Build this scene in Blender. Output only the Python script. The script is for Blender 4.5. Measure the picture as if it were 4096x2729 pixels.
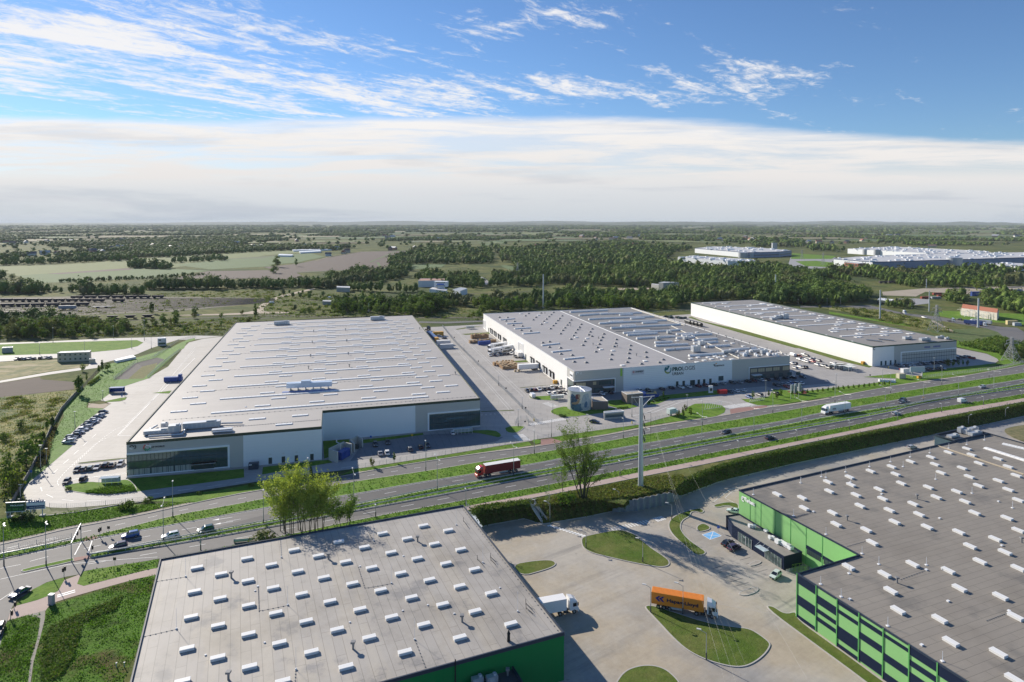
import bpy, bmesh, math, random, re
import numpy as np
from mathutils import Vector, Matrix, noise
from mathutils.geometry import tessellate_polygon
R=math.radians
for o in list(bpy.data.objects): bpy.data.objects.remove(o)
SC=bpy.context.scene; COL=SC.collection
# ---------------- camera ----------------
HC=90.; F0=2600.; HZ=888.; PIT=R(1.5)
cam=bpy.data.objects.new('camera',bpy.data.cameras.new('camera')); COL.objects.link(cam)
cam.location=(0,0,HC); cam.rotation_euler=(math.pi/2-PIT,0,0)
cam.data.sensor_width=36; cam.data.lens=F0/4096*36; cam.data.shift_y=-(1364.5-HZ-F0*math.tan(PIT))/4096
cam.data.clip_end=90000; cam.data.clip_start=1; SC.camera=cam
# ---------------- light ----------------
SUN_AZ=-45.; SUN_EL=25.5     # azimuth clockwise from +Y
sd=Vector((math.sin(R(SUN_AZ))*math.cos(R(SUN_EL)),math.cos(R(SUN_AZ))*math.cos(R(SUN_EL)),math.sin(R(SUN_EL))))
sl=bpy.data.lights.new('sun','SUN'); sl.energy=5.0; sl.angle=R(.5); sl.color=(1,.915,.79)
so=bpy.data.objects.new('sun',sl); COL.objects.link(so); so.rotation_euler=sd.to_track_quat('Z','Y').to_euler(); so.location=(0,0,200)
SC.view_settings.view_transform='Standard'; SC.view_settings.look='None'; SC.view_settings.exposure=0.53; SC.view_settings.gamma=1
W=bpy.data.worlds.new("World"); SC.world=W; W.use_nodes=True
def nd(nt,t,**k):
    n=nt.nodes.new(t)
    for a,b in k.items():
        if a in n.inputs: n.inputs[a].default_value=b
        else: setattr(n,a,b)
    return n
def world():
    nt=W.node_tree; nt.nodes.clear(); L=nt.links.new
    def mth(op,a,b=None,c=None,clamp=False):
        n=nd(nt,'ShaderNodeMath',operation=op); n.use_clamp=clamp
        for i,x in enumerate((a,b,c)):
            if x is None: continue
            if isinstance(x,(int,float)): n.inputs[i].default_value=x
            else: L(x,n.inputs[i])
        return n.outputs[0]
    def noi(vec,sc,det,rough,sx,sy,lac=2.,dist=0.):
        m=nd(nt,'ShaderNodeMapping'); m.inputs['Scale'].default_value=(sx,sy,1); L(vec,m.inputs['Vector'])
        n=nd(nt,'ShaderNodeTexNoise',Scale=sc,Detail=det,Roughness=rough,Distortion=dist,Lacunarity=lac); L(m.outputs[0],n.inputs['Vector']); return n.outputs['Fac']
    def ramp(x,a,b):
        n=nd(nt,'ShaderNodeMapRange',interpolation_type='SMOOTHSTEP'); n.inputs['From Min'].default_value=a; n.inputs['From Max'].default_value=b
        L(x,n.inputs['Value']); return n.outputs[0]
    out=nd(nt,'ShaderNodeOutputWorld'); bg=nd(nt,'ShaderNodeBackground'); L(bg.outputs[0],out.inputs[0])
    sky=nd(nt,'ShaderNodeTexSky',sky_type='NISHITA'); sky.sun_disc=False; sky.sun_elevation=R(SUN_EL); sky.sun_rotation=R(SUN_AZ)
    sky.altitude=100; sky.air_density=1.0; sky.dust_density=.05; sky.ozone_density=2.0
    tc=nd(nt,'ShaderNodeTexCoord'); sp=nd(nt,'ShaderNodeSeparateXYZ'); L(tc.outputs['Generated'],sp.inputs[0])
    z=mth('MAXIMUM',sp.outputs[2],0.0); zz=mth('ADD',z,.035)
    cx=mth('DIVIDE',sp.outputs[0],zz); cy=mth('DIVIDE',sp.outputs[1],zz)
    cb=nd(nt,'ShaderNodeCombineXYZ'); L(cx,cb.inputs[0]); L(cy,cb.inputs[1])
    rt=nd(nt,'ShaderNodeMapping'); rt.inputs['Rotation'].default_value=(0,0,R(CLROT)); L(cb.outputs[0],rt.inputs['Vector']); v=rt.outputs[0]
    yy=mth('MAXIMUM',sp.outputs[1],.15); az=mth('DIVIDE',sp.outputs[0],yy); el=mth('DIVIDE',z,yy)      # tangents of azimuth and elevation
    ae=nd(nt,'ShaderNodeCombineXYZ'); L(az,ae.inputs[0]); L(el,ae.inputs[1]); v2=ae.outputs[0]
    big=noi(v,.55,3,.5,1,.8,dist=.4); st=noi(v,1.25,9,.60,.75,2.6,dist=.7); fine=noi(v,6.5,10,.74,1,1.5,dist=.6)
    def bump_(x,c,w): return mth('POWER',2.718,mth('MULTIPLY',mth('POWER',mth('DIVIDE',mth('SUBTRACT',x,c),w),2.),-1.))
    def patch_(a0,e0,wa,we,k): return mth('MULTIPLY',mth('MULTIPLY',bump_(az,a0,wa),bump_(el,e0,we)),k)
    cov=mth('ADD',patch_(-.6,.25,.46,.10,.36),patch_(.36,.215,.20,.045,.24)); cov=mth('ADD',cov,patch_(.05,.31,.18,.03,.2)); cov=mth('ADD',cov,patch_(-.10,.195,.28,.035,.26)); cov=mth('ADD',cov,patch_(-.75,.32,.3,.06,.1))
    a=mth('ADD',mth('MULTIPLY',st,1.0),mth('MULTIPLY',fine,.8)); a=mth('ADD',a,mth('MULTIPLY',big,.30)); a=mth('ADD',a,cov)
    a=mth('MULTIPLY',ramp(a,1.20,1.50),.95)
    # low bank of stratus
    edge=mth('ADD',el,mth('MULTIPLY',mth('SUBTRACT',noi(v2,7,7,.62,.35,2.2),.5),.035)); edge=mth('ADD',edge,mth('MULTIPLY',ramp(az,.1,.8),.036))
    bank=ramp(edge,.166,.148)
    bt=noi(v2,11,9,.66,.3,4.2,dist=.5); bankm=mth('MULTIPLY',bank,mth('ADD',.60,mth('MULTIPLY',ramp(bt,.36,.58),.40)))
    bankm=mth('MAXIMUM',bankm,mth('MULTIPLY',ramp(el,.115,.06),.97)); m=mth('MAXIMUM',a,bankm)
    cc=nd(nt,'ShaderNodeValToRGB'); r_=cc.color_ramp; r_.elements[0].position=0; r_.elements[0].color=(.50,.545,.60,1); r_.elements[1].position=1; r_.elements[1].color=(.80,.79,.79,1)
    for p_,c_ in ((.10,(.55,.58,.62,1)),(.30,(.63,.64,.66,1)),(.42,(.71,.69,.68,1)),(.75,(.77,.745,.725,1))): e_=r_.elements.new(p_); e_.color=c_
    L(mth('MULTIPLY',el,6.2,clamp=True),cc.inputs[0])
    sc_=nd(nt,'ShaderNodeMixRGB',blend_type='MULTIPLY'); sc_.inputs[0].default_value=1; sc_.inputs[2].default_value=(CLB,CLB,CLB,1); L(cc.outputs[0],sc_.inputs[1])
    gr=nd(nt,'ShaderNodeMixRGB',blend_type='MULTIPLY'); gr.inputs[2].default_value=(.80,.83,.88,1); L(sc_.outputs[0],gr.inputs[1]); L(mth('MULTIPLY',mth('MULTIPLY',ramp(noi(v2,6,6,.6,.3,3.2,dist=.3),.50,.64),bank),.75),gr.inputs[0])
    mx=nd(nt,'ShaderNodeMixRGB'); L(m,mx.inputs[0])
    sk=nd(nt,'ShaderNodeMixRGB',blend_type='MULTIPLY'); sk.inputs[0].default_value=1; sk.inputs[2].default_value=SKT; L(sky.outputs[0],sk.inputs[1])
    L(sk.outputs[0],mx.inputs[1]); L(gr.outputs[0],mx.inputs[2]); L(mx.outputs[0],bg.inputs['Color']); bg.inputs['Strength'].default_value=.1
    W.cycles.sampling_method='MANUAL'; W.cycles.sample_map_resolution=1024
CLROT=-48.5; CLB=8.1; SKT=(.52,.66,.85,1); HAZE=3.0e-5
world()
# ---------------- pixel to place helpers (source photograph pixels, tiles of it) ----------------
T={}
for n,o in dict(A=(0,1220),B=(0,1720),C=(0,2209),D=(700,1720),E=(1400,1720),F=(1650,1220),G=(2400,1220),H=(2100,1500),I=(3316,1220),J=(2780,1400),K=(2550,1950),L=(1900,1950)).items(): T[n]=(o[0],o[1],3.0154)
T['M']=(2500,2209,1.7231);T['N']=(3400,950,1.931)
for n,o in dict(a=(0,1250),b=(1000,1250),c=(2000,1250),d=(3000,1250)).items(): T[n]=(o[0],o[1],1.8445)
for n,o in dict(e=(0,1900),f=(1000,1900),g=(2000,1900),h=(3000,1900)).items(): T[n]=(o[0],o[1],1.8916)
for n,o in dict(q=(0,850),r=(1000,850),s=(2000,850),t=(3000,850)).items(): T[n]=(o[0],o[1],2.14)
T['W']=(0,0,0.57446);T['S']=(0,0,1.)
def px(s): return [(T[a][0]+float(u)/T[a][2],T[a][1]+float(v)/T[a][2]) for a,u,v in re.findall(r'([A-Za-z])(-?[\d.]+),(-?[\d.]+)',s)]
def ray(x,y):
    b=(HZ+F0*math.tan(PIT)-y)/F0
    return Vector(((x-2048)/F0, math.cos(PIT)+b*math.sin(PIT), -math.sin(PIT)+b*math.cos(PIT)))
def gp(x,y,z=0.):
    r=ray(x,y); t=(z-HC)/r.z; return (r.x*t,r.y*t)
def g(s,z=0.): return [gp(x,y,z) for x,y in px(s)]
def g1(s,z=0.): return g(s,z)[0]
def top_z(base,topy):      # height of a point straight above base that shows at photograph row topy
    Y=base[1]; b=(HZ+F0*math.tan(PIT)-topy)/F0
    k=(-math.sin(PIT)+b*math.cos(PIT))/(math.cos(PIT)+b*math.sin(PIT)); return HC+k*Y
def smooth(P,n=2,closed=True):
    for _ in range(n):
        Q=[]; N=len(P)
        rng=range(N) if closed else range(N-1)
        if not closed: Q.append(P[0])
        for i in rng:
            a=P[i]; b=P[(i+1)%N]
            Q+= [(a[0]*.75+b[0]*.25,a[1]*.75+b[1]*.25),(a[0]*.25+b[0]*.75,a[1]*.25+b[1]*.75)]
        if not closed: Q.append(P[-1])
        P=Q
    return P
def inside(p,P):
    c=False; x,y=p; j=len(P)-1
    for i in range(len(P)):
        xi,yi=P[i]; xj,yj=P[j]
        if (yi>y)!=(yj>y) and x<(xj-xi)*(y-yi)/(yj-yi)+xi: c=not c
        j=i
    return c
def ccw(P):
    a=sum(P[i][0]*P[(i+1)%len(P)][1]-P[(i+1)%len(P)][0]*P[i][1] for i in range(len(P)))
    return list(P) if a>0 else list(P)[::-1]
# ---------------- materials ----------------
MATS={}
def mat(name,c,rough=.7,var=0,vs=.3,metal=0,spec=.5,c2=None,bump=0,bs=2.,kind=None,th=0,sx=10,sy=1,seam=.12,dirt=0,trans=0,coat=0,emit=0,objcol=False,layers=(),streak=0,msize=.012):
    if name in MATS: return MATS[name]
    m=bpy.data.materials.new(name); m.use_nodes=True; nt=m.node_tree; L=nt.links.new; b=nt.nodes['Principled BSDF']
    b.inputs['Roughness'].default_value=rough; b.inputs['Metallic'].default_value=metal; b.inputs['Specular IOR Level'].default_value=spec
    if coat: b.inputs['Coat Weight'].default_value=coat
    geo=nd(nt,'ShaderNodeNewGeometry'); mp=nd(nt,'ShaderNodeMapping'); mp.inputs['Rotation'].default_value=(0,0,R(-th)); L(geo.outputs['Position'],mp.inputs['Vector'])
    V=mp.outputs[0]
    def no(sc,det=5,ro=.6,stretch=None):
        n=nd(nt,'ShaderNodeTexNoise',Scale=sc,Detail=det,Roughness=ro)
        if stretch:
            q=nd(nt,'ShaderNodeMapping'); q.inputs['Scale'].default_value=stretch; L(V,q.inputs['Vector']); L(q.outputs[0],n.inputs['Vector'])
        else: L(V,n.inputs['Vector'])
        return n.outputs['Fac']
    def mr(x,a,bb,c0=0,c1=1):
        n=nd(nt,'ShaderNodeMapRange'); n.inputs['From Min'].default_value=a; n.inputs['From Max'].default_value=bb; n.inputs['To Min'].default_value=c0; n.inputs['To Max'].default_value=c1; L(x,n.inputs['Value']); return n.outputs[0]
    def mixc(f,a,bb,bt='MIX'):
        n=nd(nt,'ShaderNodeMixRGB',blend_type=bt)
        for i,x in ((0,f),(1,a),(2,bb)):
            if isinstance(x,(int,float)): n.inputs[i].default_value=x
            elif isinstance(x,tuple): n.inputs[i].default_value=(x+(1,))[:4]
            else: L(x,n.inputs[i])
        return n.outputs[0]
    c=tuple(c)
    if objcol:
        oi=nd(nt,'ShaderNodeObjectInfo'); col=oi.outputs['Color']
    else: col=mixc(0,c,c)
    if c2: col=mixc(mr(no(vs,6,.65),.38,.62),col,tuple(c2))
    for (lc,sc,lo,hi,st) in layers: col=mixc(mr(no(sc,6,.62,st),lo,hi),col,tuple(lc))
    if var: col=mixc(1,col,mixc(no(vs*3.1 if c2 else vs,7,.68),tuple([1-var]*3),tuple([1+var]*3)),'MULTIPLY')
    if streak: col=mixc(mr(no(.5,6,.7,(.06,1.6,1)),.35,.65,0,streak),col,mixc(1,col,(.72,.72,.74),'MULTIPLY'))
    if dirt: col=mixc(mr(no(.06,8,.7),.45,.72,0,dirt),col,mixc(1,col,(.62,.6,.56),'MULTIPLY'))
    if kind=='seams':
        bk=nd(nt,'ShaderNodeTexBrick'); bk.inputs['Scale'].default_value=1; bk.inputs['Brick Width'].default_value=sx; bk.inputs['Row Height'].default_value=sy
        bk.inputs['Mortar Size'].default_value=msize*sy*3; bk.inputs['Mortar Smooth'].default_value=.3; bk.inputs['Color1'].default_value=(1,1,1,1); bk.inputs['Color2'].default_value=(.95,.95,.96,1); bk.inputs['Mortar'].default_value=(1-seam,)*3+(1,)
        L(V,bk.inputs['Vector']); col=mixc(1,col,bk.outputs['Color'],'MULTIPLY')
    if kind=='zl' or kind=='vl':   # panel joints on walls: horizontal (zl) lines
        sp=nd(nt,'ShaderNodeSeparateXYZ'); L(V,sp.inputs[0])
        src=sp.outputs[2]
        if kind=='vl':
            ad=nd(nt,'ShaderNodeMath',operation='ADD'); L(sp.outputs[0],ad.inputs[0]); L(sp.outputs[1],ad.inputs[1]); src=ad.outputs[0]
        q=nd(nt,'ShaderNodeMath',operation='PINGPONG'); q.inputs[1].default_value=sy/2; L(src,q.inputs[0])
        col=mixc(mr(q.outputs[0],0,.07,seam,0),col,mixc(1,col,(.5,.5,.5),'MULTIPLY'))
    L(col,b.inputs['Base Color'])
    if emit: b.inputs['Emission Color'].default_value=c+(1,); b.inputs['Emission Strength'].default_value=emit
    if bump:
        bp=nd(nt,'ShaderNodeBump',Strength=1.,Distance=bump); L(no(bs,6,.7),bp.inputs['Height']); L(bp.outputs[0],b.inputs['Normal'])
    if trans:
        tr=nd(nt,'ShaderNodeBsdfTranslucent'); L(mixc(1,col,(1.,1.,1.) if 'skylight' in name else (1.25,1.3,.55),'MULTIPLY'),tr.inputs['Color'])
        mx=nd(nt,'ShaderNodeMixShader'); mx.inputs[0].default_value=trans; L(b.outputs[0],mx.inputs[1]); L(tr.outputs[0],mx.inputs[2])
        L(mx.outputs[0],nt.nodes['Material Output'].inputs[0])
    MATS[name]=m; return m
def leafmat(name,c,c2,trans=.3,rnd=.35,vs=.12):
    m=mat(name,c,rough=.75,var=.3,vs=vs,c2=c2,trans=trans,spec=.08)
    nt=m.node_tree; L=nt.links.new; b=nt.nodes['Principled BSDF']
    # each tree a little different
    oi=nd(nt,'ShaderNodeObjectInfo'); mr=nd(nt,'ShaderNodeMapRange'); mr.inputs['To Min'].default_value=1-rnd; mr.inputs['To Max'].default_value=1+rnd; L(oi.outputs['Random'],mr.inputs['Value'])
    lk=b.inputs['Base Color'].links[0]; src=lk.from_socket
    x=nd(nt,'ShaderNodeMixRGB',blend_type='MULTIPLY'); x.inputs[0].default_value=1; L(src,x.inputs[1]); L(mr.outputs[0],x.inputs[2]); L(x.outputs[0],b.inputs['Base Color'])
    return m
# ---------------- mesh builder ----------------
class MB:
    def __init__(s): s.v=[]; s.f=[]; s.m=[]
    def face(s,pts,mi=0):
        n=len(s.v); s.v+=[tuple(p) for p in pts]; s.f.append(tuple(range(n,n+len(pts)))); s.m.append(mi); return s
    def prism(s,P,z0,z1,mi=0,mt=None,bottom=False):
        P=ccw([(p[0],p[1]) for p in P]); n=len(s.v); N=len(P)
        s.v+=[(x,y,z0) for x,y in P]+[(x,y,z1) for x,y in P]
        for i in range(N):
            j=(i+1)%N; s.f.append((n+i,n+j,n+N+j,n+N+i)); s.m.append(mi)
        s.f.append(tuple(range(n+N,n+2*N))); s.m.append(mi if mt is None else mt)
        if bottom: s.f.append(tuple(range(n+N-1,n-1,-1))); s.m.append(mi)
        return s
    def box(s,x,y,z,sx,sy,sz,rot=0,mi=0,taper=1.):
        c,q=math.cos(rot),math.sin(rot); n=len(s.v)
        for k,(zz,t) in enumerate(((z,1),(z+sz,taper))):
            for a,b in ((-1,-1),(1,-1),(1,1),(-1,1)):
                X=a*sx/2*t; Y=b*sy/2*t; s.v.append((x+X*c-Y*q,y+X*q+Y*c,zz))
        for f in ((0,3,2,1),(4,5,6,7),(0,1,5,4),(1,2,6,5),(2,3,7,6),(3,0,4,7)): s.f.append(tuple(n+i for i in f)); s.m.append(mi)
        return s
    def hexa(s,b,t,mi=0):   # 4 bottom pts, 4 top pts (ccw from above)
        n=len(s.v); s.v+=[tuple(p) for p in b]+[tuple(p) for p in t]
        for f in ((0,3,2,1),(4,5,6,7),(0,1,5,4),(1,2,6,5),(2,3,7,6),(3,0,4,7)): s.f.append(tuple(n+i for i in f)); s.m.append(mi)
        return s
    def bar(s,p,q,w,h=None,mi=0):
        p=Vector(p); q=Vector(q); d=(q-p); 
        if d.length<1e-6: return s
        d.normalize(); u=d.cross(Vector((0,0,1)));
        if u.length<1e-3: u=Vector((1,0,0))
        u.normalize(); v=u.cross(d); h=h or w; n=len(s.v)
        for c in (p,q):
            for a,b in ((-1,-1),(1,-1),(1,1),(-1,1)): s.v.append(tuple(c+u*a*w/2+v*b*h/2))
        for f in ((0,3,2,1),(4,5,6,7),(0,1,5,4),(1,2,6,5),(2,3,7,6),(3,0,4,7)): s.f.append(tuple(n+i for i in f)); s.m.append(mi)
        return s
    def tube(s,p,q,r0,r1=None,n=8,mi=0,cap=True):
        p=Vector(p); q=Vector(q); d=(q-p).normalized(); r1=r0 if r1 is None else r1
        u=d.cross(Vector((0,0,1)));
        if u.length<1e-3: u=Vector((1,0,0))
        u.normalize(); v=u.cross(d); k=len(s.v)
        for c,r in ((p,r0),(q,r1)):
            for i in range(n):
                a=2*math.pi*i/n; s.v.append(tuple(c+u*math.cos(a)*r+v*math.sin(a)*r))
        for i in range(n):
            j=(i+1)%n; s.f.append((k+i,k+n+i,k+n+j,k+j)); s.m.append(mi)
        if cap: s.f.append(tuple(k+n+n-1-i for i in range(n))); s.m.append(mi); s.f.append(tuple(k+i for i in range(n))); s.m.append(mi)
        return s
    def strip(s,P,w,z0,z1,mi=0,closed=False,off=0):
        n=len(P)
        if n<2: return s
        L_=[];R_=[]
        for i in range(n):
            a=P[(i-1)%n] if (closed or i>0) else P[i]; b=P[(i+1)%n] if (closed or i<n-1) else P[i]
            dx,dy=b[0]-a[0],b[1]-a[1]; l=math.hypot(dx,dy) or 1; nx,ny=-dy/l,dx/l
            L_.append((P[i][0]+nx*(w/2+off),P[i][1]+ny*(w/2+off))); R_.append((P[i][0]-nx*(w/2-off),P[i][1]-ny*(w/2-off)))
        k=len(s.v)
        for i in range(n): s.v+=[(*L_[i],z1),(*R_[i],z1),(*R_[i],z0),(*L_[i],z0)]
        for i in range(n if closed else n-1):
            a=k+4*i; b=k+4*((i+1)%n)
            s.f+=[(a,a+1,b+1,b),(a+1,a+2,b+2,b+1),(a+3,a,b,b+3)]; s.m+=[mi]*3
        return s
    def add(s,o,M=None,mi=0):
        n=len(s.v); s.v+=[tuple(M@Vector(v)) if M else v for v in o.v]; s.f+=[tuple(n+i for i in f) for f in o.f]; s.m+=[x+mi for x in o.m]; return s
    def dotted(s,P,z,wd=.17,wn=.025,h=.12,mi=0):
        # one connected thin cable that widens into a block at every point
        n=len(s.v); sec=[]
        for i,p in enumerate(P):
            a=P[max(0,i-1)]; b=P[min(len(P)-1,i+1)]; d=Vector((b[0]-a[0],b[1]-a[1])).normalized(); q=Vector((p[0],p[1])); nn=Vector((-d.y,d.x))
            for off,w,zz in ((-wd-.01,wn,z+.03),(-wd,wd,z+h),(wd,wd,z+h),(wd+.01,wn,z+.03)): c=q+d*off; sec.append((c,nn,w,zz))
        for c,nn,w,zz in sec: s.v+=[(c.x+nn.x*w,c.y+nn.y*w,zz),(c.x-nn.x*w,c.y-nn.y*w,zz),(c.x-nn.x*w,c.y-nn.y*w,z),(c.x+nn.x*w,c.y+nn.y*w,z)]
        for i in range(len(sec)-1):
            a=n+4*i; b=a+4; s.f+=[(a+1,a,b,b+1)[::-1],(a+2,a+1,b+1,b+2)[::-1],(a,a+3,b+3,b)[::-1]]; s.m+=[mi]*3
        return s
    def build(s,name,mats,parent=None,org=(0,0,0),smooth=False,kind=None):
        me=bpy.data.meshes.new(name); ox,oy,oz=(list(org)+[0])[:3]
        me.from_pydata([(x-ox,y-oy,z-oz) for x,y,z in s.v],[],s.f)
        if not isinstance(mats,(list,tuple)): mats=[mats]
        for m in mats: me.materials.append(m)
        if len(mats)>1: me.polygons.foreach_set('material_index',s.m)
        if smooth: me.polygons.foreach_set('use_smooth',[True]*len(me.polygons))
        me.update(); o=bpy.data.objects.new(name,me); COL.objects.link(o)
        if parent: o.parent=parent
        else: o.location=(ox,oy,oz)
        if kind: o['kind']=kind
        return o
def tag(o,label,cat,group=None):
    o['label']=label; o['category']=cat
    if group: o['group']=group
    return o
def thing(name,label,cat,loc,rz=0,group=None):
    o=bpy.data.objects.new(name,None); COL.objects.link(o); o.empty_display_size=1
    o.location=(list(loc)+[0])[:3]; o.rotation_euler=(0,0,rz); return tag(o,label,cat,group)
def dup(r,loc,rz,label,group=None,cat=None,color=None,scale=None):
    n=r.copy(); COL.objects.link(n); n.location=(list(loc)+[0])[:3]; n.rotation_euler=(0,0,rz); n['label']=label
    if group: n['group']=group
    if cat: n['category']=cat
    if scale: n.scale=scale
    if color: n.color=color
    for c in list(r.children):
        k=c.copy(); COL.objects.link(k); k.parent=n
        if color and 'fixed' not in k: k.color=color
        for d in list(c.children):
            q=d.copy(); COL.objects.link(q); q.parent=k
            if color and 'fixed' not in q: q.color=color
    return n
def textmesh(txt,size,bold=0.,ext=.02):
    cu=bpy.data.curves.new('txt','FONT'); cu.body=txt; cu.size=size; cu.extrude=ext; cu.offset=bold; cu.align_x='LEFT'; cu.resolution_u=2
    o=bpy.data.objects.new('txt',cu); COL.objects.link(o); dg=bpy.context.evaluated_depsgraph_get(); dg.update()
    me=bpy.data.meshes.new_from_object(o.evaluated_get(dg)); bpy.data.objects.remove(o); return me
def sign(txt,width,m,parent,O,ux,uz=Vector((0,0,1)),org=(0,0,0),bold=0,name='sign_lettering',height=None,label=None):
    # lettering whose lower left corner stands at O, running along ux, up along uz, as wide as width
    me=textmesh(txt,1.,bold); xs=[v.co.x for v in me.vertices]; ys=[v.co.y for v in me.vertices]; x0,x1,y0,y1=min(xs),max(xs),min(ys),max(ys)
    k=width/(x1-x0); ky=(height/(y1-y0)) if height else k; ux=Vector(ux).normalized(); uz=Vector(uz).normalized(); n=ux.cross(uz); O=Vector(O); og=Vector((list(org)+[0])[:3])
    for v in me.vertices:
        x,y,z=v.co; v.co=O-og+ux*((x-x0)*k)+uz*((y-y0)*ky)+n*(z*1.5+.04)
    me.materials.clear(); me.materials.append(m); o=bpy.data.objects.new(name,me); COL.objects.link(o); o.parent=parent
    if label: o['label']=label
    return o
class Wall:
    def __init__(s,p,q,n=None):
        s.p=Vector(p); d=Vector(q)-s.p; s.L=d.length; s.d=d.normalized(); s.n=Vector((s.d.y,-s.d.x))   # outward when the outline runs ccw
    def at(s,a,z,off=0): P=s.p+s.d*a+s.n*off; return (P.x,P.y,z)
    def hit(s,x,y):
        r=ray(x,y); # p + d a = r t  (xy)
        det=s.d.x*(-r.y)+s.d.y*r.x; b=-s.p; 
        a=(b.x*(-r.y)+b.y*r.x)/det; t=(s.p.x+s.d.x*a)/r.x if abs(r.x)>1e-4 else (s.p.y+s.d.y*a)/r.y
        return a,HC+r.z*t
    def h(s,t): return [s.hit(*p) for p in px(t)]
    def panel(s,mb,a0,a1,z0,z1,off0,off1,mi=0):
        mb.hexa([s.at(a0,z0,off1),s.at(a1,z0,off1),s.at(a1,z0,off0),s.at(a0,z0,off0)],[s.at(a0,z1,off1),s.at(a1,z1,off1),s.at(a1,z1,off0),s.at(a0,z1,off0)],mi); return mb
    @property
    def u(s): return Vector((s.d.x,s.d.y,0))
# ================= SETTING: ground, roads, yards =================
GREY=(.40,.40,.41)
m_mead=mat('meadow',(.10,.13,.035),rough=.95,c2=(.17,.16,.06),vs=.045,var=.45,layers=(((.05,.075,.02),.13,.5,.68,None),((.06,.085,.03),.012,.45,.6,None)),bump=.25,bs=.8,spec=.1)
m_grass=mat('grass_lawn',(.095,.20,.018),rough=.9,c2=(.15,.24,.035),vs=.12,var=.5,layers=(((.045,.085,.016),.5,.56,.72,None),),bump=.2,bs=1.3,spec=.12)
m_grassd=mat('grass_yard',(.075,.125,.018),rough=.9,c2=(.13,.15,.04),vs=.16,var=.5,bump=.16,bs=2.2,spec=.12)
m_rough=mat('grass_rough',(.095,.20,.024),rough=.95,c2=(.085,.15,.025),vs=.2,var=.55,layers=(((.11,.10,.035),.05,.53,.62,None),((.03,.05,.012),.11,.56,.7,None)),bump=.35,bs=1.,spec=.1)
m_asph=mat('asphalt',(.16,.153,.146),rough=.78,var=.18,vs=.5,streak=.5,th=14,dirt=.2,bump=.01,bs=6)
m_asph2=mat('asphalt_fresh',(.105,.102,.10),rough=.8,var=.14,vs=.4,streak=.3,th=18,bump=.008,bs=6)
m_conc=mat('concrete_slabs',(.415,.395,.365),rough=.72,var=.10,vs=.3,dirt=.45,streak=.6,th=-2,kind='seams',sx=6,sy=6,seam=.16,msize=.01)
m_pave=mat('paving_blocks',(.33,.315,.29),rough=.8,var=.14,vs=.6,dirt=.4,layers=(((.36,.325,.27),.05,.45,.62,None),))
m_yard=mat('yard_blocks',(.42,.385,.33),rough=.82,var=.18,vs=.9,dirt=.6,th=35,streak=.3,layers=(((.27,.255,.23),.16,.56,.72,(.12,1.6,1)),((.24,.23,.21),.5,.64,.75,None),((.42,.36,.27),.035,.46,.6,None),((.28,.275,.27),.02,.5,.66,None)),bump=.012,bs=5)
m_dpave=mat('grey_blocks',(.20,.20,.205),rough=.8,var=.14,vs=1.,dirt=.2)
m_pink=mat('pink_path',(.42,.325,.285),rough=.85,var=.12,vs=1.,dirt=.2)
m_red=mat('red_paving',(.30,.17,.145),rough=.85,var=.15,vs=.8,dirt=.3)
m_kerb=mat('kerb',(.42,.40,.37),rough=.8,var=.15,vs=1.5)
m_sand=mat('sandy_verge',(.36,.32,.26),rough=.95,var=.2,vs=.8,layers=(((.12,.14,.05),.5,.55,.7,None),))
m_dirt=mat('dirt_track',(.40,.33,.25),rough=.95,var=.2,vs=.2)
m_plough=mat('ploughed_soil',(.105,.078,.060),rough=.95,var=.3,vs=.08,streak=.9,th=25)
m_white=mat('white_paint',(.78,.78,.76),rough=.6,var=.12,vs=2.)
m_field=[mat('field_a',(.13,.165,.04),rough=.95,var=.2,vs=.02,streak=.5,th=12),mat('field_b',(.075,.135,.03),rough=.95,var=.2,vs=.02,streak=.5,th=12),mat('field_c',(.19,.17,.085),rough=.95,var=.15,vs=.02,streak=.4,th=10),mat('field_d',(.075,.105,.035),rough=.95,var=.25,vs=.03,streak=.4,th=10),m_plough]
YZ=-4.
def sheet(name,P,z,m,kind='structure'):
    P=ccw([(p[0],p[1]) for p in P]); mb=MB(); tr=tessellate_polygon([[Vector((x,y,0)) for x,y in P]])
    mb.v=[(x,y,z) for x,y in P]
    for t in tr:
        a,b,c=[Vector((P[i][0],P[i][1])) for i in t]
        if (b-a).cross(c-a)<0: t=(t[0],t[2],t[1])
        mb.f.append(tuple(t)); mb.m.append(0)
    o=mb.build(name,m); 
    if kind: o['kind']=kind
    return o
# --- yard hollow
crest="E1475,965 L0,262 L640,170 H100,1500 H600,1440 H1190,1568 H1250,1490 H1700,1392 H1800,1400 H1900,1290 H2100,1170 H2352,1075 J1000,1215 J2352,935 I2352,1172"
bottom="E1600,1165 L80,470 L600,377 L800,447 L1020,410 L1350,355 L1700,280 L2352,165 K560,90 H2340,1290 J390,1565 J1200,1370 J2352,1130 I1760,1470 I2352,1342"
CR=g(crest,0.); BT=g(bottom,YZ)
BLf=g("e1212,633 E1365,905 g485,1190 f1040,1568",6.)   # near left hall roof outline (recomputed below)
hole=CR+[(CR[-1][0]+300,CR[-1][1]+165),(700,-60),(-60,-60),(-40,150)]
def ground():
    out=[(-45000,-400),(45000,-400),(45000,60000),(-45000,60000)]
    h=ccw(hole)[::-1]
    tr=tessellate_polygon([[Vector((x,y,0)) for x,y in out],[Vector((x,y,0)) for x,y in h]]); A=out+h; mb=MB(); mb.v=[(x,y,0) for x,y in A]
    for t in tr:
        a,b,c=[Vector(A[i]) for i in t]
        if (b-a).cross(c-a)<0: t=(t[0],t[2],t[1])
        mb.f.append(tuple(t)); mb.m.append(0)
    o=mb.build('ground',m_mead); o['kind']='structure'; return o
ground()
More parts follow.
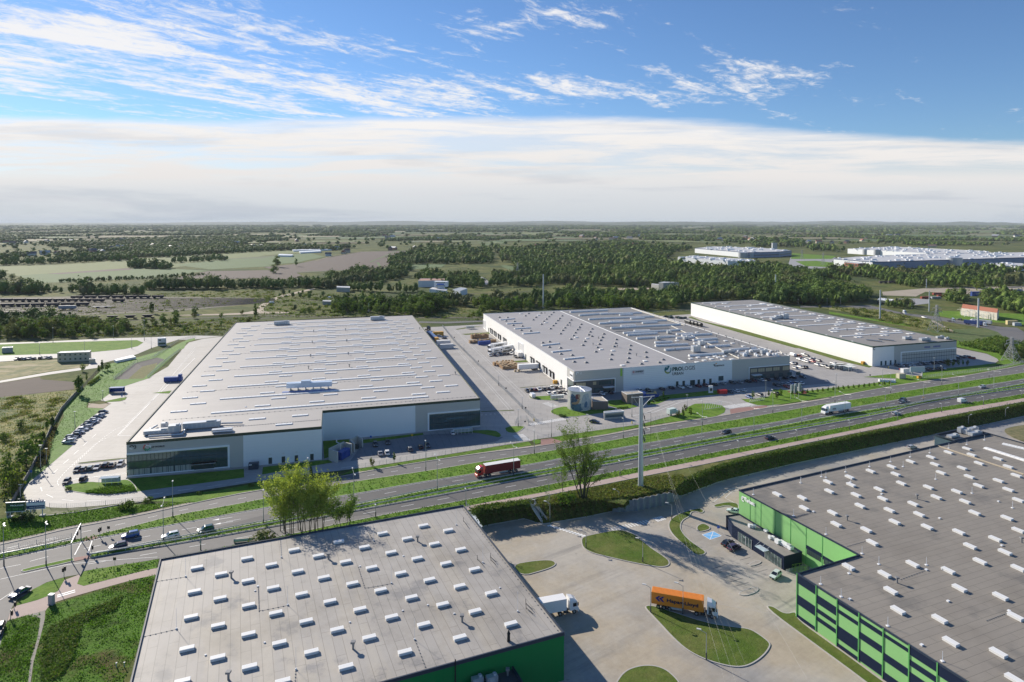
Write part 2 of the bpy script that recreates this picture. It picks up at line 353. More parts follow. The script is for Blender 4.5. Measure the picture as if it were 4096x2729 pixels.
# yard floor
ext=[(BT[-1][0]+300,BT[-1][1]+165),(700,-70),(-62,-70),(-45,152)]
sheet('yard_pavement',BT+[(p[0],p[1]) for p in ext],YZ,m_yard)
# embankment slope between crest and bottom
def resample(P,n):
    L=[0]
    for i in range(1,len(P)): L.append(L[-1]+math.dist(P[i],P[i-1]))
    out=[]
    for k in range(n):
        t=L[-1]*k/(n-1); i=1
        while i<len(P)-1 and L[i]<t: i+=1
        a=(t-L[i-1])/max(1e-6,L[i]-L[i-1]); out.append((P[i-1][0]+(P[i][0]-P[i-1][0])*a,P[i-1][1]+(P[i][1]-P[i-1][1])*a))
    return out
m_bank=mat('bank_weeds',(.07,.085,.022),rough=.95,c2=(.13,.12,.04),vs=.3,var=.6,bump=.4,bs=1.5,spec=.05)
CRx=CR+[hole[len(CR)]]; BTx=BT+[ext[0]]
# pair by nearest x so that the slope keeps square to its edge
def bank():
    n=260; a=resample(CRx,n); b=resample(BTx,n); mb=MB(); rows=7
    random.seed(4)
    for i in range(n):
        for r in range(rows):
            t=r/(rows-1); x=a[i][0]+(b[i][0]-a[i][0])*t; y=a[i][1]+(b[i][1]-a[i][1])*t
            z=YZ*t + (random.uniform(-.12,.25) if 0<r<rows-1 else 0); mb.v.append((x,y,z))
    for i in range(n-1):
        for r in range(rows-1):
            k=i*rows+r; mb.f.append((k,k+1,k+rows+1,k+rows)); mb.m.append(0)
    o=mb.build('embankment',m_bank); o['kind']='structure'; return a,b
BA,BB=bank()
# --- road lines, far to near
RL={
1:"B-400,1480 B0,1390 B400,1300 B800,1200 B1300,1108 B1700,1030 B2110,940 D400,850 D850,760 D1500,660 D2230,520 E910,385 E1570,285 E2150,220 H435,820 H1000,730 H1500,635 H2352,505 J870,700 J1100,675 J1700,580 I0,1130 I736,990 I1150,930 I1700,855 I2352,735 I2900,600",
2:"B-400,1610 B0,1505 B300,1440 B900,1330 B1180,1262 B1500,1190 D0,1030 D600,925 D1160,815 D1880,680 E125,612 E910,500 E1500,400 E2352,265 H820,832 H1430,722 H2352,575 J930,765 J1640,640 J2352,535 I740,1070 I1360,970 I1930,880 I2352,820 I2900,720",
3:"B-400,1670 B0,1562 B500,1460 B1015,1345 B1190,1305 B1600,1228 D0,1140 D700,1010 D1180,925 E0,785 E740,650 E1500,530 E2352,385 H520,990 H1440,830 H2352,665 J1000,875 J1500,760 J2352,620 I1000,1110 I1560,1020 I2352,895 I2900,800",
4:"B1090,1508 B1400,1450 D0,1312 D500,1215 D1170,1095 E60,905 E600,797 E1000,715 E1640,605 E2352,475 H400,1115 H1040,990 H1400,925 H2352,750 J700,975 J1700,790 J2352,685 I740,1235 I1560,1090 I2352,950 I2900,850",
5:"B1090,1545 B1400,1490 D0,1372 D1160,1165 D2165,972 E1000,800 E1700,665 E2352,540 H1000,1080 H1380,1000 H2352,815 J1000,1000 J2352,755 I1000,1215 I1560,1115 I2352,1003 I2900,905",
6:"C1030,225 C1400,165 C1900,85 D1200,1300 E50,1090 E1270,865 E2352,670 H1000,1180 H1430,1100 H2352,920 J1000,1085 J2352,820 I1000,1290 I2352,1075 I2900,965",
7:"C1010,410 C1400,310 C1900,185 D1600,1330 E0,1200 E1440,912 E2352,752 H650,1325 H1430,1165 H2352,985 J1000,1150 J2352,880 I1000,1340 I2352,1130 I2900,1020",
8:"C560,640 C900,530 C1870,262 D1500,1420 E0,1270 E1500,962 E2160,835 H100,1480 H800,1350 H1430,1222 H2352,1040 J1000,1190 J2352,920 I2352,1165 I2900,1060"}
RG={k:smooth(g(v),1,False) for k,v in RL.items()}
# road surface: from line 1 to line 6, opening out into the junction at lower left
junction=g("C1030,225 C975,265 C780,300 C560,365 C400,450 C300,520 C190,580 C130,700 C90,820 C60,900 C0,1130 C-150,1500 C-600,1500 C-900,300")
far6=[p for p in RG[6]]
sheet('highway',RG[1]+RG[6][::-1]+junction[1:]+[RG[1][0]],.02,m_asph)
sheet('carriageway',RG[3][18:]+RG[4][::-1][:-4],.025,m_asph2); sheet('carriageway',RG[5][6:]+RG[6][::-1][:-10],.026,m_asph2)
def median(name,P,z=.14,m=m_grass,kerb=True,sm=0,zb=0.,kw=.28,km=None):
    P=ccw(P); 
    if sm: P=smooth(P,sm)
    sheet(name,P,zb+z,m)
    if kerb: MB().strip(P,kw,zb-.02,zb+z+.015,closed=True).build('kerb',km or m_kerb)['kind']='structure'
    return P
MED1=median('grass_median',RG[2][9:]+RG[3][::-1][:-9]+g("B1175,1300 B1180,1270"))
median('grass_island',RG[2][:8]+g("B1015,1310 B1010,1345")+RG[3][:4][::-1])
MED2=median('grass_median',RG[4]+RG[5][::-1])
median('grass_island',g("C260,235 C270,215 C400,180 C880,75 C890,110 C700,155 C500,195 C300,240"))
sheet('traffic_island',g("C895,70 C1085,40 C1090,75 C890,115"),.10,m_red)
sheet('traffic_island',g("B1015,1310 B1180,1270 B1185,1305 B1010,1345"),.09,m_red)
VER=sheet('grass_verge',RG[6][6:]+RG[7][::-1][:-4],.06,m_grass)
sheet('grass_verge',g("C1010,235 C1400,165 C1915,90 C1895,185 C1400,310 C1010,410 C930,385 C975,270"),.07,m_grass)
sheet('grass_verge',g("C190,650 C300,530 C400,450 C560,370 C770,310 C775,340 C700,470 C580,530 C450,580"),.07,m_grass)
sheet('cycle_path',RG[7]+RG[8][::-1]+g("C650,580 C600,640 C540,720 C480,725 C330,760 C90,830 C130,700 C190,650 C450,580 C700,470 C775,340 C975,265 C930,385"),.05,m_pink)
sheet('gravel_path',g("C330,760 C480,725 C545,700 C540,820 C480,1050 C400,1350 C370,1568 C370,1700 C330,1700 C340,1568 C370,1300 C450,1050 C490,800"),.06,mat('gravel',(.30,.28,.24),rough=.95,var=.25,vs=1.5))
sheet('grass_field',g("C560,660 C1870,268 S620,2440 S490,2729 S440,2900 C375,1700 C400,1350 C480,1050 C540,820"),.035,m_rough)
sheet('grass_field',g("C90,830 C330,760 C490,725 C490,800 C450,1050 C370,1300 C340,1568 C330,1700 C-300,1700 C0,1130 C60,900"),.033,m_rough)
# strip of sand along the far kerb of the service road
MB().strip(RG[1],1.6,0,.045,off=1.0).build('road_verge',m_sand)['kind']='structure'
MB().strip(RG[1],.3,0,.16,off=.15).build('kerb',m_kerb)['kind']='structure'
MB().strip(RG[6][6:],.3,0,.13,off=-.15).build('kerb',m_kerb)['kind']='structure'
MB().strip(RG[8][6:],.2,0,.12,off=-.1).build('kerb',m_kerb)['kind']='structure'
# lane dashes and edge lines
def dashes(line,frac_a,frac_b,t,name,on=4.,gap=8.,w=.16,z=.05,i0=0.,i1=1.):
    n=120; a=resample(line[frac_a],n); b=resample(line[frac_b],n)
    # b re-matched to the nearest point of a
    P=[]
    for p in a:
        q=min(b,key=lambda c:(c[0]-p[0])**2+(c[1]-p[1])**2); P.append((p[0]+(q[0]-p[0])*t,p[1]+(q[1]-p[1])*t))
    P=P[int(i0*n):int(i1*n)]; L=[0]
    for i in range(1,len(P)): L.append(L[-1]+math.dist(P[i],P[i-1]))
    def at(s):
        i=1
        while i<len(P)-1 and L[i]<s: i+=1
        k=(s-L[i-1])/max(1e-6,L[i]-L[i-1]); return (P[i-1][0]+(P[i][0]-P[i-1][0])*k,P[i-1][1]+(P[i][1]-P[i-1][1])*k)
    mb=MB(); s=0
    while s<L[-1]-on:
        mb.strip([at(s),at(s+on)],w,z-.01,z); s+=on+gap
    o=mb.build(name,m_white); o['kind']='structure'
dashes(RG,1,2,.5,'lane_marking',on=2.5,gap=6,z=.04)
dashes(RG,3,4,.5,'lane_marking',i0=.25,z=.045); dashes(RG,3,4,.5,'lane_marking',i1=.24,z=.045); dashes(RG,5,6,.5,'lane_marking',z=.045)
for l,off in ((3,-.5),(4,.4),(5,-.4)): MB().strip(RG[l][4:],.14,.03,.046,off=off).build('edge_line',m_white)['kind']='structure'
# crossings at the junction
def zebra(P0,P1,n,ln,w,z,name='crossing_marking',vec=None):
    # n bars between P0 and P1, each ln long square to the line P0-P1
    mb=MB(); d=Vector(P1)-Vector(P0); u=d.normalized(); v=Vector(vec).normalized() if vec else Vector((-u.y,u.x))
    for i in range(n):
        c=Vector(P0)+d*((i+.5)/n); a=c-v*ln/2; b=c+v*ln/2; mb.strip([tuple(a),tuple(b)],w,z-.01,z)
    o=mb.build(name,m_white); o['kind']='structure'; return o
rd=Vector(g1("B900,1500"))-Vector(g1("B300,1620"))
zebra(g1("B980,1360"),g1("B905,1500"),2,.2,.2,.05)
for s in ("B985,1350 B900,1510","B1110,1340 B1060,1490"):
    MB().strip(g(s),.25,.03,.05).build('crossing_marking',m_white)['kind']='structure'
for s in ("C690,525 C905,460","C690,545 C908,482"): MB().strip(g(s),.45,.03,.075).build('crossing_marking',m_white)['kind']='structure'
for s in ("B0,1470 B300,1400 B700,1310","B0,1545 B1000,1345","C0,200 C250,150","C0,330 C400,240 C900,130 C1900,60","C0,580 C150,480"):
    MB().strip(smooth(g(s),1,False),.13,.03,.048).build('edge_line',m_white)['kind']='structure'
mb=MB()
for s in ("D550,1130 D700,1105","D530,1080 D690,1055"):
    p,q=g(s); mb.strip([p,q],.2,.03,.05); d=(Vector(q)-Vector(p)).normalized(); nn=Vector((-d.y,d.x)); P=Vector(p)
    a=P-d*2; mb.face([(*(P+nn*.55),.052),(*a,.052),(*(P-nn*.55),.052)][::-1])
mb.build('lane_arrow',m_white)['kind']='structure'
# --- logistics park paving
pk="B285,760 B300,830 B380,890 B600,935 B850,942 B1300,905 B1750,850 D0,780 D1400,560 D2225,462 E530,400 E1130,305 E1850,185 E2150,140 H150,775 H300,757 H750,685 H1380,600 H1700,512 H1880,475 J0,820 J430,770 J870,695 J1100,640 J1700,560 J2352,440 I420,960 I830,900 I1120,880 I1300,820 I2000,705 I2060,660 I1900,590 I1545,520 G1090,112 G820,130 F850,235 F350,262 F120,272 a1640,178 a1500,195 a1395,222 a1350,265 a1240,400 a1100,480 A1490,985 A1340,1060 A1215,1150 A1340,1190 A1180,1300 A940,1470 B740,165 B880,185 B500,512 B340,640 B285,700"
sheet('park_paving',g(pk),.03,m_conc)
def patch(name,s,m,z=.05,sm=1,kerb=False,zb=0.,h=None):
    P=g(s,zb)
    if sm: P=smooth(P,sm)
    if kerb: return median(name,P,z=h or .13,m=m,zb=zb)
    sheet(name,P,zb+z,m); return P
# left loop
patch('grass_island',"B745,685 B860,655 B1070,625 B1230,640 B1440,610 B1560,600 B1640,690 B1650,745 B1300,785 B1050,770 B850,740",m_grass,kerb=True,sm=2)
patch('grass_slope',"B1535,590 B2352,525 D830,470 D835,575 D0,690 B2352,655 B1650,745 B1640,690",m_grass,z=.07,sm=0)
patch('grass_slope',"D1060,450 D1850,360 D1900,395 D1050,540",m_grass,z=.07,sm=0)
patch('grass_slope',"E30,135 E880,38 E885,60 E340,140 E150,165 D1800,350 D1785,135 D2200,110",m_grass,z=.07,sm=0)
patch('car_park_paving',"E0,380 E160,160 E700,70 E1500,30 E1850,90 E1750,150 E1130,240 E500,320 E120,362",m_dpave,z=.06,sm=0)
patch('grass_slope',"E1270,45 E1500,30 E1720,75 E1800,95 E1830,60 E1740,0 E1440,10",m_grass,z=.09,sm=1)
patch('grass_slope',"D1750,640 D1400,560 D1000,640 D500,735 D0,790 B2300,780 B1800,860 B2352,880 D400,840 D850,750 D1500,650 D2230,500 D2210,460",m_grass,z=.055,sm=0)
patch('grass_verge',"E105,470 E530,405 E1130,308 E2150,140 E2190,185 E2100,200 E1570,275 E910,375 E120,505",m_grass,z=.06,sm=0)
patch('grass_verge',"B-300,1450 B0,1350 B400,1270 B800,1170 B1300,1080 B1900,950 B2352,865 B1800,900 B1560,905 B900,985 B600,1030 B300,1050 B80,1060 B-300,1120",m_grass,z=.05,sm=0)
MB().strip(g("B460,1050 B900,1000 B1450,905 B1760,865"),.35,0,.25).build('kerb',m_kerb)['kind']='structure'
patch('gravel_strip',"B600,940 B850,945 B1300,908 B1750,852 B1760,862 B1450,902 B900,995 B600,1030 B300,1040 B330,920 B385,895",mat('thin_grass',(.13,.15,.06),rough=.95,var=.4,vs=.6,layers=(((.28,.26,.2),.4,.5,.7,None),)),z=.045,sm=0)
patch('grass_bank',"B740,165 B880,185 B500,512 B340,640 B290,680 B300,600 B500,330 A770,1350 A760,1250 A900,1100 A990,1020 A1180,830 A1290,720 A1640,640 A2050,520 A2260,420 A2352,400 A2352,420 A2250,455 A2220,525 A2170,545 A1850,840 A1800,885 A1490,985 A1340,1060 A1215,1150 A1060,1170 A1040,1240 A1230,1250 A1340,1190 A1180,1300 A940,1470",mat('bank_grass',(.11,.235,.022),rough=.9,c2=(.11,.21,.03),vs=.1,var=.5,bump=.3,bs=1.2),z=.065,sm=0)
patch('grass_island',"A1250,1165 A1540,1105 A1500,1160 A1290,1175",m_grass,z=.09)
patch('grass_island',"A1835,1065 A2070,1035 A2040,1070",m_grass,z=.09,sm=0)
patch('grass_island',"B935,408 B960,395 B1530,335 B1530,350 B980,412",m_grassd,kerb=True)
patch('flower_bed',"A1250,1250 A1340,1188 A1300,1188 A1200,1200 A1070,1185 A1060,1240",m_dirt,z=.08,sm=0)
# retention basin: stone side, side with deep shade painted into its colour, reeds
sheet('basin_side',g("A1370,905 A1640,700 A1715,745 A1545,895"),.075,mat('stone_riprap',(.13,.12,.11),rough=.95,var=.4,vs=.9,bump=.1))
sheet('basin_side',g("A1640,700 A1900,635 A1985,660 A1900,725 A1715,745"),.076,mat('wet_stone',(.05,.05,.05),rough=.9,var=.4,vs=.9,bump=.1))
sheet('basin_floor',g("A1545,895 A1715,745 A1900,700 A1870,760 A1730,890"),.077,mat('reed_bed',(.13,.15,.04),rough=.95,var=.5,vs=.6,c2=(.19,.17,.06),bump=.4,bs=1.5))
# left far area: roads, lawn
sheet('side_road',g("A-200,480 A0,460 A600,440 A1300,405 A1700,395 A2352,370 a1640,175 a1400,205 A2150,420 A1830,520 A1640,600 A1250,700 A1170,760 A960,790 A600,840 A0,940 A-200,980 A-200,960 A0,915 A600,810 A960,760 A1060,740 A1090,690 A1110,640 A690,640 A0,685 A-200,690"),.045,mat('pale_road',(.34,.33,.315),rough=.75,var=.08,vs=.2,dirt=.2))
patch('lawn',"A-200,480 A0,478 A600,455 A1650,425 A1730,455 A1660,500 A1500,535 A1130,570 A700,590 A0,612 A-200,615",m_grass,z=.07,sm=0)
patch('bare_field',"A-300,960 A0,945 A480,870 A500,900 A900,930 A890,1020 A0,1115 A-300,1150",m_plough,z=.05,sm=0)
patch('dry_meadow',"A0,690 A700,660 A1090,690 A1050,740 A950,760 A600,800 A0,910 A-300,950 A-300,700",mat('dry_grass',(.26,.225,.09),rough=.95,var=.35,vs=.15,c2=(.12,.14,.045),layers=(((.35,.29,.17),.04,.52,.6,(1,3,1)),)),z=.04,sm=0)
patch('dry_meadow',"A-300,1130 A0,1110 A890,1030 A905,1080 A740,1250 A700,1300 A560,1568 B480,200 B0,600 B-300,600",mat('dry_meadow',(.31,.27,.085),rough=.95,var=.4,vs=.2,c2=(.15,.17,.04),layers=(((.07,.11,.025),.06,.5,.6,(1,2.5,1)),),bump=.3),z=.04,sm=0)
# band between service road and park, grass pieces with trees
patch('grass_verge',"H310,757 H750,688 H1380,602 H1700,515 H1850,478 H1930,430 H1970,385 H2050,350 H2200,344 G1350,1195 G1470,1215 G1515,1255 G1500,1300 G1400,1345 G530,1460 H1000,712 H435,800",m_grass,z=.08,sm=0)
patch('grass_island',"H305,440 H340,410 H500,375 H800,430 H1050,400 H1110,410 H1000,455 H800,480 H560,512 H400,495 H320,465",m_grass,kerb=True)
patch('grass_island',"H1005,310 H1180,300 H1360,385 H1180,420 H1005,370",m_grass,z=.09,sm=0)
patch('grass_island',"H40,262 H180,258 H330,250 H500,262 H350,310 H200,305 H80,290",m_grass,kerb=True)
patch('grass_island',"H1460,330 H1640,250 H2200,195 H2352,185 H2352,235 H1750,290 H1600,350 H1480,365",m_grass,z=.09,sm=0)
patch('car_park_paving',"G0,1075 G300,1050 G1500,940 G2352,860 J1300,290 J1400,300 J1650,405 J1300,430 J950,470 J850,440 J560,465 J300,500 G700,1090 G640,1060 H1400,330 H1180,300 H1000,300 H800,240 H650,215",m_dpave,z=.055,sm=0)
patch('grass_island',"G1700,1130 G1760,1170 G1900,1210 G2100,1212 J870,672 J1100,648 J1700,555 J2352,440 J2352,395 J2100,410 J1700,455 J1400,490 J1250,500 J940,475 J900,560 J700,592 J600,595 J555,590",m_grass,z=.085,sm=0)
patch('red_entrance',"J430,775 J420,720 J520,700 J870,672 J870,690 J650,735",m_red,z=.06,sm=0)
patch('red_entrance',"H190,830 H190,780 H320,765 H440,800 H430,825 H200,860",m_red,z=.065,sm=0)
patch('grass_verge',"E2190,118 E2300,118 E2300,160 E2230,175",m_grass,z=.09,sm=1)
patch('grass_verge',"F1110,1470 F1360,1460 F1330,1500 F1250,1550 F1130,1540",m_grass,kerb=True)
patch('grass_verge',"I415,872 I700,840 I830,830 I1060,860 I1120,880 I1300,850 I1700,800 I2352,700 I2352,720 I1700,840 I1150,915 I736,978 I0,1105 I0,1050 I600,935 I640,920 I800,905 I820,890",m_grass,z=.09,sm=0)
patch('grass_bank',"G1060,150 G1100,140 G1230,195 G1700,300 G2352,480 J1900,120 J2140,200 J2100,215 J1700,120 J1250,-20 G2352,520 G1700,340 G1230,205",m_grassd,z=.09,sm=0)
patch('grass_bank',"I2060,690 I2030,650 I1900,585 I1540,505 I1545,430 I1700,480 I2100,600 I2200,650 I2352,700 I2100,720",m_grass,z=.06,sm=0)
patch('shade_grass',"I1390,770 I1700,740 I2050,700 I2100,715 I1700,800 I1300,850 I1120,878 I1120,820",m_grass,z=.1,sm=0)
patch('grass_verge',"I0,80 I500,165 I1000,235 I980,265 I500,185 I0,105",m_grass,z=.06,sm=0)
patch('grass_island',"F515,295 F700,262 F850,262 F700,275 F540,300",m_grassd,z=.08,sm=0)
for s in ("F590,352 F930,330 F930,350 F640,362","F960,700 F1390,665 F1390,690 F980,708","F1295,1000 F1800,950 F1300,1004","F825,1285 F1225,1268 F1225,1275 F830,1292"): patch('grass_strip',s,m_grassd,z=.1,sm=0)
# markings in the park
def dots(s,on=1.,gap=1.,w=.22,z=.06,zb=0,name='bay_marking'):
    P=smooth(g(s,zb),1,False); L=sum(math.dist(P[i],P[i-1]) for i in range(1,len(P))); n=max(2,int(L/(on+gap))*2); Q=resample(P,n+1); mb=MB()
    for i in range(0,n,2): mb.strip([Q[i],Q[i+1]],w,zb+z-.01,zb+z)
    mb.build(name,m_white)['kind']='structure'
for s in ("A2352,510 A1500,1568 B1230,100 B860,430 B700,600 B690,650 B720,680","A2352,540 A1560,1450 B1350,0 B850,460","F470,470 F1170,1270","F490,470 F1200,1260","F500,300 F1340,1110","F520,300 F1370,1095","F820,1335 F1250,1300","F820,1325 F1240,1290"): dots(s)
for s in ("A2352,640 A1420,1568 B1420,72 B1580,70","G530,1310 G850,1180 G1060,1140 G1380,1140 G1600,1190","H1200,510 H1560,450","H1560,450 H1950,300 H2150,295"): MB().strip(smooth(g(s),1,False),.25,.04,.06).build('bay_marking',m_white)['kind']='structure'
for s in ("B1160,50 B560,600","B490,690 B500,740 B570,790 B690,835 B850,858 B1100,860 B1300,850 D300,700 D2300,420"): dots(s,2.5,6,.18)
for k in range(6):
    a=g1("B%d,%d"%(870+115*k,610-13*k)); b=g1("B%d,%d"%(925+115*k,590-13*k)); c=g1("B%d,%d"%(985+115*k,598-13*k)); MB().strip([a,b],.2,.04,.062).build('bay_marking',m_white)['kind']='structure'; MB().strip([b,c],.2,.04,.062).build('bay_marking',m_white)['kind']='structure'
MB().strip(g("B865,600 B1510,518"),.2,.04,.063).build('bay_marking',m_white)['kind']='structure'
zebra(g1("H60,600"),g1("H480,530"),20,3.2,.5,.06); zebra(g1("G1520,1240"),g1("G1670,1215"),8,5,.5,.07); zebra(g1("G1680,1215"),g1("G1830,1195"),8,5,.5,.07); zebra(g1("F1600,1180"),g1("F1720,1230"),7,4,.5,.06); zebra(g1("E2020,60"),g1("E2110,130"),6,5,.6,.06)
# bay lines of the shaded car park
mb=MB()
for k in range(15):
    p=Vector(g1("E%d,%d"%(210+85*k,330-11.5*k))); q=Vector(g1("E%d,%d"%(170+85*k,250-11.5*k))); mb.strip([tuple(p),tuple(q)],.12,.05,.07)
    p=Vector(g1("E%d,%d"%(330+85*k,200-11.5*k))); q=Vector(g1("E%d,%d"%(290+85*k,130-11*k))); mb.strip([tuple(p),tuple(q)],.12,.05,.07)
mb.build('bay_marking',mat('dark_blocks',(.10,.10,.10)))['kind']='structure'
# --- yard islands (z=YZ)
YI=["L440,935 L700,890 L900,878 L960,900 L975,930 L930,965 L800,1010 L560,1075",
"L1282,640 L1300,605 L1400,575 L1730,510 L1850,540 L1960,590 L2100,720 L2300,850 L2345,900 L2340,940 L2280,962 L2180,958 L1900,910 L1560,830 L1400,790 L1300,730",
"K375,450 K400,390 K480,330 K590,290 K740,250 K790,275 K800,295 K765,315 K700,290 K640,300 K635,350 K550,390 K515,450 K520,520 K600,620 K720,710 K850,795 K715,835 K600,730 K450,600 K390,520",
"K715,490 K730,460 K800,432 K905,500 K745,545 K720,510",
"K905,215 K1080,178 K1180,190 K1218,210 K1218,265 K1180,255 K1085,215 K950,248",
"M137,385 M150,370 M200,372 M320,410 M560,490 M760,520 M860,530 M940,580 M995,625 M1000,650 M960,710 M880,770 M800,795 M700,785 M560,745 M430,680 M330,590 M230,480",
"M-60,900 M0,820 M100,785 M200,783 M280,810 M340,860 M380,910 M380,1000 M-100,1000",
"h108,1000 h170,993 h262,1058 h350,1035 h350,1092 h660,1312 h1010,1568 h1200,1710 h1050,1710 h880,1568 h500,1290"]
for s in YI: patch('grass_island',s,m_grassd,zb=YZ,kerb=True,sm=2)
for s in ("K1335,930 K1450,880 K1505,905 K1370,955","K1215,1290 K1290,1310 K1400,1280 K1460,1240 K1440,1200 K1260,1250"): patch('kerb_island',s,m_yard,zb=YZ,kerb=True,sm=1)
zebra(g1("L880,455",YZ),g1("L1330,590",YZ),12,1.4,.75,YZ+.02,vec=Vector(g1("L940,440",YZ))-Vector(g1("L880,455",YZ)))
zebra(g1("L1640,510",YZ),g1("L2100,410",YZ),13,2.2,.4,YZ+.02,vec=Vector(g1("L1760,500",YZ))-Vector(g1("L1700,460",YZ))); zebra(g1("L2170,395",YZ),g1("L2280,365",YZ),5,2.6,.5,YZ+.02,vec=Vector(g1("L1760,500",YZ))-Vector(g1("L1700,460",YZ)))
P=g("K778,570 K915,530 K1015,585 K875,630",YZ); sheet('disabled_bay',P,YZ+.015,mat('blue_paint',(.16,.42,.72),rough=.7,var=.15,vs=2)); 
mb=MB(); mb.strip(P,.2,YZ,YZ+.025,closed=True); mb.strip([P[0],P[2]],.18,YZ,YZ+.024); mb.strip([P[1],P[3]],.18,YZ,YZ+.023); mb.build('bay_marking',m_white)['kind']='structure'
for s in ("K920,172 K1110,25 K1290,-10","K1190,195 K1055,128 K1140,50 K1225,32","L2352,165"): 
    P=g(s,YZ)
    if len(P)>1: MB().strip(P,.14,YZ,YZ+.02).build('bay_marking',m_white)['kind']='structure'
for k,(a,b) in enumerate(((910,980),(980,1030),(1050,1085),(1120,1140),(1190,1190))):
    MB().strip(g("K%d,%d K%d,%d"%(a,b,a+150,b-45),YZ),.12,YZ,YZ+.018).build('bay_marking',mat('dark_blocks',(.1,.1,.1)))['kind']='structure'
for k in range(5): MB().strip(g("K%d,%d K%d,%d"%(1165+70*k,830+48*k,1290+70*k,795+48*k),YZ),.1,YZ,YZ+.018).build('bay_marking',MATS['dark_blocks'])['kind']='structure'
MB().strip(BB,.3,YZ-.05,YZ+.16,off=-.1).build('kerb',m_kerb)['kind']='structure'
MB().strip(g("K960,1400 M1175,455",YZ),.1,YZ,YZ+.01).build('bay_marking',m_kerb)['kind']='structure'
# --- fields and the far country
for i,(s,k) in enumerate((("q-200,470 q500,450 q1170,400 q2354,335 q2354,360 q1500,470 q1100,475 q200,560 q0,500",0),("q150,540 q1100,480 q1500,485 q1800,500 q1300,560 q500,600 q320,605",1),("q1180,395 q1700,345 q2354,320 r900,310 r700,325 r0,380 q2354,375 q1450,440",0),("q1500,450 q1950,400 r0,395 r500,345 r640,380 r400,430 r150,450 q2354,460 q1800,490",1),("q1900,400 q2354,370 r380,345 r100,395",3),("q400,525 q1100,478 q1150,490 q500,530",4))):
    sheet('field',g(s),.10+.02*i,m_field[k])
sheet('ploughed_field',g("q1780,505 q2354,495 r120,470 r420,440 r600,400 r960,337 r1330,330 r1400,335 r1190,415 r1190,490 r880,497 r400,520 r500,570 r0,575 q2354,560 q1650,580 q1450,570"),.3,m_plough)
MB().strip(g("r1250,335 r1030,425 r1095,430 r1125,490"),5,.3,.4).build('field_track',m_field[1])['kind']='structure'
MB().strip(g("r400,515 r880,495 r1190,490"),9,.3,.42).build('field_track',m_field[1])['kind']='structure'
MB().strip(g("r960,335 r700,375 r560,415"),5,.3,.45).build('field_track',m_field[2])['kind']='structure'
sheet('field',g("r1370,440 r1680,442 r1640,470 r1380,490"),.2,m_field[1]); sheet('field',g("r2130,450 r2354,470 s130,520 s0,455 r2260,455"),.2,m_field[1]); sheet('field',g("r1930,235 r2200,250 r2180,270 r1980,285"),.2,m_field[1])
# rail yard: ballast with rows of track
sheet('rail_ballast',g("q-200,735 q600,720 q1500,722 q2300,735 q2354,760 q1900,810 q1500,850 q700,880 q-200,905"),.08,mat('ballast',(.085,.075,.065),rough=.95,var=.35,vs=.3,c2=(.13,.12,.07)))
mb=MB()
for k in range(11):
    v0=742+k*14.5; a=g1("q-150,%.1f"%v0); b=g1("q1300,%.1f"%(735+k*10.5)); c=g1("q2354,%.1f"%(740+k*3)); P=smooth([a,b,c],2,False)
    mb.strip(P,.5,.1,.4,off=.8); mb.strip(P,.5,.1,.4,off=-.8)
mb.build('railway_tracks',mat('rail_steel',(.045,.038,.035),rough=.6,metal=.3))['kind']='structure'
mb=MB()
for s in ("q-150,960 q1200,925 q2354,880 r600,905 r1400,880","q1100,965 q1800,950 q2354,900","r0,700 r700,720 r1300,725 r2000,690 s300,680","r0,740 r700,760 r1200,715","r60,880 r1400,905 r2354,890","r1450,905 r2000,905 r2354,905"):
    P=smooth(g(s),1,False); mb.strip(P,3.2,.05,.14)
mb.build('railway_bed',MATS['ballast'])['kind']='structure'
sheet('dirt_track',smooth(g("r0,850 r60,835 r80,800 r130,765 r250,715 r400,680 r540,650 r570,655 r420,690 r260,730 r150,785 r110,830 r130,855 r330,850 r340,865 r0,870 q2000,880 q1500,885 q1500,880 q2050,865"),1),.16,m_dirt)
sheet('back_road',g("F60,215 F400,225 F850,205 F850,190 F400,205 F90,200"),.05,m_asph)
sheet('far_road',smooth(g("r1965,550 r2000,555 r2055,605 r2050,625 r2000,615 r1975,580"),1),.2,mat('pale_asphalt',(.3,.3,.3),rough=.8))
# roads at the right
sheet('country_road',smooth(g("I380,10 I480,0 I600,30 I900,100 I1300,140 I1650,200 I2000,260 I2352,280 I2352,470 I2150,420 I2000,300 I1600,235 I1250,175 I880,115 I560,50 I440,40"),1),.06,m_asph)
sheet('country_road',g("t430,800 t850,800 t990,795 t1050,800 t1040,830 t960,830 t850,812 t430,815"),.07,m_asph)
sheet('bare_ground',g("t1130,680 t1500,650 t2354,630 t2354,690 t1900,700 t1500,680 t1420,720 t1140,710"),.06,mat('sand_ground',(.36,.31,.24),rough=.95,var=.2,vs=.05,dirt=.4))
sheet('depot_yard',g("t1100,745 t1380,735 t1530,745 t1530,780 t1400,795 t1200,785"),.07,mat('pale_asphalt',(.3,.3,.3)))
sheet('dirt_track',g("I1230,180 I1280,200 I1500,310 I1480,330 I1250,210"),.07,m_dirt)
sheet('depot_yard',g("t350,380 t720,385 t830,430 t690,470 t400,500 t330,440"),.3,MATS['pale_asphalt']); sheet('lawn',g("t360,350 t740,375 t700,400 t350,400"),.4,m_grass); sheet('lawn',g("t390,420 t560,415 t790,440 t680,470 t470,460"),.45,m_grass)
sheet('substation_lawn',g("I1370,70 I2352,110 I2352,240 I2000,210 I1500,165 I1250,120"),.055,m_grass)
sheet('dry_meadow',g("I0,0 I500,20 I900,130 I1250,200 I1500,330 I1300,300 I900,240 I500,120 I0,60"),.045,MATS['dry_meadow'])
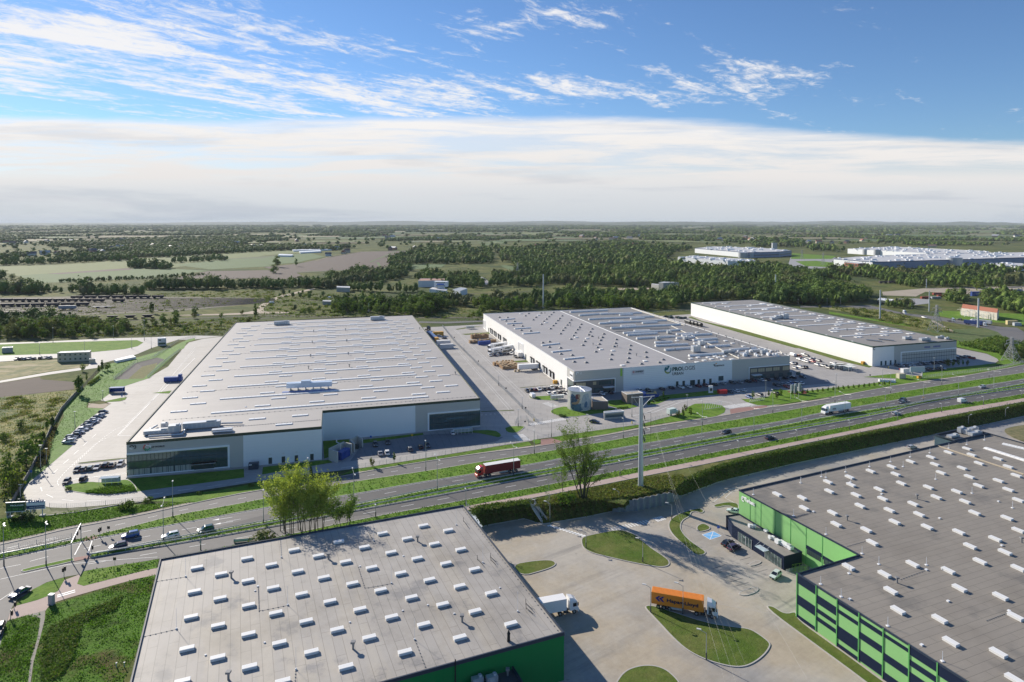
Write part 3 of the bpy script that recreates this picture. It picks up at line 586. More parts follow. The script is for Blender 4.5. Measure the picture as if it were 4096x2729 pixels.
sheet('scrub_ground',g("I1300,300 I1900,280 I2050,330 I2150,430 I2352,500 I2352,700 I2050,600 I1600,440 I1100,290"),.044,mat('scrub_green',(.06,.11,.02),rough=.95,c2=(.12,.14,.04),vs=.08,var=.5,bump=.4))
sheet('forest_clearing',g("s110,560 s250,560 s260,600 s120,600"),.2,m_field[2])
for s in ("s560,640 s760,630 s760,650 s560,665","s1000,650 s1270,645 s1280,660 s1010,670"): sheet('forest_clearing',g(s),.2,m_dirt)
sheet('mound',smooth(g("d1870,870 d1920,850 d2022,835 d2100,830 d2100,960 d2022,960 d1900,910",YZ),1),YZ+.3,mat('dry_mound',(.2,.17,.08),rough=.95,var=.5,vs=.5,c2=(.1,.11,.04)))
# ================= BUILDINGS =================
m_roof1=mat('membrane_light',(.42,.39,.35),rough=.55,var=.05,vs=.15,kind='seams',th=16,sx=24,sy=3,seam=.10,dirt=.14,msize=.006,streak=.12)
m_roof2=mat('membrane_mid',(.40,.38,.365),rough=.6,var=.10,vs=.5,kind='seams',th=16,sx=14,sy=2,seam=.14,dirt=.3,msize=.008,streak=.35)
m_roof2b=mat('membrane_grey',(.25,.24,.225),rough=.62,var=.10,vs=.3,kind='seams',th=16,sx=14,sy=2,seam=.15,dirt=.25,msize=.008,streak=.15)
m_roof3=mat('membrane_warm',(.29,.27,.245),rough=.6,var=.07,vs=.2,kind='seams',th=16,sx=20,sy=3,seam=.12,dirt=.2,msize=.008)
m_roofL=mat('roof_felt_light',(.375,.35,.315),rough=.62,var=.07,vs=.25,kind='seams',th=113,sx=17,sy=1.9,seam=.34,dirt=.9,msize=.013,layers=(((.41,.375,.32),.09,.5,.6,(.25,1.5,1)),((.29,.28,.27),.12,.58,.66,None)))
m_roofR=mat('roof_felt_grey',(.275,.248,.208),rough=.7,var=.09,vs=.3,kind='seams',th=22,sx=11,sy=1.8,seam=.38,dirt=.5,msize=.012,streak=.25,layers=(((.20,.185,.16),.07,.56,.66,None),))
m_grey=mat('panel_grey',(.47,.46,.43),rough=.5,var=.03,vs=.6,kind='vl',sy=3.2,seam=.10)
m_wht=mat('panel_white',(.78,.79,.80),rough=.45,var=.03,vs=.3,kind='zl',sy=1.15,seam=.10)
m_wht2=mat('panel_bright',(.80,.79,.76),rough=.5,var=.03,vs=.3,kind='vl',sy=12,seam=.22)
m_navy=mat('panel_navy',(.009,.018,.045),rough=.6,spec=.15,var=.2,vs=1.5,kind='zl',sy=1.,seam=.3)
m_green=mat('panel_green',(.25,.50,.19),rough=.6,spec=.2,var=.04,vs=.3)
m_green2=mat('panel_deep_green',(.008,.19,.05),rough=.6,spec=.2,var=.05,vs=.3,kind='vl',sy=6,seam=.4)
m_fas=mat('fascia_green',(.045,.06,.035),rough=.6,var=.3,vs=1.5)
m_fasd=mat('fascia_dark_green',(.015,.06,.04),rough=.5)
m_frame=mat('white_frame',(.78,.79,.80),rough=.45)
m_glass=mat('office_glass',(.14,.20,.20),rough=.07,metal=.6,spec=.8)
m_mull=mat('mullion',(.03,.05,.05),rough=.4)
m_dark=mat('dark_cladding',(.085,.085,.085),rough=.5,var=.15,vs=1.,kind='zl',sy=.6,seam=.25)
m_door=mat('door_dark',(.02,.045,.045),rough=.5)
m_rubber=mat('black_rubber',(.02,.02,.02),rough=.8)
m_dome=mat('skylight_dome',(.86,.86,.84),rough=.45,var=.05,vs=3.,trans=.12)
m_upst=mat('skylight_kerb',(.74,.73,.71),rough=.5)
m_greyd=mat('vent_dome',(.22,.22,.22),rough=.5)
m_galv=mat('galvanised',(.52,.54,.56),rough=.4,metal=.5,var=.1,vs=2.)
m_steel=mat('painted_steel',(.45,.47,.48),rough=.5,var=.1,vs=3)
m_pane=mat('lit_pane',(.45,.38,.26),rough=.25,spec=.8)
m_lett=mat('dark_lettering',(.05,.06,.06),rough=.6)
m_lettw=mat('white_lettering',(.85,.85,.85),rough=.5)
m_conw=mat('concrete_wall',(.36,.36,.34),rough=.85,var=.15,vs=1.2,kind='zl',sy=1.2,seam=.4)
PR=[]
def hall(name,label,P,z0,z1,mw,mr,fas=None,fh=.9,cat='warehouse',par=.35,group=None,wallmats=None,roofname='roof'):
    P=ccw(P); t=thing(name,label,cat,(P[0][0],P[0][1],z0),group=group); org=(P[0][0],P[0][1],z0); t['_o']=0; del t['_o']
    W_=[Wall(P[i],P[(i+1)%len(P)]) for i in range(len(P))]
    mb=MB()
    for i,w in enumerate(W_):
        mb.face([w.at(0,z0),w.at(w.L,z0),w.at(w.L,z1),w.at(0,z1)],0)
    mb.build('wall',mw,t,org)
    rf=sheet_child(roofname,P,z1-par,mr,t,org)
    mb=MB(); w_=.3
    mb.strip(P,.35,z1-par-.02,z1,closed=True,off=.175); mb.build('parapet',fas or m_frame,t,org)
    if fas:
        mb=MB(); 
        for w in W_: w.panel(mb,-.05,w.L+.05,z1-fh,z1+.03,0,.06)
        mb.build('fascia',fas,t,org)
    return t,org,W_,rf
def sheet_child(name,P,z,m,t,org):
    P=ccw(P); tr=tessellate_polygon([[Vector((x,y,0)) for x,y in P]]); mb=MB(); mb.v=[(x,y,z) for x,y in P]
    for q in tr:
        a,b,c=[Vector((P[i][0],P[i][1])) for i in q]
        if (b-a).cross(c-a)<0: q=(q[0],q[2],q[1])
        mb.f.append(tuple(q)); mb.m.append(0)
    return mb.build(name,m,t,org)
def bil(Q,s,t): # bilinear in a quad fl,fr,br,bl
    a=Vector(Q[0])*(1-s)+Vector(Q[1])*s; b=Vector(Q[3])*(1-s)+Vector(Q[2])*s; p=a*(1-t)+b*t; return (p.x,p.y)
def link_child(name,me,parent,loc,rz=0,scale=(1,1,1),label=None):
    o=bpy.data.objects.new(name,me); COL.objects.link(o); o.parent=parent; o.location=loc; o.rotation_euler=(0,0,rz); o.scale=scale
    if label: o['label']=label
    return o
def proto_mesh(mb,name,mats):
    o=mb.build(name,mats); me=o.data; bpy.data.objects.remove(o); return me
def dome_mesh(L,Wd,n,h=.5,kh=.35,flat=False):
    mb=MB(); mb.box(0,0,0,L,Wd,kh,0,1)
    for i in range(n):
        l=L/n; c=-L/2+l*(i+.5); rows=[(-Wd/2+.04,kh),(-Wd*(.43 if flat else .3),kh+h*(.95 if flat else .8)),(0,kh+h),(Wd*(.43 if flat else .3),kh+h*(.95 if flat else .8)),(Wd/2-.04,kh)]
        for a in range(4):
            y0,z0=rows[a]; y1,z1=rows[a+1]; mb.face([(c-l*.46,y0,z0),(c+l*.46,y0,z0),(c+l*.46,y1,z1),(c-l*.46,y1,z1)])
        for sgn in (-1,1):
            pts=[(c+sgn*l*.46,y,z) for y,z in rows]; mb.face(pts if sgn>0 else pts[::-1])
    return mb
ME_dome6=proto_mesh(dome_mesh(6.2,1.9,3,.14,.16,True),'skylight',[m_dome,m_upst])
ME_box=proto_mesh(MB().box(0,0,0,2.75,1.15,.55,0,1).box(0,0,.55,2.85,1.25,.16,0,0,.97),'skylight',[m_dome,m_upst])
def hat(r=1.,h=.5):
    mb=MB(); mb.tube((0,0,0),(0,0,.3),r,r,10,1); mb.tube((0,0,.3),(0,0,.3+h),r,r*.35,10,0); return mb
ME_vent=proto_mesh(MB().box(0,0,0,1.9,1.9,.35,0,0).box(0,0,.35,1.9,1.9,.4,0,0,.45),'smoke_vent',[m_greyd,m_greyd])
ME_flat=proto_mesh(MB().box(0,0,0,2.3,2.,.35,0,1).box(0,0,.35,2.2,1.9,.12,0,0),'roof_hatch',[m_dome,m_upst])
ME_pair=proto_mesh(MB().box(-1.5,0,0,2.6,2.6,.2,0,1).box(1.5,0,0,2.6,2.6,.2,0,1).box(-1.5,0,.2,2.5,2.5,.15,0,0,.9).box(1.5,0,.2,2.5,2.5,.15,0,0,.9),'skylight',[m_dome,m_upst])
ME_pipe=proto_mesh(MB().tube((0,0,0),(0,0,1.1),.2,.2,8).box(0,0,1.1,.75,.75,.35),'roof_vent',[m_greyd])
ME_mast=proto_mesh(MB().tube((0,0,0),(0,0,2.6),.06,.04,6).box(0,0,0,.5,.5,.15),'lightning_rod',[m_frame])
ME_drain=proto_mesh(MB().box(0,0,0,.6,.5,.25),'roof_drain',[m_frame])
TH=R(16)
# ---- hall 1 (large hall at the left)
z1=12.6; P1=g("a933,957 b527,842 b535,725 b1697,632 b1197,18 a1740,73",z1)
b1,o1,w1,_=hall('warehouse','biggest warehouse, pale roof with rows of white strips, leftmost of the three big halls',P1,0,z1,m_grey,m_roof1,m_fas,1.0)
Q1=[P1[0],(P1[0][0]+(P1[3][0]-P1[0][0])+0,P1[3][1]),P1[4],P1[5]]
# local frame from the three measured outer corners
def lf(O,th): 
    c,s=math.cos(R(th)),math.sin(R(th)); return lambda a,b:(O[0]+a*c-b*s,O[1]+a*s+b*c)
F1=lf(P1[0],16.2)
def q1(s,t): # the footprint leans a little: shear with depth
    return F1(s+t*.0125+0,t)
n=0; X1=(b1,)
def rel(p,z,org): return (p[0]-org[0],p[1]-org[1],z-(org[2] if len(org)>2 else 0))
kids=[]
cols=[(9.2,36.6),(14.5,47),(41.3,36),(47,46.5),(63.3,36),(69,46.6),(85.2,36),(91,46.6),(107.4,36.2),(112.9,46.8),(118.5,36.5),(124.2,47)]
for s,t0 in cols:
    for k in range(11):
        t=t0+21.55*k
        if t>279: continue
        kids.append((s,t))
kids+= [(41.2,17),(57.3,17),(51.9,6.7)]
kids.sort(key=lambda a:a[1])
big=dome_mesh(6.2,1.9,3,.14,.16,True)
for s,t in kids[:94]: link_child('skylight',ME_dome6,b1,rel(q1(s,t),z1-.34,o1),TH)
rest=MB()
for s,t in kids[94:]:
    p=q1(s,t); rest.add(big,Matrix.Translation((p[0],p[1],z1-.34))@Matrix.Rotation(TH,4,'Z'))
o=rest.build('skylight',[m_dome,m_upst],b1,o1); o['kind']='stuff'
for k in range(12):
    t=30.4+21.75*k
    if t>280: break
    a=q1(22.3,t); b=q1(111,t+.5); L=math.dist(a,b); ang=math.atan2(b[1]-a[1],b[0]-a[0]); sm=dome_mesh(L,2.1,48,.14,.16,True); mb=MB(); mb.add(sm,Matrix.Translation(((a[0]+b[0])/2,(a[1]+b[1])/2,z1-.34))@Matrix.Rotation(ang,4,'Z')); mb.build('light_strip',[m_dome,m_upst],b1,o1)
for i,(s) in enumerate("b470,140 b460,222 b447,322 b432,412 b705,130 b714,212 b726,308 b733,397 b1515,452 b1252,122".split()): link_child('roof_vent',ME_pipe,b1,rel(g1(s,z1),z1-.34,o1))
# roof plant
def plant(parent,org,x,y,z,L,Wd,h,rz,m=None,name='air_handling_unit',fan=True):
    mb=MB(); mb.box(0,0,.25,L,Wd,h,0,0); 
    for k in range(int(L/1.6)): mb.box(-L/2+1.0+1.6*k,-Wd/2-.03,.45,1.1,.05,h-.5,0,1)
    mb.box(-L/2+.6,0,0,.3,Wd,.25,0,1); mb.box(L/2-.6,0,0,.3,Wd,.25,0,1)
    if fan: mb.box(L*.25,0,.25+h,L*.25,Wd*.6,.35,0,1)
    me=proto_mesh(mb,name,[m or m_galv,m_steel]); return link_child(name,me,parent,(x-org[0],y-org[1],z-(org[2] if len(org)>2 else 0)),rz)
zr=z1-.34
def at1(s,z): return g1(s,z)
p=at1("a1490,850",zr); plant(b1,o1,p[0],p[1],zr,13,2.6,2.1,TH)
p=at1("a1165,895",zr); plant(b1,o1,p[0],p[1],zr,9,2.4,1.3,TH); p=at1("a1290,885",zr); plant(b1,o1,p[0],p[1],zr,4,3.,2.6,TH); p=at1("a1215,850",zr); plant(b1,o1,p[0],p[1],zr,2.4,1.2,1.6,TH)
p=at1("a1640,880",zr); plant(b1,o1,p[0],p[1],zr,7,2.,.9,TH,fan=False)
p=at1("b235,90",zr); plant(b1,o1,p[0],p[1],zr,11,3.2,2.5,TH); p=at1("b940,55",zr); plant(b1,o1,p[0],p[1],zr,11,3.2,2.5,TH)
for a,b in (("a1600,830","a1790,825"),("a1095,925","a1350,910"),("a1100,880","a1160,845"),("a1345,910","a1395,830"),("a1570,895","a1720,885"),("a1095,905","a1110,870")):
    p=at1(a,zr); q=at1(b,zr); MB().tube((*p,zr+.6),(*q,zr+.6),.32,n=8).build('duct',m_galv,b1,o1)
# long insulated duct on legs in the middle of the roof
mb=MB(); p=Vector(at1("b272,575",zr)); q=Vector(at1("b605,560",zr)); d=(q-p).normalized(); mid=(p+q)/2; ang=math.atan2(d.y,d.x); L=(q-p).length
mb.box(mid.x,mid.y,zr+1.3,L,3.0,2.1,ang); mb.box(p.x+d.x*L*.42,p.y+d.y*L*.42,zr+3.4,4,2.6,.9,ang)
mb.hexa([(*(p+Vector((-d.y,d.x))*-1.7),zr+1.3)]*2+[(*(p+Vector((-d.y,d.x))*1.7),zr+1.3)]*2,[(*(p-d*1.2),zr+1.4)]*4) if 0 else None
for k in range(6):
    c=p+d*(L*(k+.5)/6); mb.box(c.x,c.y,zr,.25,3,1.3,ang,1)
mb.build('duct_housing',[mat('duct_blue_white',(.55,.64,.74),rough=.35,metal=.3,var=.05,vs=1),m_steel],b1,o1)
MB().box(mid.x-d.y*-3.2,mid.y-3.2*d.x,zr-.01,L+3,2.2,.12,ang).build('roof_mat',mat('blue_mat',(.12,.2,.45),rough=.6),b1,o1)
random.seed(14)
for tt in (9.,25.5,69.,112.,155.5,199.,242.):
    mb=MB()
    mb.dotted([q1(6+k*2.05+random.uniform(-.2,.2) if tt>24 else 4+k*1.0,tt) for k in range(62)],zr,.2)
    mb.build('lightning_conductor',m_greyd,b1,o1)
for k in range(24): p=q1(random.uniform(5,128),random.uniform(24,270)); link_child('roof_drain',ME_drain,b1,rel(p,zr,o1),random.random(),(1,1,1))
# facade, front wall left part
def glazing(t,org,w,a0,a1,z0,z1_,n,name='glazing',frame=(1,1,1,1),fw=.7,mid=None,m=None):
    mb=MB(); w.panel(mb,a0,a1,z0,z1_,-.02,.05); ob=mb.build(name,m or m_glass,t,org)
    mb=MB()
    for k in range(n+1): a=a0+(a1-a0)*k/n; w.panel(mb,a-.05,a+.05,z0,z1_,.05,.12)
    for zz in (mid or ()): w.panel(mb,a0,a1,zz-.12,zz+.12,.05,.13)
    mb.build('mullions',m_mull,ob,(0,0,0)) if 0 else mb.build('mullions',m_mull,t,org)
    mb=MB(); l,r_,tp,bt=frame
    if tp: w.panel(mb,a0-fw*l,a1+fw*r_,z1_,z1_+fw,0,.3)
    if bt: w.panel(mb,a0-fw*l,a1+fw*r_,z0-.35,z0,0,.3)
    if l: w.panel(mb,a0-fw,a0,z0,z1_,0,.3)
    if r_: w.panel(mb,a1,a1+fw,z0,z1_,0,.3)
    mb.build('glazing_frame',m_frame,t,org)
wf=w1[0]; wr=w1[2]; ws=w1[1]
(a0,zt0),(a1,zt1),(a2,zb)=wf.h("a937,1065 a1680,1003 a1677,1145")
glazing(b1,o1,wf,.02,a1,.7,8.0,26,frame=(0,1,1,1),mid=(2.9,5.4))
a_w=wf.h("a1795,1000")[0][0]; mb=MB(); wf.panel(mb,a_w,wf.L+.02,0,z1-1.,0,.05); mb.build('white_panel',m_wht,b1,o1)
mb=MB(); a_g=wr.h("b1220,800")[0][0]; wr.panel(mb,.0,a_g,0,z1-1.,0,.05); ws.panel(mb,0,ws.L,0,z1-1.,0,.05); mb.build('white_panel',m_wht,b1,o1)
h_=wr.h("b1322,752 b1322,878"); glazing(b1,o1,wr,h_[0][0],wr.L-.02,max(.5,h_[1][1]),h_[0][1],12,frame=(1,0,1,1),mid=(3.,5.6))
for s in ("b150,1098","b247,1090","b342,1082","b457,1070"):
    a,z=wf.hit(*px(s)[0]); mb=MB(); wf.panel(mb,a-.62,a+.62,.15,2.5,0,.09); mb.build('door',m_door,b1,o1)
    mb=MB(); wf.panel(mb,a-.4,a+.4,3.3,4.,0,.1); mb.build('louvre',m_upst,b1,o1)
mb=MB(); wf.panel(mb,a1*.66,a1*.86,.7,2.9,.1,.5); mb.build('entrance',m_door,b1,o1)
for k in range(11):
    mb=MB(); q=a1*(.01+.055*k)+.3*(k//4); wf.panel(mb,q,q+a1*.048,.75,2.75,.055,.09); mb.build('frosted_pane',mat('frosted_pane',(.34,.36,.33),rough=.3),b1,o1); mb=MB(); wf.panel(mb,a1*.64,a1*.88,2.9,3.1,.1,1.8); mb.build('canopy',m_frame,b1,o1)
h_=wf.h("a1117,1000 a1215,990"); sign('DP WORLD',h_[1][0]-h_[0][0],m_lett,b1,wf.at(h_[0][0],h_[0][1],.06),wf.u,org=o1,bold=.03)
def arcmark(w,a,z,r,segs,t,org,off=.1,name='emblem',r0=.72):
    mb=MB(); mats=[s[2] for s in segs]
    for i,(d0,d1,m,*rr) in enumerate(segs):
        ri=rr[0] if rr else r0; n=max(3,int(abs(d1-d0)/15))
        for k in range(n):
            t0=R(d0+(d1-d0)*k/n); t1=R(d0+(d1-d0)*(k+1)/n); 
            def pt(th,q): P=w.at(a+math.cos(th)*r*q,z+math.sin(th)*r*q,off); return P
            mb.face([pt(t0,ri),pt(t1,ri),pt(t1,1),pt(t0,1)],i)
    return mb.build(name,mats,t,org)
c=wf.h("a1088,996")[0]; arcmark(wf,c[0],c[1],1.35,[(60,250,mat('emblem_red',(.6,.06,.05))),(-110,60,mat('emblem_white',(.8,.8,.8))),(200,350,mat('emblem_green',(.03,.3,.15)),.45),(20,120,mat('emblem_white',(.8,.8,.8)),.5)],b1,o1)
c=wf.h("a972,995")[0]; arcmark(wf,c[0],c[1],.8,[(0,180,m_lett,.5),(180,300,m_upst,.5)],b1,o1); c=wf.h("a990,1000")[0]; sign('3',.7,m_lett,b1,wf.at(c[0],c[1]-.3,.06),wf.u,org=o1,bold=.03)
mb=MB(); zc=.0
# side office canopy + plinth
mb=MB(); wf.panel(mb,-.1,a1+1.2,0,.35,0,.9); wr.panel(mb,h_[0][0]*0+48,wr.L,0,.3,0,1.0); mb.build('plinth',m_kerb,b1,o1)
# service doors along the left long wall
# ---- hall 2
P2=g("c547,435 G2290,612 G375,30 F855,105",z1); F2=lf(P2[0],16.2)
b2,o2,w2,rf2=hall('warehouse','middle hall with truck docks, its roof half grey domes and half white tubes',P2,0,z1,m_grey,m_roof2,None,par=.25)
D0=g1("G1040,697",z1); D1=g1("F1785,72",z1)
sheet_child('roof_section',[D0,(P2[1][0]-.35,P2[1][1]+.3),(P2[2][0]-.35,P2[2][1]-.35),D1],z1-.23,m_roof2b,b2,o2)
MB().strip([D0,D1],.5,z1-.25,z1-.05).build('roof_joint',m_frame,b2,o2)
doms="F1048,148 F1128,193 F1215,245 F1312,305 F1362,132 F1455,180 F1555,232 F1663,287 F1785,347 F1910,412 F1570,455 F1650,508 F1790,590 F1925,605 F1950,685 F1652,443 F1785,518 F2055,485 F2210,564 F1147,153 F1230,200 F1325,255 F1425,313 F1400,104 F1488,148 F1585,197 F1695,250 F1812,307 F1942,371 F2078,439 F1550,97 F1645,142 F1750,189 F1865,242 F1988,299 F2125,360 F2268,427 F1672,117 F1775,162 F1890,215 F2012,267 F2142,325 F2288,390 F1700,90 F1803,132 F1912,181 F2033,233 F2165,289 F2307,350 F1725,222 F1838,276 F1963,335 F2162,377 F1615,170 F2252,472 F2230,513 F2095,693 G45,350 G27,391 G197,417 G187,461 G170,501 G367,490 G358,538 G347,583 G138,598 G552,570 G130,656 G345,641 G556,628 G325,690 G497,710 G760,658 G715,693"
Z2=z1-.24
for s in doms.split(): link_child('smoke_vent',ME_vent,b2,rel(g1(s,z1),Z2,o2),TH)
for s in "G545,675 G273,728 G155,550 F1310,104 F1520,125 F1612,212 F1975,390 F2105,403 F2275,535 G1095,647 G1185,633 G1305,632 G1390,620 G1430,633 G1505,619 G1258,668 G1345,652 G1480,655 G1590,655 G1172,690 G930,430 G1170,330 G1515,433 G1600,462 G1730,498".split(): link_child('roof_hatch',ME_flat,b2,rel(g1(s,z1),Z2,o2),TH)
for i,s in enumerate(("F1055,180 F1230,165","F1135,227 F1320,217","F1230,287 F1420,275","F1330,347 F1530,332","F1555,488 F1770,465","F1680,568 F1910,545","F1825,655 F2065,632","G1070,618 G1485,592","G780,548 G1130,520","G665,498 G1060,478","G440,410 G905,383","G280,343 G985,305","G325,368 G690,345","G130,283 G970,240","G0,225 G800,188","G0,170 G645,143","G0,115 G500,98","G1565,548 G1880,525","G1260,512 G1560,492","G1120,430 G1410,412","G985,375 G1345,355","G1130,468 G1420,450","G920,405 G1145,392","G660,460 G870,450","G510,222 G690,212","G370,170 G535,162","G235,124 G395,118","G920,358 G1120,350","G110,207 G280,200","G250,258 G430,250","G0,70 G90,66","G410,318 G600,310","F1900,90 F2352,68","F2010,130 F2352,105","F2125,178 F2352,165","F2250,228 F2352,225")):
    a,b=g(s,z1); L=math.dist(a,b); ang=math.atan2(b[1]-a[1],b[0]-a[0]); rt=i>6
    mb=MB()
    if rt: 
        mb.add(dome_mesh(L,1.9,max(2,int(L/2)),.8,.5),Matrix.Translation(((a[0]+b[0])/2,(a[1]+b[1])/2,Z2))@Matrix.Rotation(ang,4,'Z'))
    else: mb.add(dome_mesh(L,2.2,6,.3,.4),Matrix.Translation(((a[0]+b[0])/2,(a[1]+b[1])/2,Z2))@Matrix.Rotation(ang,4,'Z'))
    mb.build('light_strip',[m_dome,m_upst],b2,o2)
for s in ("G190,318 G850,285","G60,262 G600,240","G150,296 G830,274"):
    a,b=g(s,z1); MB().strip([a,b],1.3,Z2,Z2+.2).build('roof_channel',mat('dark_channel',(.10,.11,.12),rough=.6),b2,o2)
for s in "F1597,105 F1775,190 F1908,255 F2020,300 F2245,405 F2178,480 G208,505 G440,610 G872,480 G907,548 G1308,515 G1813,535 G1622,440 G1525,395 G1405,385 G1402,450 G1675,480".split(): link_child('roof_vent',ME_pipe,b2,rel(g1(s,z1),Z2,o2))
for s,L,wd,h in (("G1155,560",5,3,3.4),("G1225,480",4,2.6,2.6),("G1035,415",3.4,2.2,2),("G702,415",3,2,2),("G832,340",3,2,2),("G1550,575",8,2.2,1.6),("G1900,565",9,2.4,1.6),("G1740,600",5,2,1.2),("G1975,585",4,2,2.2)): p=g1(s,z1); plant(b2,o2,p[0],p[1],Z2,L,wd,h,TH)
for a,b in (("G860,255","G1680,650"),("G380,45","G1020,250"),("G1620,585","G1850,590"),("G1860,560","G2170,560"),("G1600,615","G1800,575"),("G2170,560","G2200,590"),("G1440,610","G1640,590")):
    p=g1(a,z1); q=g1(b,z1); MB().tube((*p,Z2+.45),(*q,Z2+.45),.3,n=8).build('duct',mat('duct_cream',(.55,.52,.45),rough=.5),b2,o2)
random.seed(2); mb=MB()
for k in range(26):
    p=g1("G%d,%d"%(random.uniform(1650,2150),random.uniform(560,620)),z1); mb.box(p[0],p[1],Z2,random.uniform(.6,1.6),random.uniform(.5,1.2),random.uniform(.6,1.8),TH)
mb.build('roof_plant',m_frame,b2,o2)
mb=MB()
for k in range(24):
    w=w2[1]; c=w.at(3+k*9.,z1+.1,-.3); mb.box(*c,.5,.5,.7,TH)
mb.build('roof_edge_vents',m_greyd,b2,o2)
f2=w2[0]; l2=w2[3]; r2=w2[1]
A=lambda w,s:[h[0] for h in w.h(s)]
aw0,aw1=A(f2,"c910,500 c1712,420"); mb=MB(); f2.panel(mb,aw0,aw1,0,z1-.1,0,.06); mb.build('white_panel',mat('panel_white_grooved',(.78,.79,.80),rough=.45,kind='zl',sy=1.0,seam=.5,var=.03),b2,o2)
mb=MB(); l2.panel(mb,.3,l2.L-10.5,0,z1-.1,0,.06); mb.build('white_panel',m_wht2,b2,o2)
# offices in the corners
def office(w,a0,a1,zt,t,org,wins,entr=None,fr=(1,1,1,1)):
    mb=MB(); w.panel(mb,a0,a1,.3,zt,0,.1); mb.build('office_cladding',m_dark,t,org)
    mb=MB(); l,r_,tp,bt=fr
    if tp: w.panel(mb,a0-.4*l,a1+.4*r_,zt,zt+.45,0,.4)
    if l: w.panel(mb,a0-.4,a0,.3,zt,0,.4)
    if r_: w.panel(mb,a1,a1+.4,.3,zt,0,.4)
    if bt: w.panel(mb,a0-.4,a1+.4,0,.3,0,.6)
    mb.build('office_frame',m_frame,t,org)
    for (b0,b1_,za,zb,mm) in wins:
        mb=MB(); w.panel(mb,b0,b1_,za,zb,.1,.14); ob=mb.build('window',mm,t,org)
        mb=MB(); n=max(1,int((b1_-b0)/1.4))
        for k in range(n+1): x=b0+(b1_-b0)*k/n; w.panel(mb,x-.04,x+.04,za,zb,.14,.18)
        o_=mb.build('window_frame',m_mull,ob,org)
    if entr is not None:
        mb=MB(); w.panel(mb,entr-3,entr+3,3.2,3.5,.1,2.4); mb.build('canopy',m_frame,t,org); mb=MB(); w.panel(mb,entr-1.2,entr+1.2,.3,2.8,.1,.16); mb.build('door',m_glass,t,org)
ea=A(f2,"c845,560")[0]
office(f2,0.05,ea,7.2,b2,o2,[(1.,6.5,4.6,6.3,m_pane),(10.5,12.5,4.8,6.4,m_pane),(14,21,4.4,6.4,m_glass),(23,ea-1,4.4,6.6,m_glass),(11,18,.8,3,m_glass),(20,ea-6,.5,2.8,m_glass)],entr=ea-4,fr=(0,1,1,1))
eb=A(f2,"G1800,780")[0]; WL=f2.L
office(f2,eb,WL-.05,7.3,b2,o2,[(eb+.8+k*5.1,eb+5.2+k*5.1,4.6,6.5,m_pane) for k in range(int((WL-eb-7)/5.1))]+[(WL-5,WL-.6,4.4,6.6,m_pane)]+[(eb+8+6*k,eb+11+6*k,1,3,m_glass) for k in range(5)],entr=eb+4,fr=(1,0,1,1))
ll=l2.L
office(l2,ll-9.5,ll-.05,7.2,b2,o2,[(ll-8.9,ll-1,1,6.6,m_glass)],fr=(1,0,1,1))
mb=MB(); l2.panel(mb,ll-6,ll-1.2,8.2,11.4,.0,.25); mb.build('sign_panel',m_frame,b2,o2); sign('UNIFIED',4.0,m_lett,b2,l2.at(ll-5.6,9.4,.3),l2.u,org=o2)
mb=MB(); l2.panel(mb,ll-9,ll-1,.3,.8,.3,3.); mb.build('canopy',m_frame,b2,o2)
mb=MB(); sa=A(f2,"c888,430 c901,430"); f2.panel(mb,sa[0],sa[1],8.2,z1-.2,.0,.2); mb.build('lime_sign',mat('lime',(.30,.55,.08),rough=.5),b2,o2)
h_=f2.h("G872,800 G1145,783"); sign('PRO',(h_[1][0]-h_[0][0])*.42,mat('letter_green',(.03,.085,.075)),b2,f2.at(h_[0][0],h_[0][1],.08),f2.u,org=o2,bold=.045,height=2.2); sign('LOGIS',(h_[1][0]-h_[0][0])*.56,m_lett,b2,f2.at(h_[0][0]+(h_[1][0]-h_[0][0])*.44,h_[0][1],.08),f2.u,org=o2,height=2.2)
h_=f2.h("G870,850 G1003,842"); sign('URBAN',h_[1][0]-h_[0][0],m_lett,b2,f2.at(h_[0][0],h_[0][1],.08),f2.u,org=o2,bold=.01,height=1.6)
c=f2.h("G818,782")[0]; arcmark(f2,c[0],c[1],2.2,[(60,200,mat('emblem_teal',(.03,.16,.18)),.0),(200,300,mat('emblem_olive',(.30,.33,.08)),.6),(-60,30,mat('emblem_teal2',(.05,.2,.22)),.7),(95,130,m_frame,.55)],b2,o2)
h_=f2.h("G1380,745 G1497,735"); sign('scanreco',h_[1][0]-h_[0][0],m_lett,b2,f2.at(h_[0][0],h_[0][1],.08),f2.u,org=o2,bold=.02); mb=MB(); q=h_[0]; 
mb.face([f2.at(q[0]-.9,q[1]+1.3,.1),f2.at(q[0]-.1,q[1]+.3,.1),f2.at(q[0]+.7,q[1]+1.3,.1)]); mb.build('emblem',m_lett,b2,o2)
mb=MB(); mb.face([f2.at(q[0]+.4,q[1]+1.5,.1),f2.at(q[0]+1.7,q[1]+1.5,.1),f2.at(q[0]+1.05,q[1]+2.2,.1)]); mb.build('emblem',mat('orange_paint',(.8,.35,.04)),b2,o2)
h_=f2.h("G380,845 G530,780"); mb=MB(); f2.panel(mb,h_[0][0],h_[1][0],h_[0][1],h_[1][1],.06,.2); mb.build('sign_panel',mat('sign_pale',(.62,.60,.62)),b2,o2); sign('UNIFIED²',(h_[1][0]-h_[0][0])*.66,m_lett,b2,f2.at(h_[0][0]+(h_[1][0]-h_[0][0])*.28,h_[0][1]+1.1,.22),f2.u,org=o2,bold=.03)
arcmark(f2,h_[0][0]+1.1,h_[0][1]+1.5,.65,[(0,360,mat('emblem_rose',(.55,.3,.3)),.0)],b2,o2,off=.24)
c=f2.h("c570,450")[0]; arcmark(f2,c[0],c[1],.8,[(0,250,m_frame,.5)],b2,o2); sign('2',.8,m_frame,b2,f2.at(c[0]+1.6,c[1]-.5,.08),f2.u,org=o2)
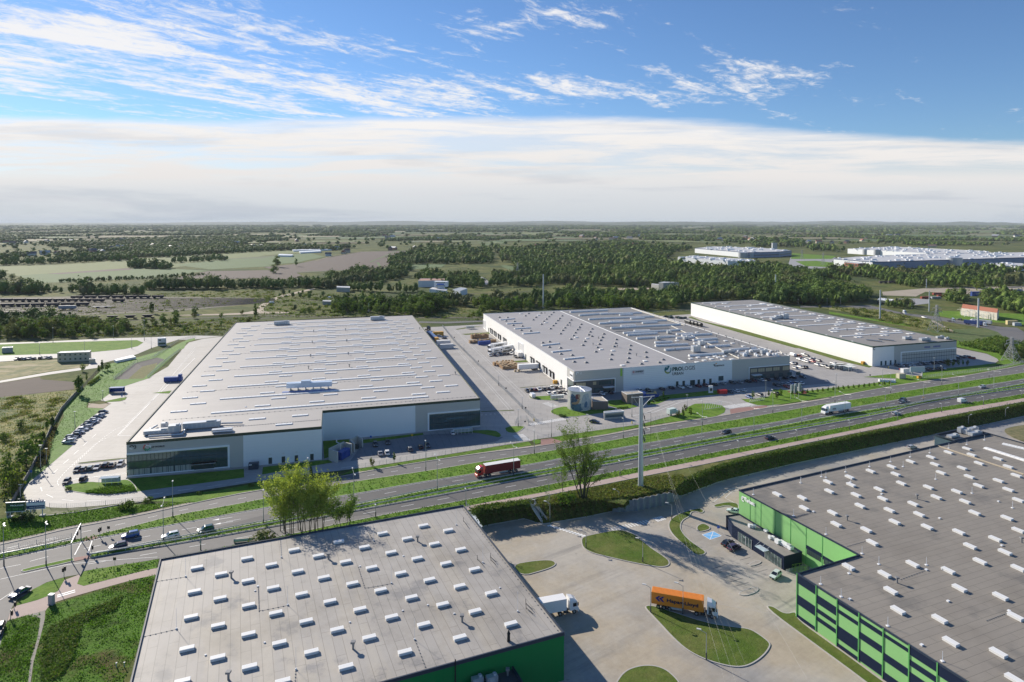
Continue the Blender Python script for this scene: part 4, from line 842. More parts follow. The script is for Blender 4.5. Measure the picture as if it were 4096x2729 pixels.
for s in ("G930,950","G1008,942","G1115,930","G1190,925","G1255,920","G1330,915"):
    a,z=f2.hit(*px(s)[0]); wd=1.5 if '1115' in s else .75; mb=MB(); f2.panel(mb,a-wd,a+wd,.1,3.,0,.12); mb.build('door',m_door,b2,o2)
a=A(f2,"G1458,890")[0]; mb=MB(); f2.panel(mb,a-1.6,a+1.6,1.4,4.,0,.12); mb.build('window',m_glass,b2,o2)
for s in ("F945,325","F962,330","F990,355","F1008,365","F1040,393","F1062,403","F1105,430","F1128,440","F1437,680","F1463,692","F1508,712","F1532,722","F1588,790","F1617,808","F1665,845","F1700,870"):
    a,z=l2.hit(*px(s)[0]); mb=MB(); l2.panel(mb,a-1.5,a+1.5,1.1,4.7,.05,.75,0); ob=mb.build('dock_shelter',m_rubber,b2,o2); mb=MB(); l2.panel(mb,a-1.1,a+1.1,1.2,4.1,.75,.8); mb.build('dock_door',m_steel,ob,o2)
for s in ("F918,290","F1368,610","F1797,905"):
    a,z=l2.hit(*px(s)[0]); mb=MB(); l2.panel(mb,a-1.2,a+1.2,0,3.6,0,.12); mb.build('door',m_mull,b2,o2)
a=A(l2,"F1308,520")[0]; glazing(b2,o2,l2,a-5,a+5,1.5,8.5,6,name='stair_glazing'); mb=MB(); l2.panel(mb,a-3,a+6,1,3.6,.1,3.5); mb.build('lobby',m_upst,b2,o2)
glazing(b2,o2,l2,.5,7.5,1.,7.,4,name='stair_glazing')
# ---- hall 3
P3=g("I525,500 I1537,425 t30,745 s1635,770",z1)
b3,o3,w3,_=hall('warehouse','right hall with a long blank white side wall and dark green roof edge',P3,0,z1,m_wht2,m_roof3,m_fasd,.8)
f3=w3[0]
mb=MB(); ag=A(f3,"I785,600")[0]; f3.panel(mb,ag,f3.L,0,z1-.8,0,.06); mb.build('grey_panel',m_grey,b3,o3)
h_=f3.h("I873,578 I873,705"); glazing(b3,o3,f3,h_[0][0],f3.L-.05,max(.4,h_[1][1]),h_[0][1],22,frame=(1,0,1,1),mid=(3.2,5.4))
for s in ("I630,712","I683,705","I743,697","I800,692"):
    a,z=f3.hit(*px(s)[0]); mb=MB(); f3.panel(mb,a-.6,a+.6,.1,2.9,0,.1); mb.build('door',m_door,b3,o3)
h_=f3.h("I1150,522 I1345,512"); sign('TRENDEXPRESS',h_[1][0]-h_[0][0],mat('letter_blue',(.12,.12,.3)),b3,f3.at(h_[0][0],h_[0][1],.1),f3.u,org=o3,height=1.3) if 0 else None
random.seed(9); mb=MB()
for k in range(11):
    if k in (4,5): continue
    a=h_[0][0]+(h_[1][0]-h_[0][0])*k/11; f3.panel(mb,a,a+(h_[1][0]-h_[0][0])/14,h_[0][1],h_[0][1]+1.15,.06,.16)
mb.build('faded_lettering',mat('letter_blue',(.17,.17,.33)),b3,o3)
c=f3.h("I545,528")[0]; arcmark(f3,c[0],c[1],.9,[(30,330,m_lett,.6)],b3,o3)
Z3=z1-.33
d3="I145,172 I128,204 I110,240 I80,278 I70,318 I402,224 I387,260 I380,298 I365,340 I355,384 I270,197 I535,250 I680,280 I822,308 I672,318 I668,362 I982,342 t115,780 t180,793 t245,805 t130,830 t318,820 t268,858 t390,833 t70,870 t455,850 t535,866 t615,882 t395,915 t600,903 t700,898 t582,928 t375,940 s1830,782 s1925,778 s2140,800 s2080,838 s1950,806 s2310,790 s2270,827 s2230,866 s2245,777"
for s in d3.split(): link_child('skylight',ME_pair,b3,rel(g1(s,z1),Z3,o3),TH)
for s in ("I140,374 I880,328","I0,302 I590,266","d345,98 d775,75","d190,65 d620,45","t100,897 t565,875","t0,860 t405,843","t0,828 t275,815","t0,793 t135,785","s2095,860 s2354,850","s1965,832 s2354,812","s1845,802 s2280,785","s1735,775 s1970,767","s2235,895 s2340,890"):
    a,b=g(s,z1); L=math.dist(a,b); ang=math.atan2(b[1]-a[1],b[0]-a[0]); mb=MB().add(dome_mesh(L,2.,max(4,int(L/1.6)),.16,.2,True),Matrix.Translation(((a[0]+b[0])/2,(a[1]+b[1])/2,Z3))@Matrix.Rotation(ang,4,'Z')); mb.build('light_strip',[m_dome,m_upst],b3,o3)
for s,L,wd,h in (("I945,408",6,2.4,1.6),("I1155,425",7.5,2.4,1.6),("I1340,395",6,1.5,1.2),("t245,905",7,3,2.4),("t300,905",5,3,3.6),("t200,915",5,3,1.6),("I1420,408",3,1.5,1)): p=g1(s,z1); plant(b3,o3,p[0],p[1],Z3,L,wd,h,TH)
m_pv=mat('solar_cells',(.01,.015,.035),rough=.2,spec=.9)
for s in ("I545,430","I690,420"):
    p=g1(s,z1); mb=MB()
    for k in range(9): 
        c,q=math.cos(TH-R(62)),math.sin(TH-R(62)); x=p[0]+(k-4)*1.05*c; y=p[1]+(k-4)*1.05*q; mb.box(x,y,Z3+.5,1.0,1.7,.06,TH-R(62)); mb.box(x,y,Z3,.08,1.2,.5,TH-R(62),1)
    mb.build('solar_panels',[m_pv,m_steel],b3,o3)
for s in "I218,305 I503,372".split(): link_child('roof_vent',ME_pipe,b3,rel(g1(s,z1),Z3,o3))
mb=MB()
for k in range(9): c=w3[3].at(18+k*24,z1+.03,-.3); mb.box(*c,.5,1.4,.2,TH)
mb.build('gutter_boxes',m_frame,b3,o3)
# ---- near left hall (BL)
zL=6.; A0,A1,A2=g("e1212,633 E1365,905 g485,1190",zL); A3=(A0[0]+A2[0]-A1[0],A0[1]+A2[1]-A1[1])
A3=tuple(Vector(A0)+(Vector(g1("e985,1568",zL))-Vector(A0)).normalized()*(Vector(A2)-Vector(A1)).length)
PL=[A3,A2,A1,A0]
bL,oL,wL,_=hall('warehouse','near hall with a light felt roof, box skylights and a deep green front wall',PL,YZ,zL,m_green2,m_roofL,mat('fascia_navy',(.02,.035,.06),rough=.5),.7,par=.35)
ZL=zL-.34; THL=math.atan2(A1[1]-A0[1],A1[0]-A0[0])
sk="e1490,700 e1672,748 e1868,630 e1875,798 f333,565 f517,610 f672,503 f865,545 f1003,440 f1312,382 f1500,417 f1190,480 f1395,520 f1595,562 f1067,585 f723,655 f1265,630 f1483,668 f160,678 f360,727 f558,775 f920,700 f1140,742 f1700,712 f1358,792 f1587,840 f175,852 f390,900 f775,820 f988,870 f1222,925 f1825,892 f605,955 f195,1043 f832,1015 f1458,978 f425,1105 f1072,1073 f1703,1030 f1315,1130 f1975,1125 f222,1270 f660,1168 f903,1228 f1588,1228 f465,1337 f1173,1337 f727,1450 f248,1560 e1470,880 e1665,932 e1445,1073 e1880,985 e1650,1137 e1880,1203 e1415,1312 e1648,1380 e1888,1450 e1380,1560"
for s in sk.split(): link_child('skylight',ME_box,bL,rel(g1(s,zL),ZL,oL),THL,(.95,.95,.75))
for s in "e1750,768 f595,628 f1268,495 f780,1305 f1605,1100 e1728,1535".split(): link_child('roof_vent',ME_pipe,bL,rel(g1(s,zL),ZL,oL),0,(1.1,1.1,1.1))
for s in "f237,615 f935,490 f1560,370 f1762,655 f1070,810 f285,975 f1245,1235 f348,1460 e1405,760 e1335,1155 f2025,1022".split(): link_child('lightning_rod',ME_mast,bL,rel(g1(s,zL),ZL,oL),0,(.6,.6,1.7))
for s in "f1957,1245".split(): link_child('roof_vent',proto_mesh(MB().box(0,0,0,.6,.6,1.0).tube((0,0,1.),(0,0,1.5),.3,.3,8).tube((0,0,1.5),(0,0,2.3),.38,.05,8),'roof_vent',[m_rubber]),bL,rel(g1(s,zL),ZL,oL))
random.seed(5)
for s in "f1160,605 f832,683 f1155,1018 f755,1105 f1890,845 f110,1258 e1950,835 e1555,1352 e1930,868 f60,832 f1345,975 f1545,1040".split(): link_child('roof_drain',ME_drain,bL,rel(g1(s,zL),ZL,oL),random.random(),(.6,.6,.7))
mb=MB()
for s in ("f1615,345 f1650,395","f1820,620 f1862,658","f1822,640 f1860,682","f1720,635 f1762,682","g195,970 g245,1020","g197,1005 g250,1050"):
    a,b=g(s,zL); mb.tube((*a,ZL+.35),(*b,ZL+.35),.07,n=6); mb.tube((*a,ZL),(*a,ZL+1.3),.05,n=6)
mb.build('pipe_rail',m_rubber,bL,oL)
# lightning conductor laid in blocks
random.seed(6)
for s in ("f230,490 f240,620","f62,840 f70,1020 f290,975","f820,690 f868,848 f1070,812","f1250,1240 f1325,1440","e1190,795 e1400,762","e1095,1210 e1340,1155","f345,1470 f340,1568","f800,400 f870,380 f935,490","e1955,850 e1960,1020"):
    P=g(s,zL); L=sum(math.dist(P[i],P[i-1]) for i in range(1,len(P))); MB().dotted(resample(P,int(L/1.1)+2),ZL,.09).build('lightning_conductor',m_greyd,bL,oL)
w=wL[1]; MB().dotted([w.at(1.5+k*1.6,zL-.33,-.75)[:2] for k in range(40)],ZL,.1).build('lightning_conductor',m_greyd,bL,oL)
mb=MB(); w=wL[1]   # ladder cage at the back right corner
c0=w.at(w.L-1.5,YZ,.6); 
for dx in (-.35,.35): p=w.at(w.L-1.5+dx,YZ,.5); mb.bar(p,(p[0],p[1],zL+1.2),.07)
for k in range(30): a=w.at(w.L-1.85,YZ+.4*k,.5); b=w.at(w.L-1.15,YZ+.4*k,.5); mb.bar(a,b,.04)
for k in range(9):
    z=YZ+2.5+k*1.; q=[w.at(w.L-1.5+x,z,y) for x,y in ((-.45,.5),(-.45,1.2),(.45,1.2),(.45,.5))]
    for i in range(3): mb.bar(q[i],q[i+1],.05)
mb.build('roof_ladder',m_galv,bL,oL)
mb=MB(); fw=wL[0]; a=fw.hit(*px("f1552,1500")[0])[0]; p=fw.at(a,YZ,.15); mb.tube((p[0],p[1],YZ),(p[0],p[1],zL+.6),.12,n=8); mb.build('downpipe',m_rubber,bL,oL)
# low dark annexe in front of the green wall
zz=2.; q=g("f1560,1558 f1985,1438 g97,1438 g180,1568",zz); pa=Vector(q[1]); fn=fw.n; a_=fw.hit(*px("f1985,1438")[0])[0]
base=[fw.at(a_,0,0)[:2]]; 
PA=[pa-Vector(fw.d)*17,pa-Vector(fw.d)*17+fn*16,pa+fn*16,pa]
ab,oa,wa,_=hall('loading_annexe','low black flat-roofed annexe standing before the deep green wall at the bottom edge',[tuple(p) for p in PA],YZ,zz,m_navy,mat('dark_roof',(.05,.06,.07),rough=.7,var=.2),mat('fascia_navy',(.02,.035,.06)),.5,cat='annexe',par=.7)
for s in ("f1720,1558","f1830,1545","g58,1492"): p=g1(s,zz); plant(ab,oa,p[0],p[1],zz-.7,2.2,1.1,1.2,THL) if s[0]=='f' else link_child('roof_vent',ME_pipe,ab,rel(p,zz-.7,oa))
# ---- near right hall (R)
zR=6.6; a,c2,c3,c4=g("K1225,30 h825,603 h358,745 h1208,1285",zR); B_,C_=g("d1360,980 d1762,890",zR); C2=g1("d2022,963",zR)
d=(Vector(c4)-Vector(c3)).normalized(); c5=Vector(c3)+d*75; e=(Vector(C2)-Vector(C_)).normalized(); C3=Vector(C_)+e*130
PRr=[a,c2,c3,tuple(c5),tuple(C3),C_]
bR,oR,wR,_=hall('warehouse','near hall at the right with grey roof and light green and navy walls',PRr,YZ,zR,m_green,m_roofR,mat('fascia_navy',(.02,.035,.06)),.28,par=.4)
ZR=zR-.39; THR=math.atan2(d.y,d.x)
wA=wR[0]; wB=wR[2]
H=zR-YZ
def fr(z): return zR-H*z
colsx=[358,503,661,827,1010,1207,1420,1650,1900]; ca=[wB.hit(*px("h%d,%d"%(x,745+ (x-358)*.634))[0])[0] for x in colsx]; ca[0]=0
bands=[[(0,.21),(.47,.68),(.92,1)],[(.19,.37),(.48,.57),(.66,.75)],[(0,.1),(.2,.28),(.55,.82),(.92,1)],[(.09,.18),(.37,.51),(.74,.96)],[(.09,.16),(.47,.62),(.84,1)],[(0,.18),(.27,.38),(.5,.8)],[(0,.22),(.4,.6)],[(0,.3),(.6,.8)]]
mb=MB()
for i,bs in enumerate(bands):
    for t0,t1 in bs: wB.panel(mb,ca[i]+.08,min(ca[i+1],wB.L)-.08,fr(t1),fr(t0)-(.3 if t0==0 else 0),.02,.08)
mb.build('navy_panels',m_navy,bR,oR)
for x in ca[:-1]: mb=MB(); wB.panel(mb,x-.12,x+.12,YZ,zR,.02,.16); mb.build('downpipe',mat('panel_green_edge',(.10,.36,.10),rough=.5),bR,oR)
ca2=[wA.hit(*px("K%d,%d"%(x,30+(x-1225)*.52))[0])[0] for x in (1360,1490,1665,1848,2035,2232)]
mb=MB()
for x in ca2: wA.panel(mb,x-.07,x+.07,YZ,zR-.3,.01,.06)
mb.build('panel_joints',mat('panel_green_edge',(.10,.36,.10),rough=.5),bR,oR)
hb=[wA.hit(*p) for p in px("K2035,690 K2035,735 K2045,738 K2045,800 K2215,885")]
mb=MB(); wA.panel(mb,ca2[4]+.1,ca2[5]-.1,hb[1][1],hb[0][1],.02,.08); wA.panel(mb,ca2[5]+.1,wA.L-3,hb[1][1]-.3,hb[0][1]-.3,.02,.08); mb.build('navy_panels',m_navy,bR,oR)
for (x0,x1) in ((ca2[4]+.5,ca2[5]-.6),(ca2[5]+.6,wA.L-2)):
    mb=MB(); wA.panel(mb,x0,x1,hb[3][1],hb[2][1],.02,.1); ob=mb.build('window',m_glass,bR,oR); mb=MB()
    for k in range(7): q=x0+(x1-x0)*k/6; wA.panel(mb,q-.05,q+.05,hb[3][1],hb[2][1],.1,.14)
    mb.build('window_frame',m_mull,ob,oR)
h_=wA.h("K1295,165 K1418,232"); sign('Tarkett',h_[1][0]-h_[0][0],m_lettw,bR,wA.at(h_[0][0],h_[0][1]+.1,.12),wA.u,org=oR,bold=.05,height=1.25)
c=wA.h("K1277,138")[0]; arcmark(wA,c[0],c[1],.85,[(0,300,m_lettw,.55),(150,400,m_lettw,.0) if 0 else (120,200,m_lettw,.2)],bR,oR,off=.12)
skR="h205,143 h395,170 h590,50 h600,120 h410,248 h625,283 h765,72 h802,148 h833,230 h652,370 h880,412 h925,508 h975,105 h1005,177 h1055,263 h1095,352 h1145,60 h1235,215 h1280,295 h1340,390 h1350,90 h1410,165 h1565,122 h1580,428 h1628,198 h1665,535 h1660,10 h1700,283 h1730,78 h1855,480 h1740,650 h1880,40 h1945,322 h1930,580 h1955,108 h2030,187 h2030,415 h745,692 h1018,747 h1065,872 h1120,1020 h1230,670 h1500,720 h1585,853 h1435,1087 h1520,1258 h1895,915 h2030,702 h1880,1342 h2010,1068 h2000,1540 d735,1212 d890,1168 d1045,1135 d1075,1190 d1185,1097 d1365,1118 d1335,1065 d1410,1180 d1465,1030 d1565,1145 d1600,1002 d1635,1048 d1690,1110 d1830,1077 d1905,1135 d1965,1200"
for s in skR.split(): link_child('skylight',ME_box,bR,rel(g1(s,zR),ZR,oR),THR,(1,1.05,.8))
for s in "h540,5 h383,50 h25,140 h330,300 h575,440 h848,585 h975,665 h750,735 h535,815 h690,910 h1043,1130 h1457,1395 h1405,25 h1680,130 h1987,240 d1730,935 d1600,968 d1467,995 d1327,1030 d1182,1060 d1037,1095 d882,1130 d705,1170 d560,1210 d375,1250 d742,1245 d1130,1130 h1335,670".split(): link_child('lightning_rod',ME_mast,bR,rel(g1(s,zR),ZR,oR),0,(1.2,1.2,.75))
for s in "h735,333 h1263,172 h1113,805 h2055,500".split(): link_child('roof_vent',ME_pipe,bR,rel(g1(s,zR),ZR,oR))
for s in "h480,270 h755,930 h1335,708 h1300,1275 h1435,320 h1905,525 h1960,1018 h997,138 h1880,193 h1500,945".split(): link_child('roof_drain',ME_drain,bR,rel(g1(s,zR),ZR,oR),.4)
for s in ("d1735,995 d2022,1085","d1865,965 d2060,1010"):
    p,q=g(s,zR); q=Vector(p)+(Vector(q)-Vector(p))*1.6; L=(q-Vector(p)).length; ang=math.atan2(q.y-p[1],q.x-p[0]); MB().add(dome_mesh(L,2.2,14,.3,.25),Matrix.Translation(((p[0]+q.x)/2,(p[1]+q.y)/2,ZR))@Matrix.Rotation(ang,4,'Z')).build('light_strip',[m_dome,m_upst],bR,oR)
p,q=g("d1385,978 d2022,1188",zR); MB().strip([p,q],.5,ZR,ZR+.25).build('roof_joint',mat('joint_tan',(.5,.42,.3)),bR,oR)
for s in ("h330,315 h480,272","h735,530 h880,490","h1140,780 h1335,708","h1790,1090 h1950,1030","h30,60 h190,110"): MB().dotted(resample(g(s,zR),11),ZR,.09).build('lightning_conductor',m_greyd,bR,oR)
# annex behind the right hall
zz=7.; P=g("d1362,897 d1510,942 d1762,890 d1605,845",zz)
bx,ox,wx,_=hall('roof_plant_house','navy annexe with a sunken roof of pipes behind the grey felt roof',P,YZ,zz,mat('panel_slate',(.05,.085,.12),rough=.5,kind='vl',sy=2),m_roofR,mat('fascia_navy',(.02,.035,.06)),.4,cat='annexe',par=.9)
for s,L,wd,h in (("d1500,905",5,2,.8),("d1600,880",3,2,1.6),("d1660,890",6,2,1.2),("d1560,872",3,1.5,2),("d1650,865",4,1.6,1.6)): p=g1(s,zz); plant(bx,ox,p[0],p[1],zz-.9,L,wd,h,THR+math.pi/2)
# ---- navy office annexe
zN=-.3; PN=g("K1068,340 K1140,450 K1765,835 K1985,775 K1228,318",zN)
bn,on,wn,_=hall('office_annexe','low navy office annexe with a bare flat roof beside the light green wall',PN,YZ,zN,m_navy,mat('annexe_roof',(.30,.28,.25),rough=.7,var=.12,vs=1.,dirt=.6,kind='seams',th=25,sx=6,sy=1,seam=.2),m_navy,.3,cat='office annexe',par=.25)
wN=min(wn,key=lambda w:abs(w.L-max(x.L for x in wn if x.hit(*px("K1450,700")[0])[0]>0)))
cand=[w for w in wn if w.n.dot(-Vector(g1("K1450,700",zN)))>0]; wN=max(cand,key=lambda w:w.L)
for s,zt in (("K1218,560 K1305,620",3),("K1310,625 K1378,680",2.6),("K1540,820 K1735,960",3)):
    hh=wN.h(s); a0,a1=sorted((hh[0][0],hh[1][0])); mb=MB(); wN.panel(mb,a0,a1,YZ+.15,YZ+2.8,.0,.08); ob=mb.build('window',m_glass,bn,on); mb=MB(); n=max(2,int((a1-a0)/1.1))
    for k in range(n+1): q=a0+(a1-a0)*k/n; wN.panel(mb,q-.05,q+.05,YZ+.15,YZ+2.8,.08,.13)
    mb.build('window_frame',m_steel,ob,on)
mb=MB(); hh=wN.h("K1480,750 K1590,810"); wN.panel(mb,hh[0][0],hh[1][0],YZ+2.9,YZ+3.,.1,2.); mb.build('glass_canopy',mat('canopy_glass',(.5,.6,.65),rough=.1),bn,on)
mb=MB()
for k in range(3): a=hh[0][0]+(hh[1][0]-hh[0][0])*k/2; mb.bar(wN.at(a,YZ+3.,1.9),wN.at(a,zN+.2,.0),.07)
mb.build('canopy_rods',m_galv,bn,on)
for s,L,wd,h in (("K1350,475",.9,.5,.8),("K1380,480",.9,.5,.8),("K1412,480",.9,.5,.8),("K1550,530",1.2,.9,.5),("K1595,615",.9,.5,.8),("K1635,620",.9,.5,.8),("K1690,670",1.4,1.,1.),("K1790,710",4.5,1.3,.8)): p=g1(s,zN); plant(bn,on,p[0],p[1],zN-.25,L,wd,h,THR,m=m_frame,fan=L>2)
# bike cage by the notch
def cage(P,z,h,name,label,cat,m):
    t=thing(name,label,cat,(*P[0],z)); mb=MB(); n=len(P)
    for i in range(n):
        a=P[i]; b=P[(i+1)%n]; L=math.dist(a,b); k=max(2,int(L/1.)); 
        for j in range(k+1): x=a[0]+(b[0]-a[0])*j/k; y=a[1]+(b[1]-a[1])*j/k; mb.bar((x,y,z),(x,y,z+h),.06)
        for zz in (z+.1,z+h*.5,z+h): mb.bar((*a,zz),(*b,zz),.05)
    mb.build('bars',m,t,(*P[0],z)); return t
cage(g("K1865,1010 K1938,1060 K2060,1030 K2000,990",YZ),YZ,1.8,'bike_cage','green wire cage for bicycles in the corner between navy annexe and green wall','cage',mat('lime_wire',(.25,.4,.05)))
# ================= VEHICLES =================
m_paint=mat('car_paint',(1,1,1),rough=.28,objcol=True,coat=.6,spec=.6)
m_cgl=mat('car_glass',(.012,.015,.02),rough=.06,spec=.9)
m_tyre=mat('tyre',(.018,.018,.018),rough=.85); m_rim=mat('wheel_rim',(.45,.45,.46),rough=.3,metal=.7)
m_lampw=mat('headlight_glass',(.75,.77,.8),rough=.15); m_lampr=mat('tail_light',(.4,.01,.01),rough=.2)
m_chas=mat('chassis',(.03,.03,.032),rough=.7)
CARC=dict(white=(.78,.78,.77),silver=(.42,.43,.45),grey=(.13,.135,.14),dark=(.03,.033,.038),black=(.012,.012,.014),blue=(.04,.12,.35),navy=(.015,.025,.07),red=(.42,.03,.02),maroon=(.16,.015,.02),orange=(.5,.12,.03),green=(.05,.09,.07),pale=(.60,.68,.62),plum=(.05,.03,.06))
def loft(st,mi=0,mb=None,cap=True):
    mb=mb or MB(); n=len(mb.v); k=len(st[0])
    for r in st: mb.v+=[tuple(p) for p in r]
    for i in range(len(st)-1):
        for j in range(k):
            a=n+i*k+j; b=n+i*k+(j+1)%k; mb.f.append((a,b,b+k,a+k)); mb.m.append(mi)
    if cap: mb.f.append(tuple(n+k-1-j for j in range(k))); mb.m.append(mi); e=n+(len(st)-1)*k; mb.f.append(tuple(e+j for j in range(k))); mb.m.append(mi)
    return mb
def wheel(t,x,y,r,w=.22,name='wheel'):
    s=1 if y>0 else -1
    a=MB().tube((x,y-s*w,r),(x,y,r),r,r,14).build(name,m_tyre,t); a['fixed']=1
    b=MB().tube((x,y-.01*s,r),(x,y+.015*s,r),r*.6,r*.55,10).build('rim',m_rim,a); b['fixed']=1
def car_proto(name,kind):
    t=thing(name,'x y z w','car',(0,0,0)); 
    L,Wd,h0,h1,cab,rf=dict(hatch=(4.2,1.78,.93,1.47,(-1.95,1.05),(-1.5,.2)),sedan=(4.7,1.82,.90,1.42,(-1.85,1.0),(-1.0,.1)),wagon=(4.7,1.82,.92,1.45,(-2.2,1.0),(-1.85,.15)),suv=(4.6,1.88,1.05,1.68,(-2.1,1.05),(-1.75,.25)),van=(5.3,2.0,1.15,2.0,(.4,2.0),(.5,1.35)))[kind]
    w=Wd/2; hl=L/2; zb=.28
    def sec(x,hw,zt,zb=zb): return [(x,-hw*.92,zb),(x,hw*.92,zb),(x,hw,zb+.25),(x,hw,zt-.18),(x,hw*.9,zt),(x,-hw*.9,zt),(x,-hw,zt-.18),(x,-hw,zb+.25)]
    if kind=='van':
        st=[sec(-hl,w*.94,1.95,.35),sec(-hl+.1,w,2.1),sec(.6,w,2.12),sec(1.3,w*.98,2.02),sec(2.05,w*.96,1.2),sec(2.5,w*.9,1.05),sec(hl,w*.8,.75,.35)]
    else:
        zt=h0; st=[sec(-hl,w*.86,zt-.12,.4),sec(-hl+.12,w*.96,zt),sec(-hl*.55,w,zt+.02),sec(0,w,zt),sec(hl*.5,w,zt-.03),sec(hl*.8,w*.96,zt-.14),sec(hl-.08,w*.86,zt-.28),sec(hl,w*.74,zt-.38,.38)]
    loft(st).build('body',m_paint,t,smooth=False)
    c0,c1=cab; r0,r1=rf; wt=w*.72
    if kind=='van':
        g_=MB(); g_.hexa([(1.25,-w*.93,1.3),(2.08,-w*.9,1.22),(2.08,w*.9,1.22),(1.25,w*.93,1.3)],[(1.2,-w*.86,2.0),(1.42,-w*.82,1.98),(1.42,w*.82,1.98),(1.2,w*.86,2.0)]); g_.box(.7,0,1.3,.8,2*w+.02,.5)
        a=g_.build('windows',m_cgl,t); a['fixed']=1
    else:
        mb=MB(); mb.hexa([(c0,-w*.88,h0-.02),(c1,-w*.88,h0-.05),(c1,w*.88,h0-.05),(c0,w*.88,h0-.02)],[(r0,-wt,h1-.04),(r1,-wt,h1-.04),(r1,wt,h1-.04),(r0,wt,h1-.04)]); a=mb.build('windows',m_cgl,t); a['fixed']=1
        mb=MB(); mb.hexa([(r0-.05,-wt-.02,h1-.05),(r1+.05,-wt-.02,h1-.05),(r1+.05,wt+.02,h1-.05),(r0-.05,wt+.02,h1-.05)],[(r0+.1,-wt*.9,h1+.02),(r1-.1,-wt*.9,h1+.02),(r1-.1,wt*.9,h1+.02),(r0+.1,wt*.9,h1+.02)])
        for s in (-1,1):
            for xb,xt in ((c0+.02,r0),(c1-.02,r1),((c0+c1)/2-.1,(r0+r1)/2-.15)): mb.bar((xb,s*w*.885,h0-.02),(xt,s*wt*1.01,h1-.03),.07)
        mb.build('roof',m_paint,t)
    for s in (-1,1):
        a=MB().box(hl-.16,s*w*.62,.58 if kind!='suv' else .68,.22,.36,.16).build('headlight',m_lampw,t); a['fixed']=1
        a=MB().box(-hl+.05,s*w*.68,.66 if kind!='suv' else .8,.12,.3,.18).build('tail_light',m_lampr,t); a['fixed']=1
        MB().box(c1-.15 if kind!='van' else 1.6,s*(w+.06),h0+.02,.12,.16,.12).build('mirror',m_paint,t)
        for x in (-hl*.60,hl*.62): wheel(t,x,s*(w+.01),.33 if kind!='suv' else .37)
    return t
PROTO={k:car_proto(n,k) for k,n in (('hatch','hatchback'),('sedan','parked_car'),('wagon','estate_car'),('suv','suv'),('van','van'))}
USED={k:False for k in PROTO}
NAMEK=dict(hatch='hatchback',sedan='saloon',wagon='estate car',suv='off-road car',van='panel van')
def place_car(kind,loc,rz,color,label,group=None,cat='car',z=.07):
    c=CARC[color]+(1,); t=PROTO[kind]; loc=(loc[0],loc[1],z if len(loc)<3 else loc[2])
    if not USED[kind]:
        USED[kind]=True; t.location=loc; t.rotation_euler=(0,0,rz); t['label']=label; t['category']=cat; t.color=c
        if group: t['group']=group
        for k in t.children:
            if 'fixed' not in k: k.color=c
        return t
    return dup(t,loc,rz,label,group,cat,c)
ORD=['','first','second','third','fourth','fifth','sixth','seventh','eighth','ninth','tenth','eleventh','twelfth','thirteenth','fourteenth','fifteenth','sixteenth','seventeenth','eighteenth','nineteenth','twentieth']+['%s'%(w) for w in ('twenty-first','twenty-second','twenty-third','twenty-fourth','twenty-fifth','twenty-sixth','twenty-seventh','twenty-eighth','twenty-ninth','thirtieth','thirty-first','thirty-second','thirty-third','thirty-fourth','thirty-fifth','thirty-sixth')]
V16=R(16.2+90)
CYC=['hatch','sedan','wagon','hatch','suv','hatch','wagon','sedan']
def row(spec,rz,desc,group,z=.07,flip=0,zb=0.):
    items=[]
    for q in spec.split(';'):
        s,c=q.split(); x=px(s)[0][0]; items.append((x,g1(s,zb),c))
    items.sort(key=lambda a:a[0])
    for i,(x,p,c) in enumerate(items):
        k=CYC[(i*3+len(desc))%8]; cn=dict(pale='pale green',plum='dark plum').get(c,c)
        place_car(k,(p[0],p[1]),rz+(math.pi if (i*7+flip)%3==0 else 0),c,"%s %s, %s from the left %s"%(cn,NAMEK[k],ORD[i+1],desc),group,z=z+zb)
row("B825,158 white;B845,128 silver;B865,100 grey;B905,78 dark;B955,45 silver;A1000,1518 white;A1035,1488 silver;A1050,1462 grey;A1080,1442 dark;A1120,1422 white;A1150,1398 silver;A1180,1368 dark;A1212,1345 white;A1245,1305 black",R(14),'along the lawn edge of the left yard','cars parked along the lawn edge')
row("B930,500 dark;B1010,490 grey;B1092,478 green;B1172,470 silver;B1275,445 black;B1355,440 black;B1455,425 silver",V16,'in the row beside the left glazed office','cars parked beside the left glazed office')
row("B805,640 black;B1005,605 black",V16,'of two by the grass loop','cars by the grass loop')
row("E305,190 dark;E455,165 dark;E365,300 silver;E448,293 white;E723,245 grey;E852,220 black;E933,205 black;E1235,50 white",V16,'in the shaded car park','cars in the shaded car park')
row("F1382,1048 dark;F1428,1036 black;F1478,1034 maroon;F1530,1028 white;F1583,1026 grey;F1635,1020 dark;F1680,1012 silver;F1730,1006 dark;F1780,1000 white",V16,'in the long row left of the tank','cars in the long row left of the tank')
row("F1648,1082 white;F1705,1075 white;F1760,1066 grey;F1815,1066 dark;F1860,1060 dark",V16,'in the short row behind the tank','cars in the short row behind the tank')
row("F935,617 white;F982,614 navy;F1025,610 white;F1065,604 grey;F1108,602 grey;F1148,598 dark;F1190,594 white;F1232,590 silver",V16,'in the row beside the white lorries','cars beside the white lorries')
row("F1243,636 black;F1305,632 white",V16,'of the pair by the dock wall','cars by the dock wall')
row("G28,1085 white;G128,1070 dark;G475,1040 white;G582,1042 dark;G747,1024 dark;G862,1010 dark;G980,1005 white;G1070,995 white;G1185,988 maroon;G1275,983 maroon;G1380,970 dark;G1487,958 silver;G1597,948 dark;G1688,942 silver;G1785,933 dark;G1858,926 maroon;G1940,916 white;G2020,910 dark;G2137,905 dark;G2230,896 dark;J1180,345 dark;J1297,336 dark",V16,'along the white front wall','cars along the white front wall')
row("J980,435 dark;J1045,425 silver;J1110,422 white;J1160,415 blue;J1210,412 dark;J1275,410 white",V16,'in the upper row by the three sign pillars','cars by the three sign pillars')
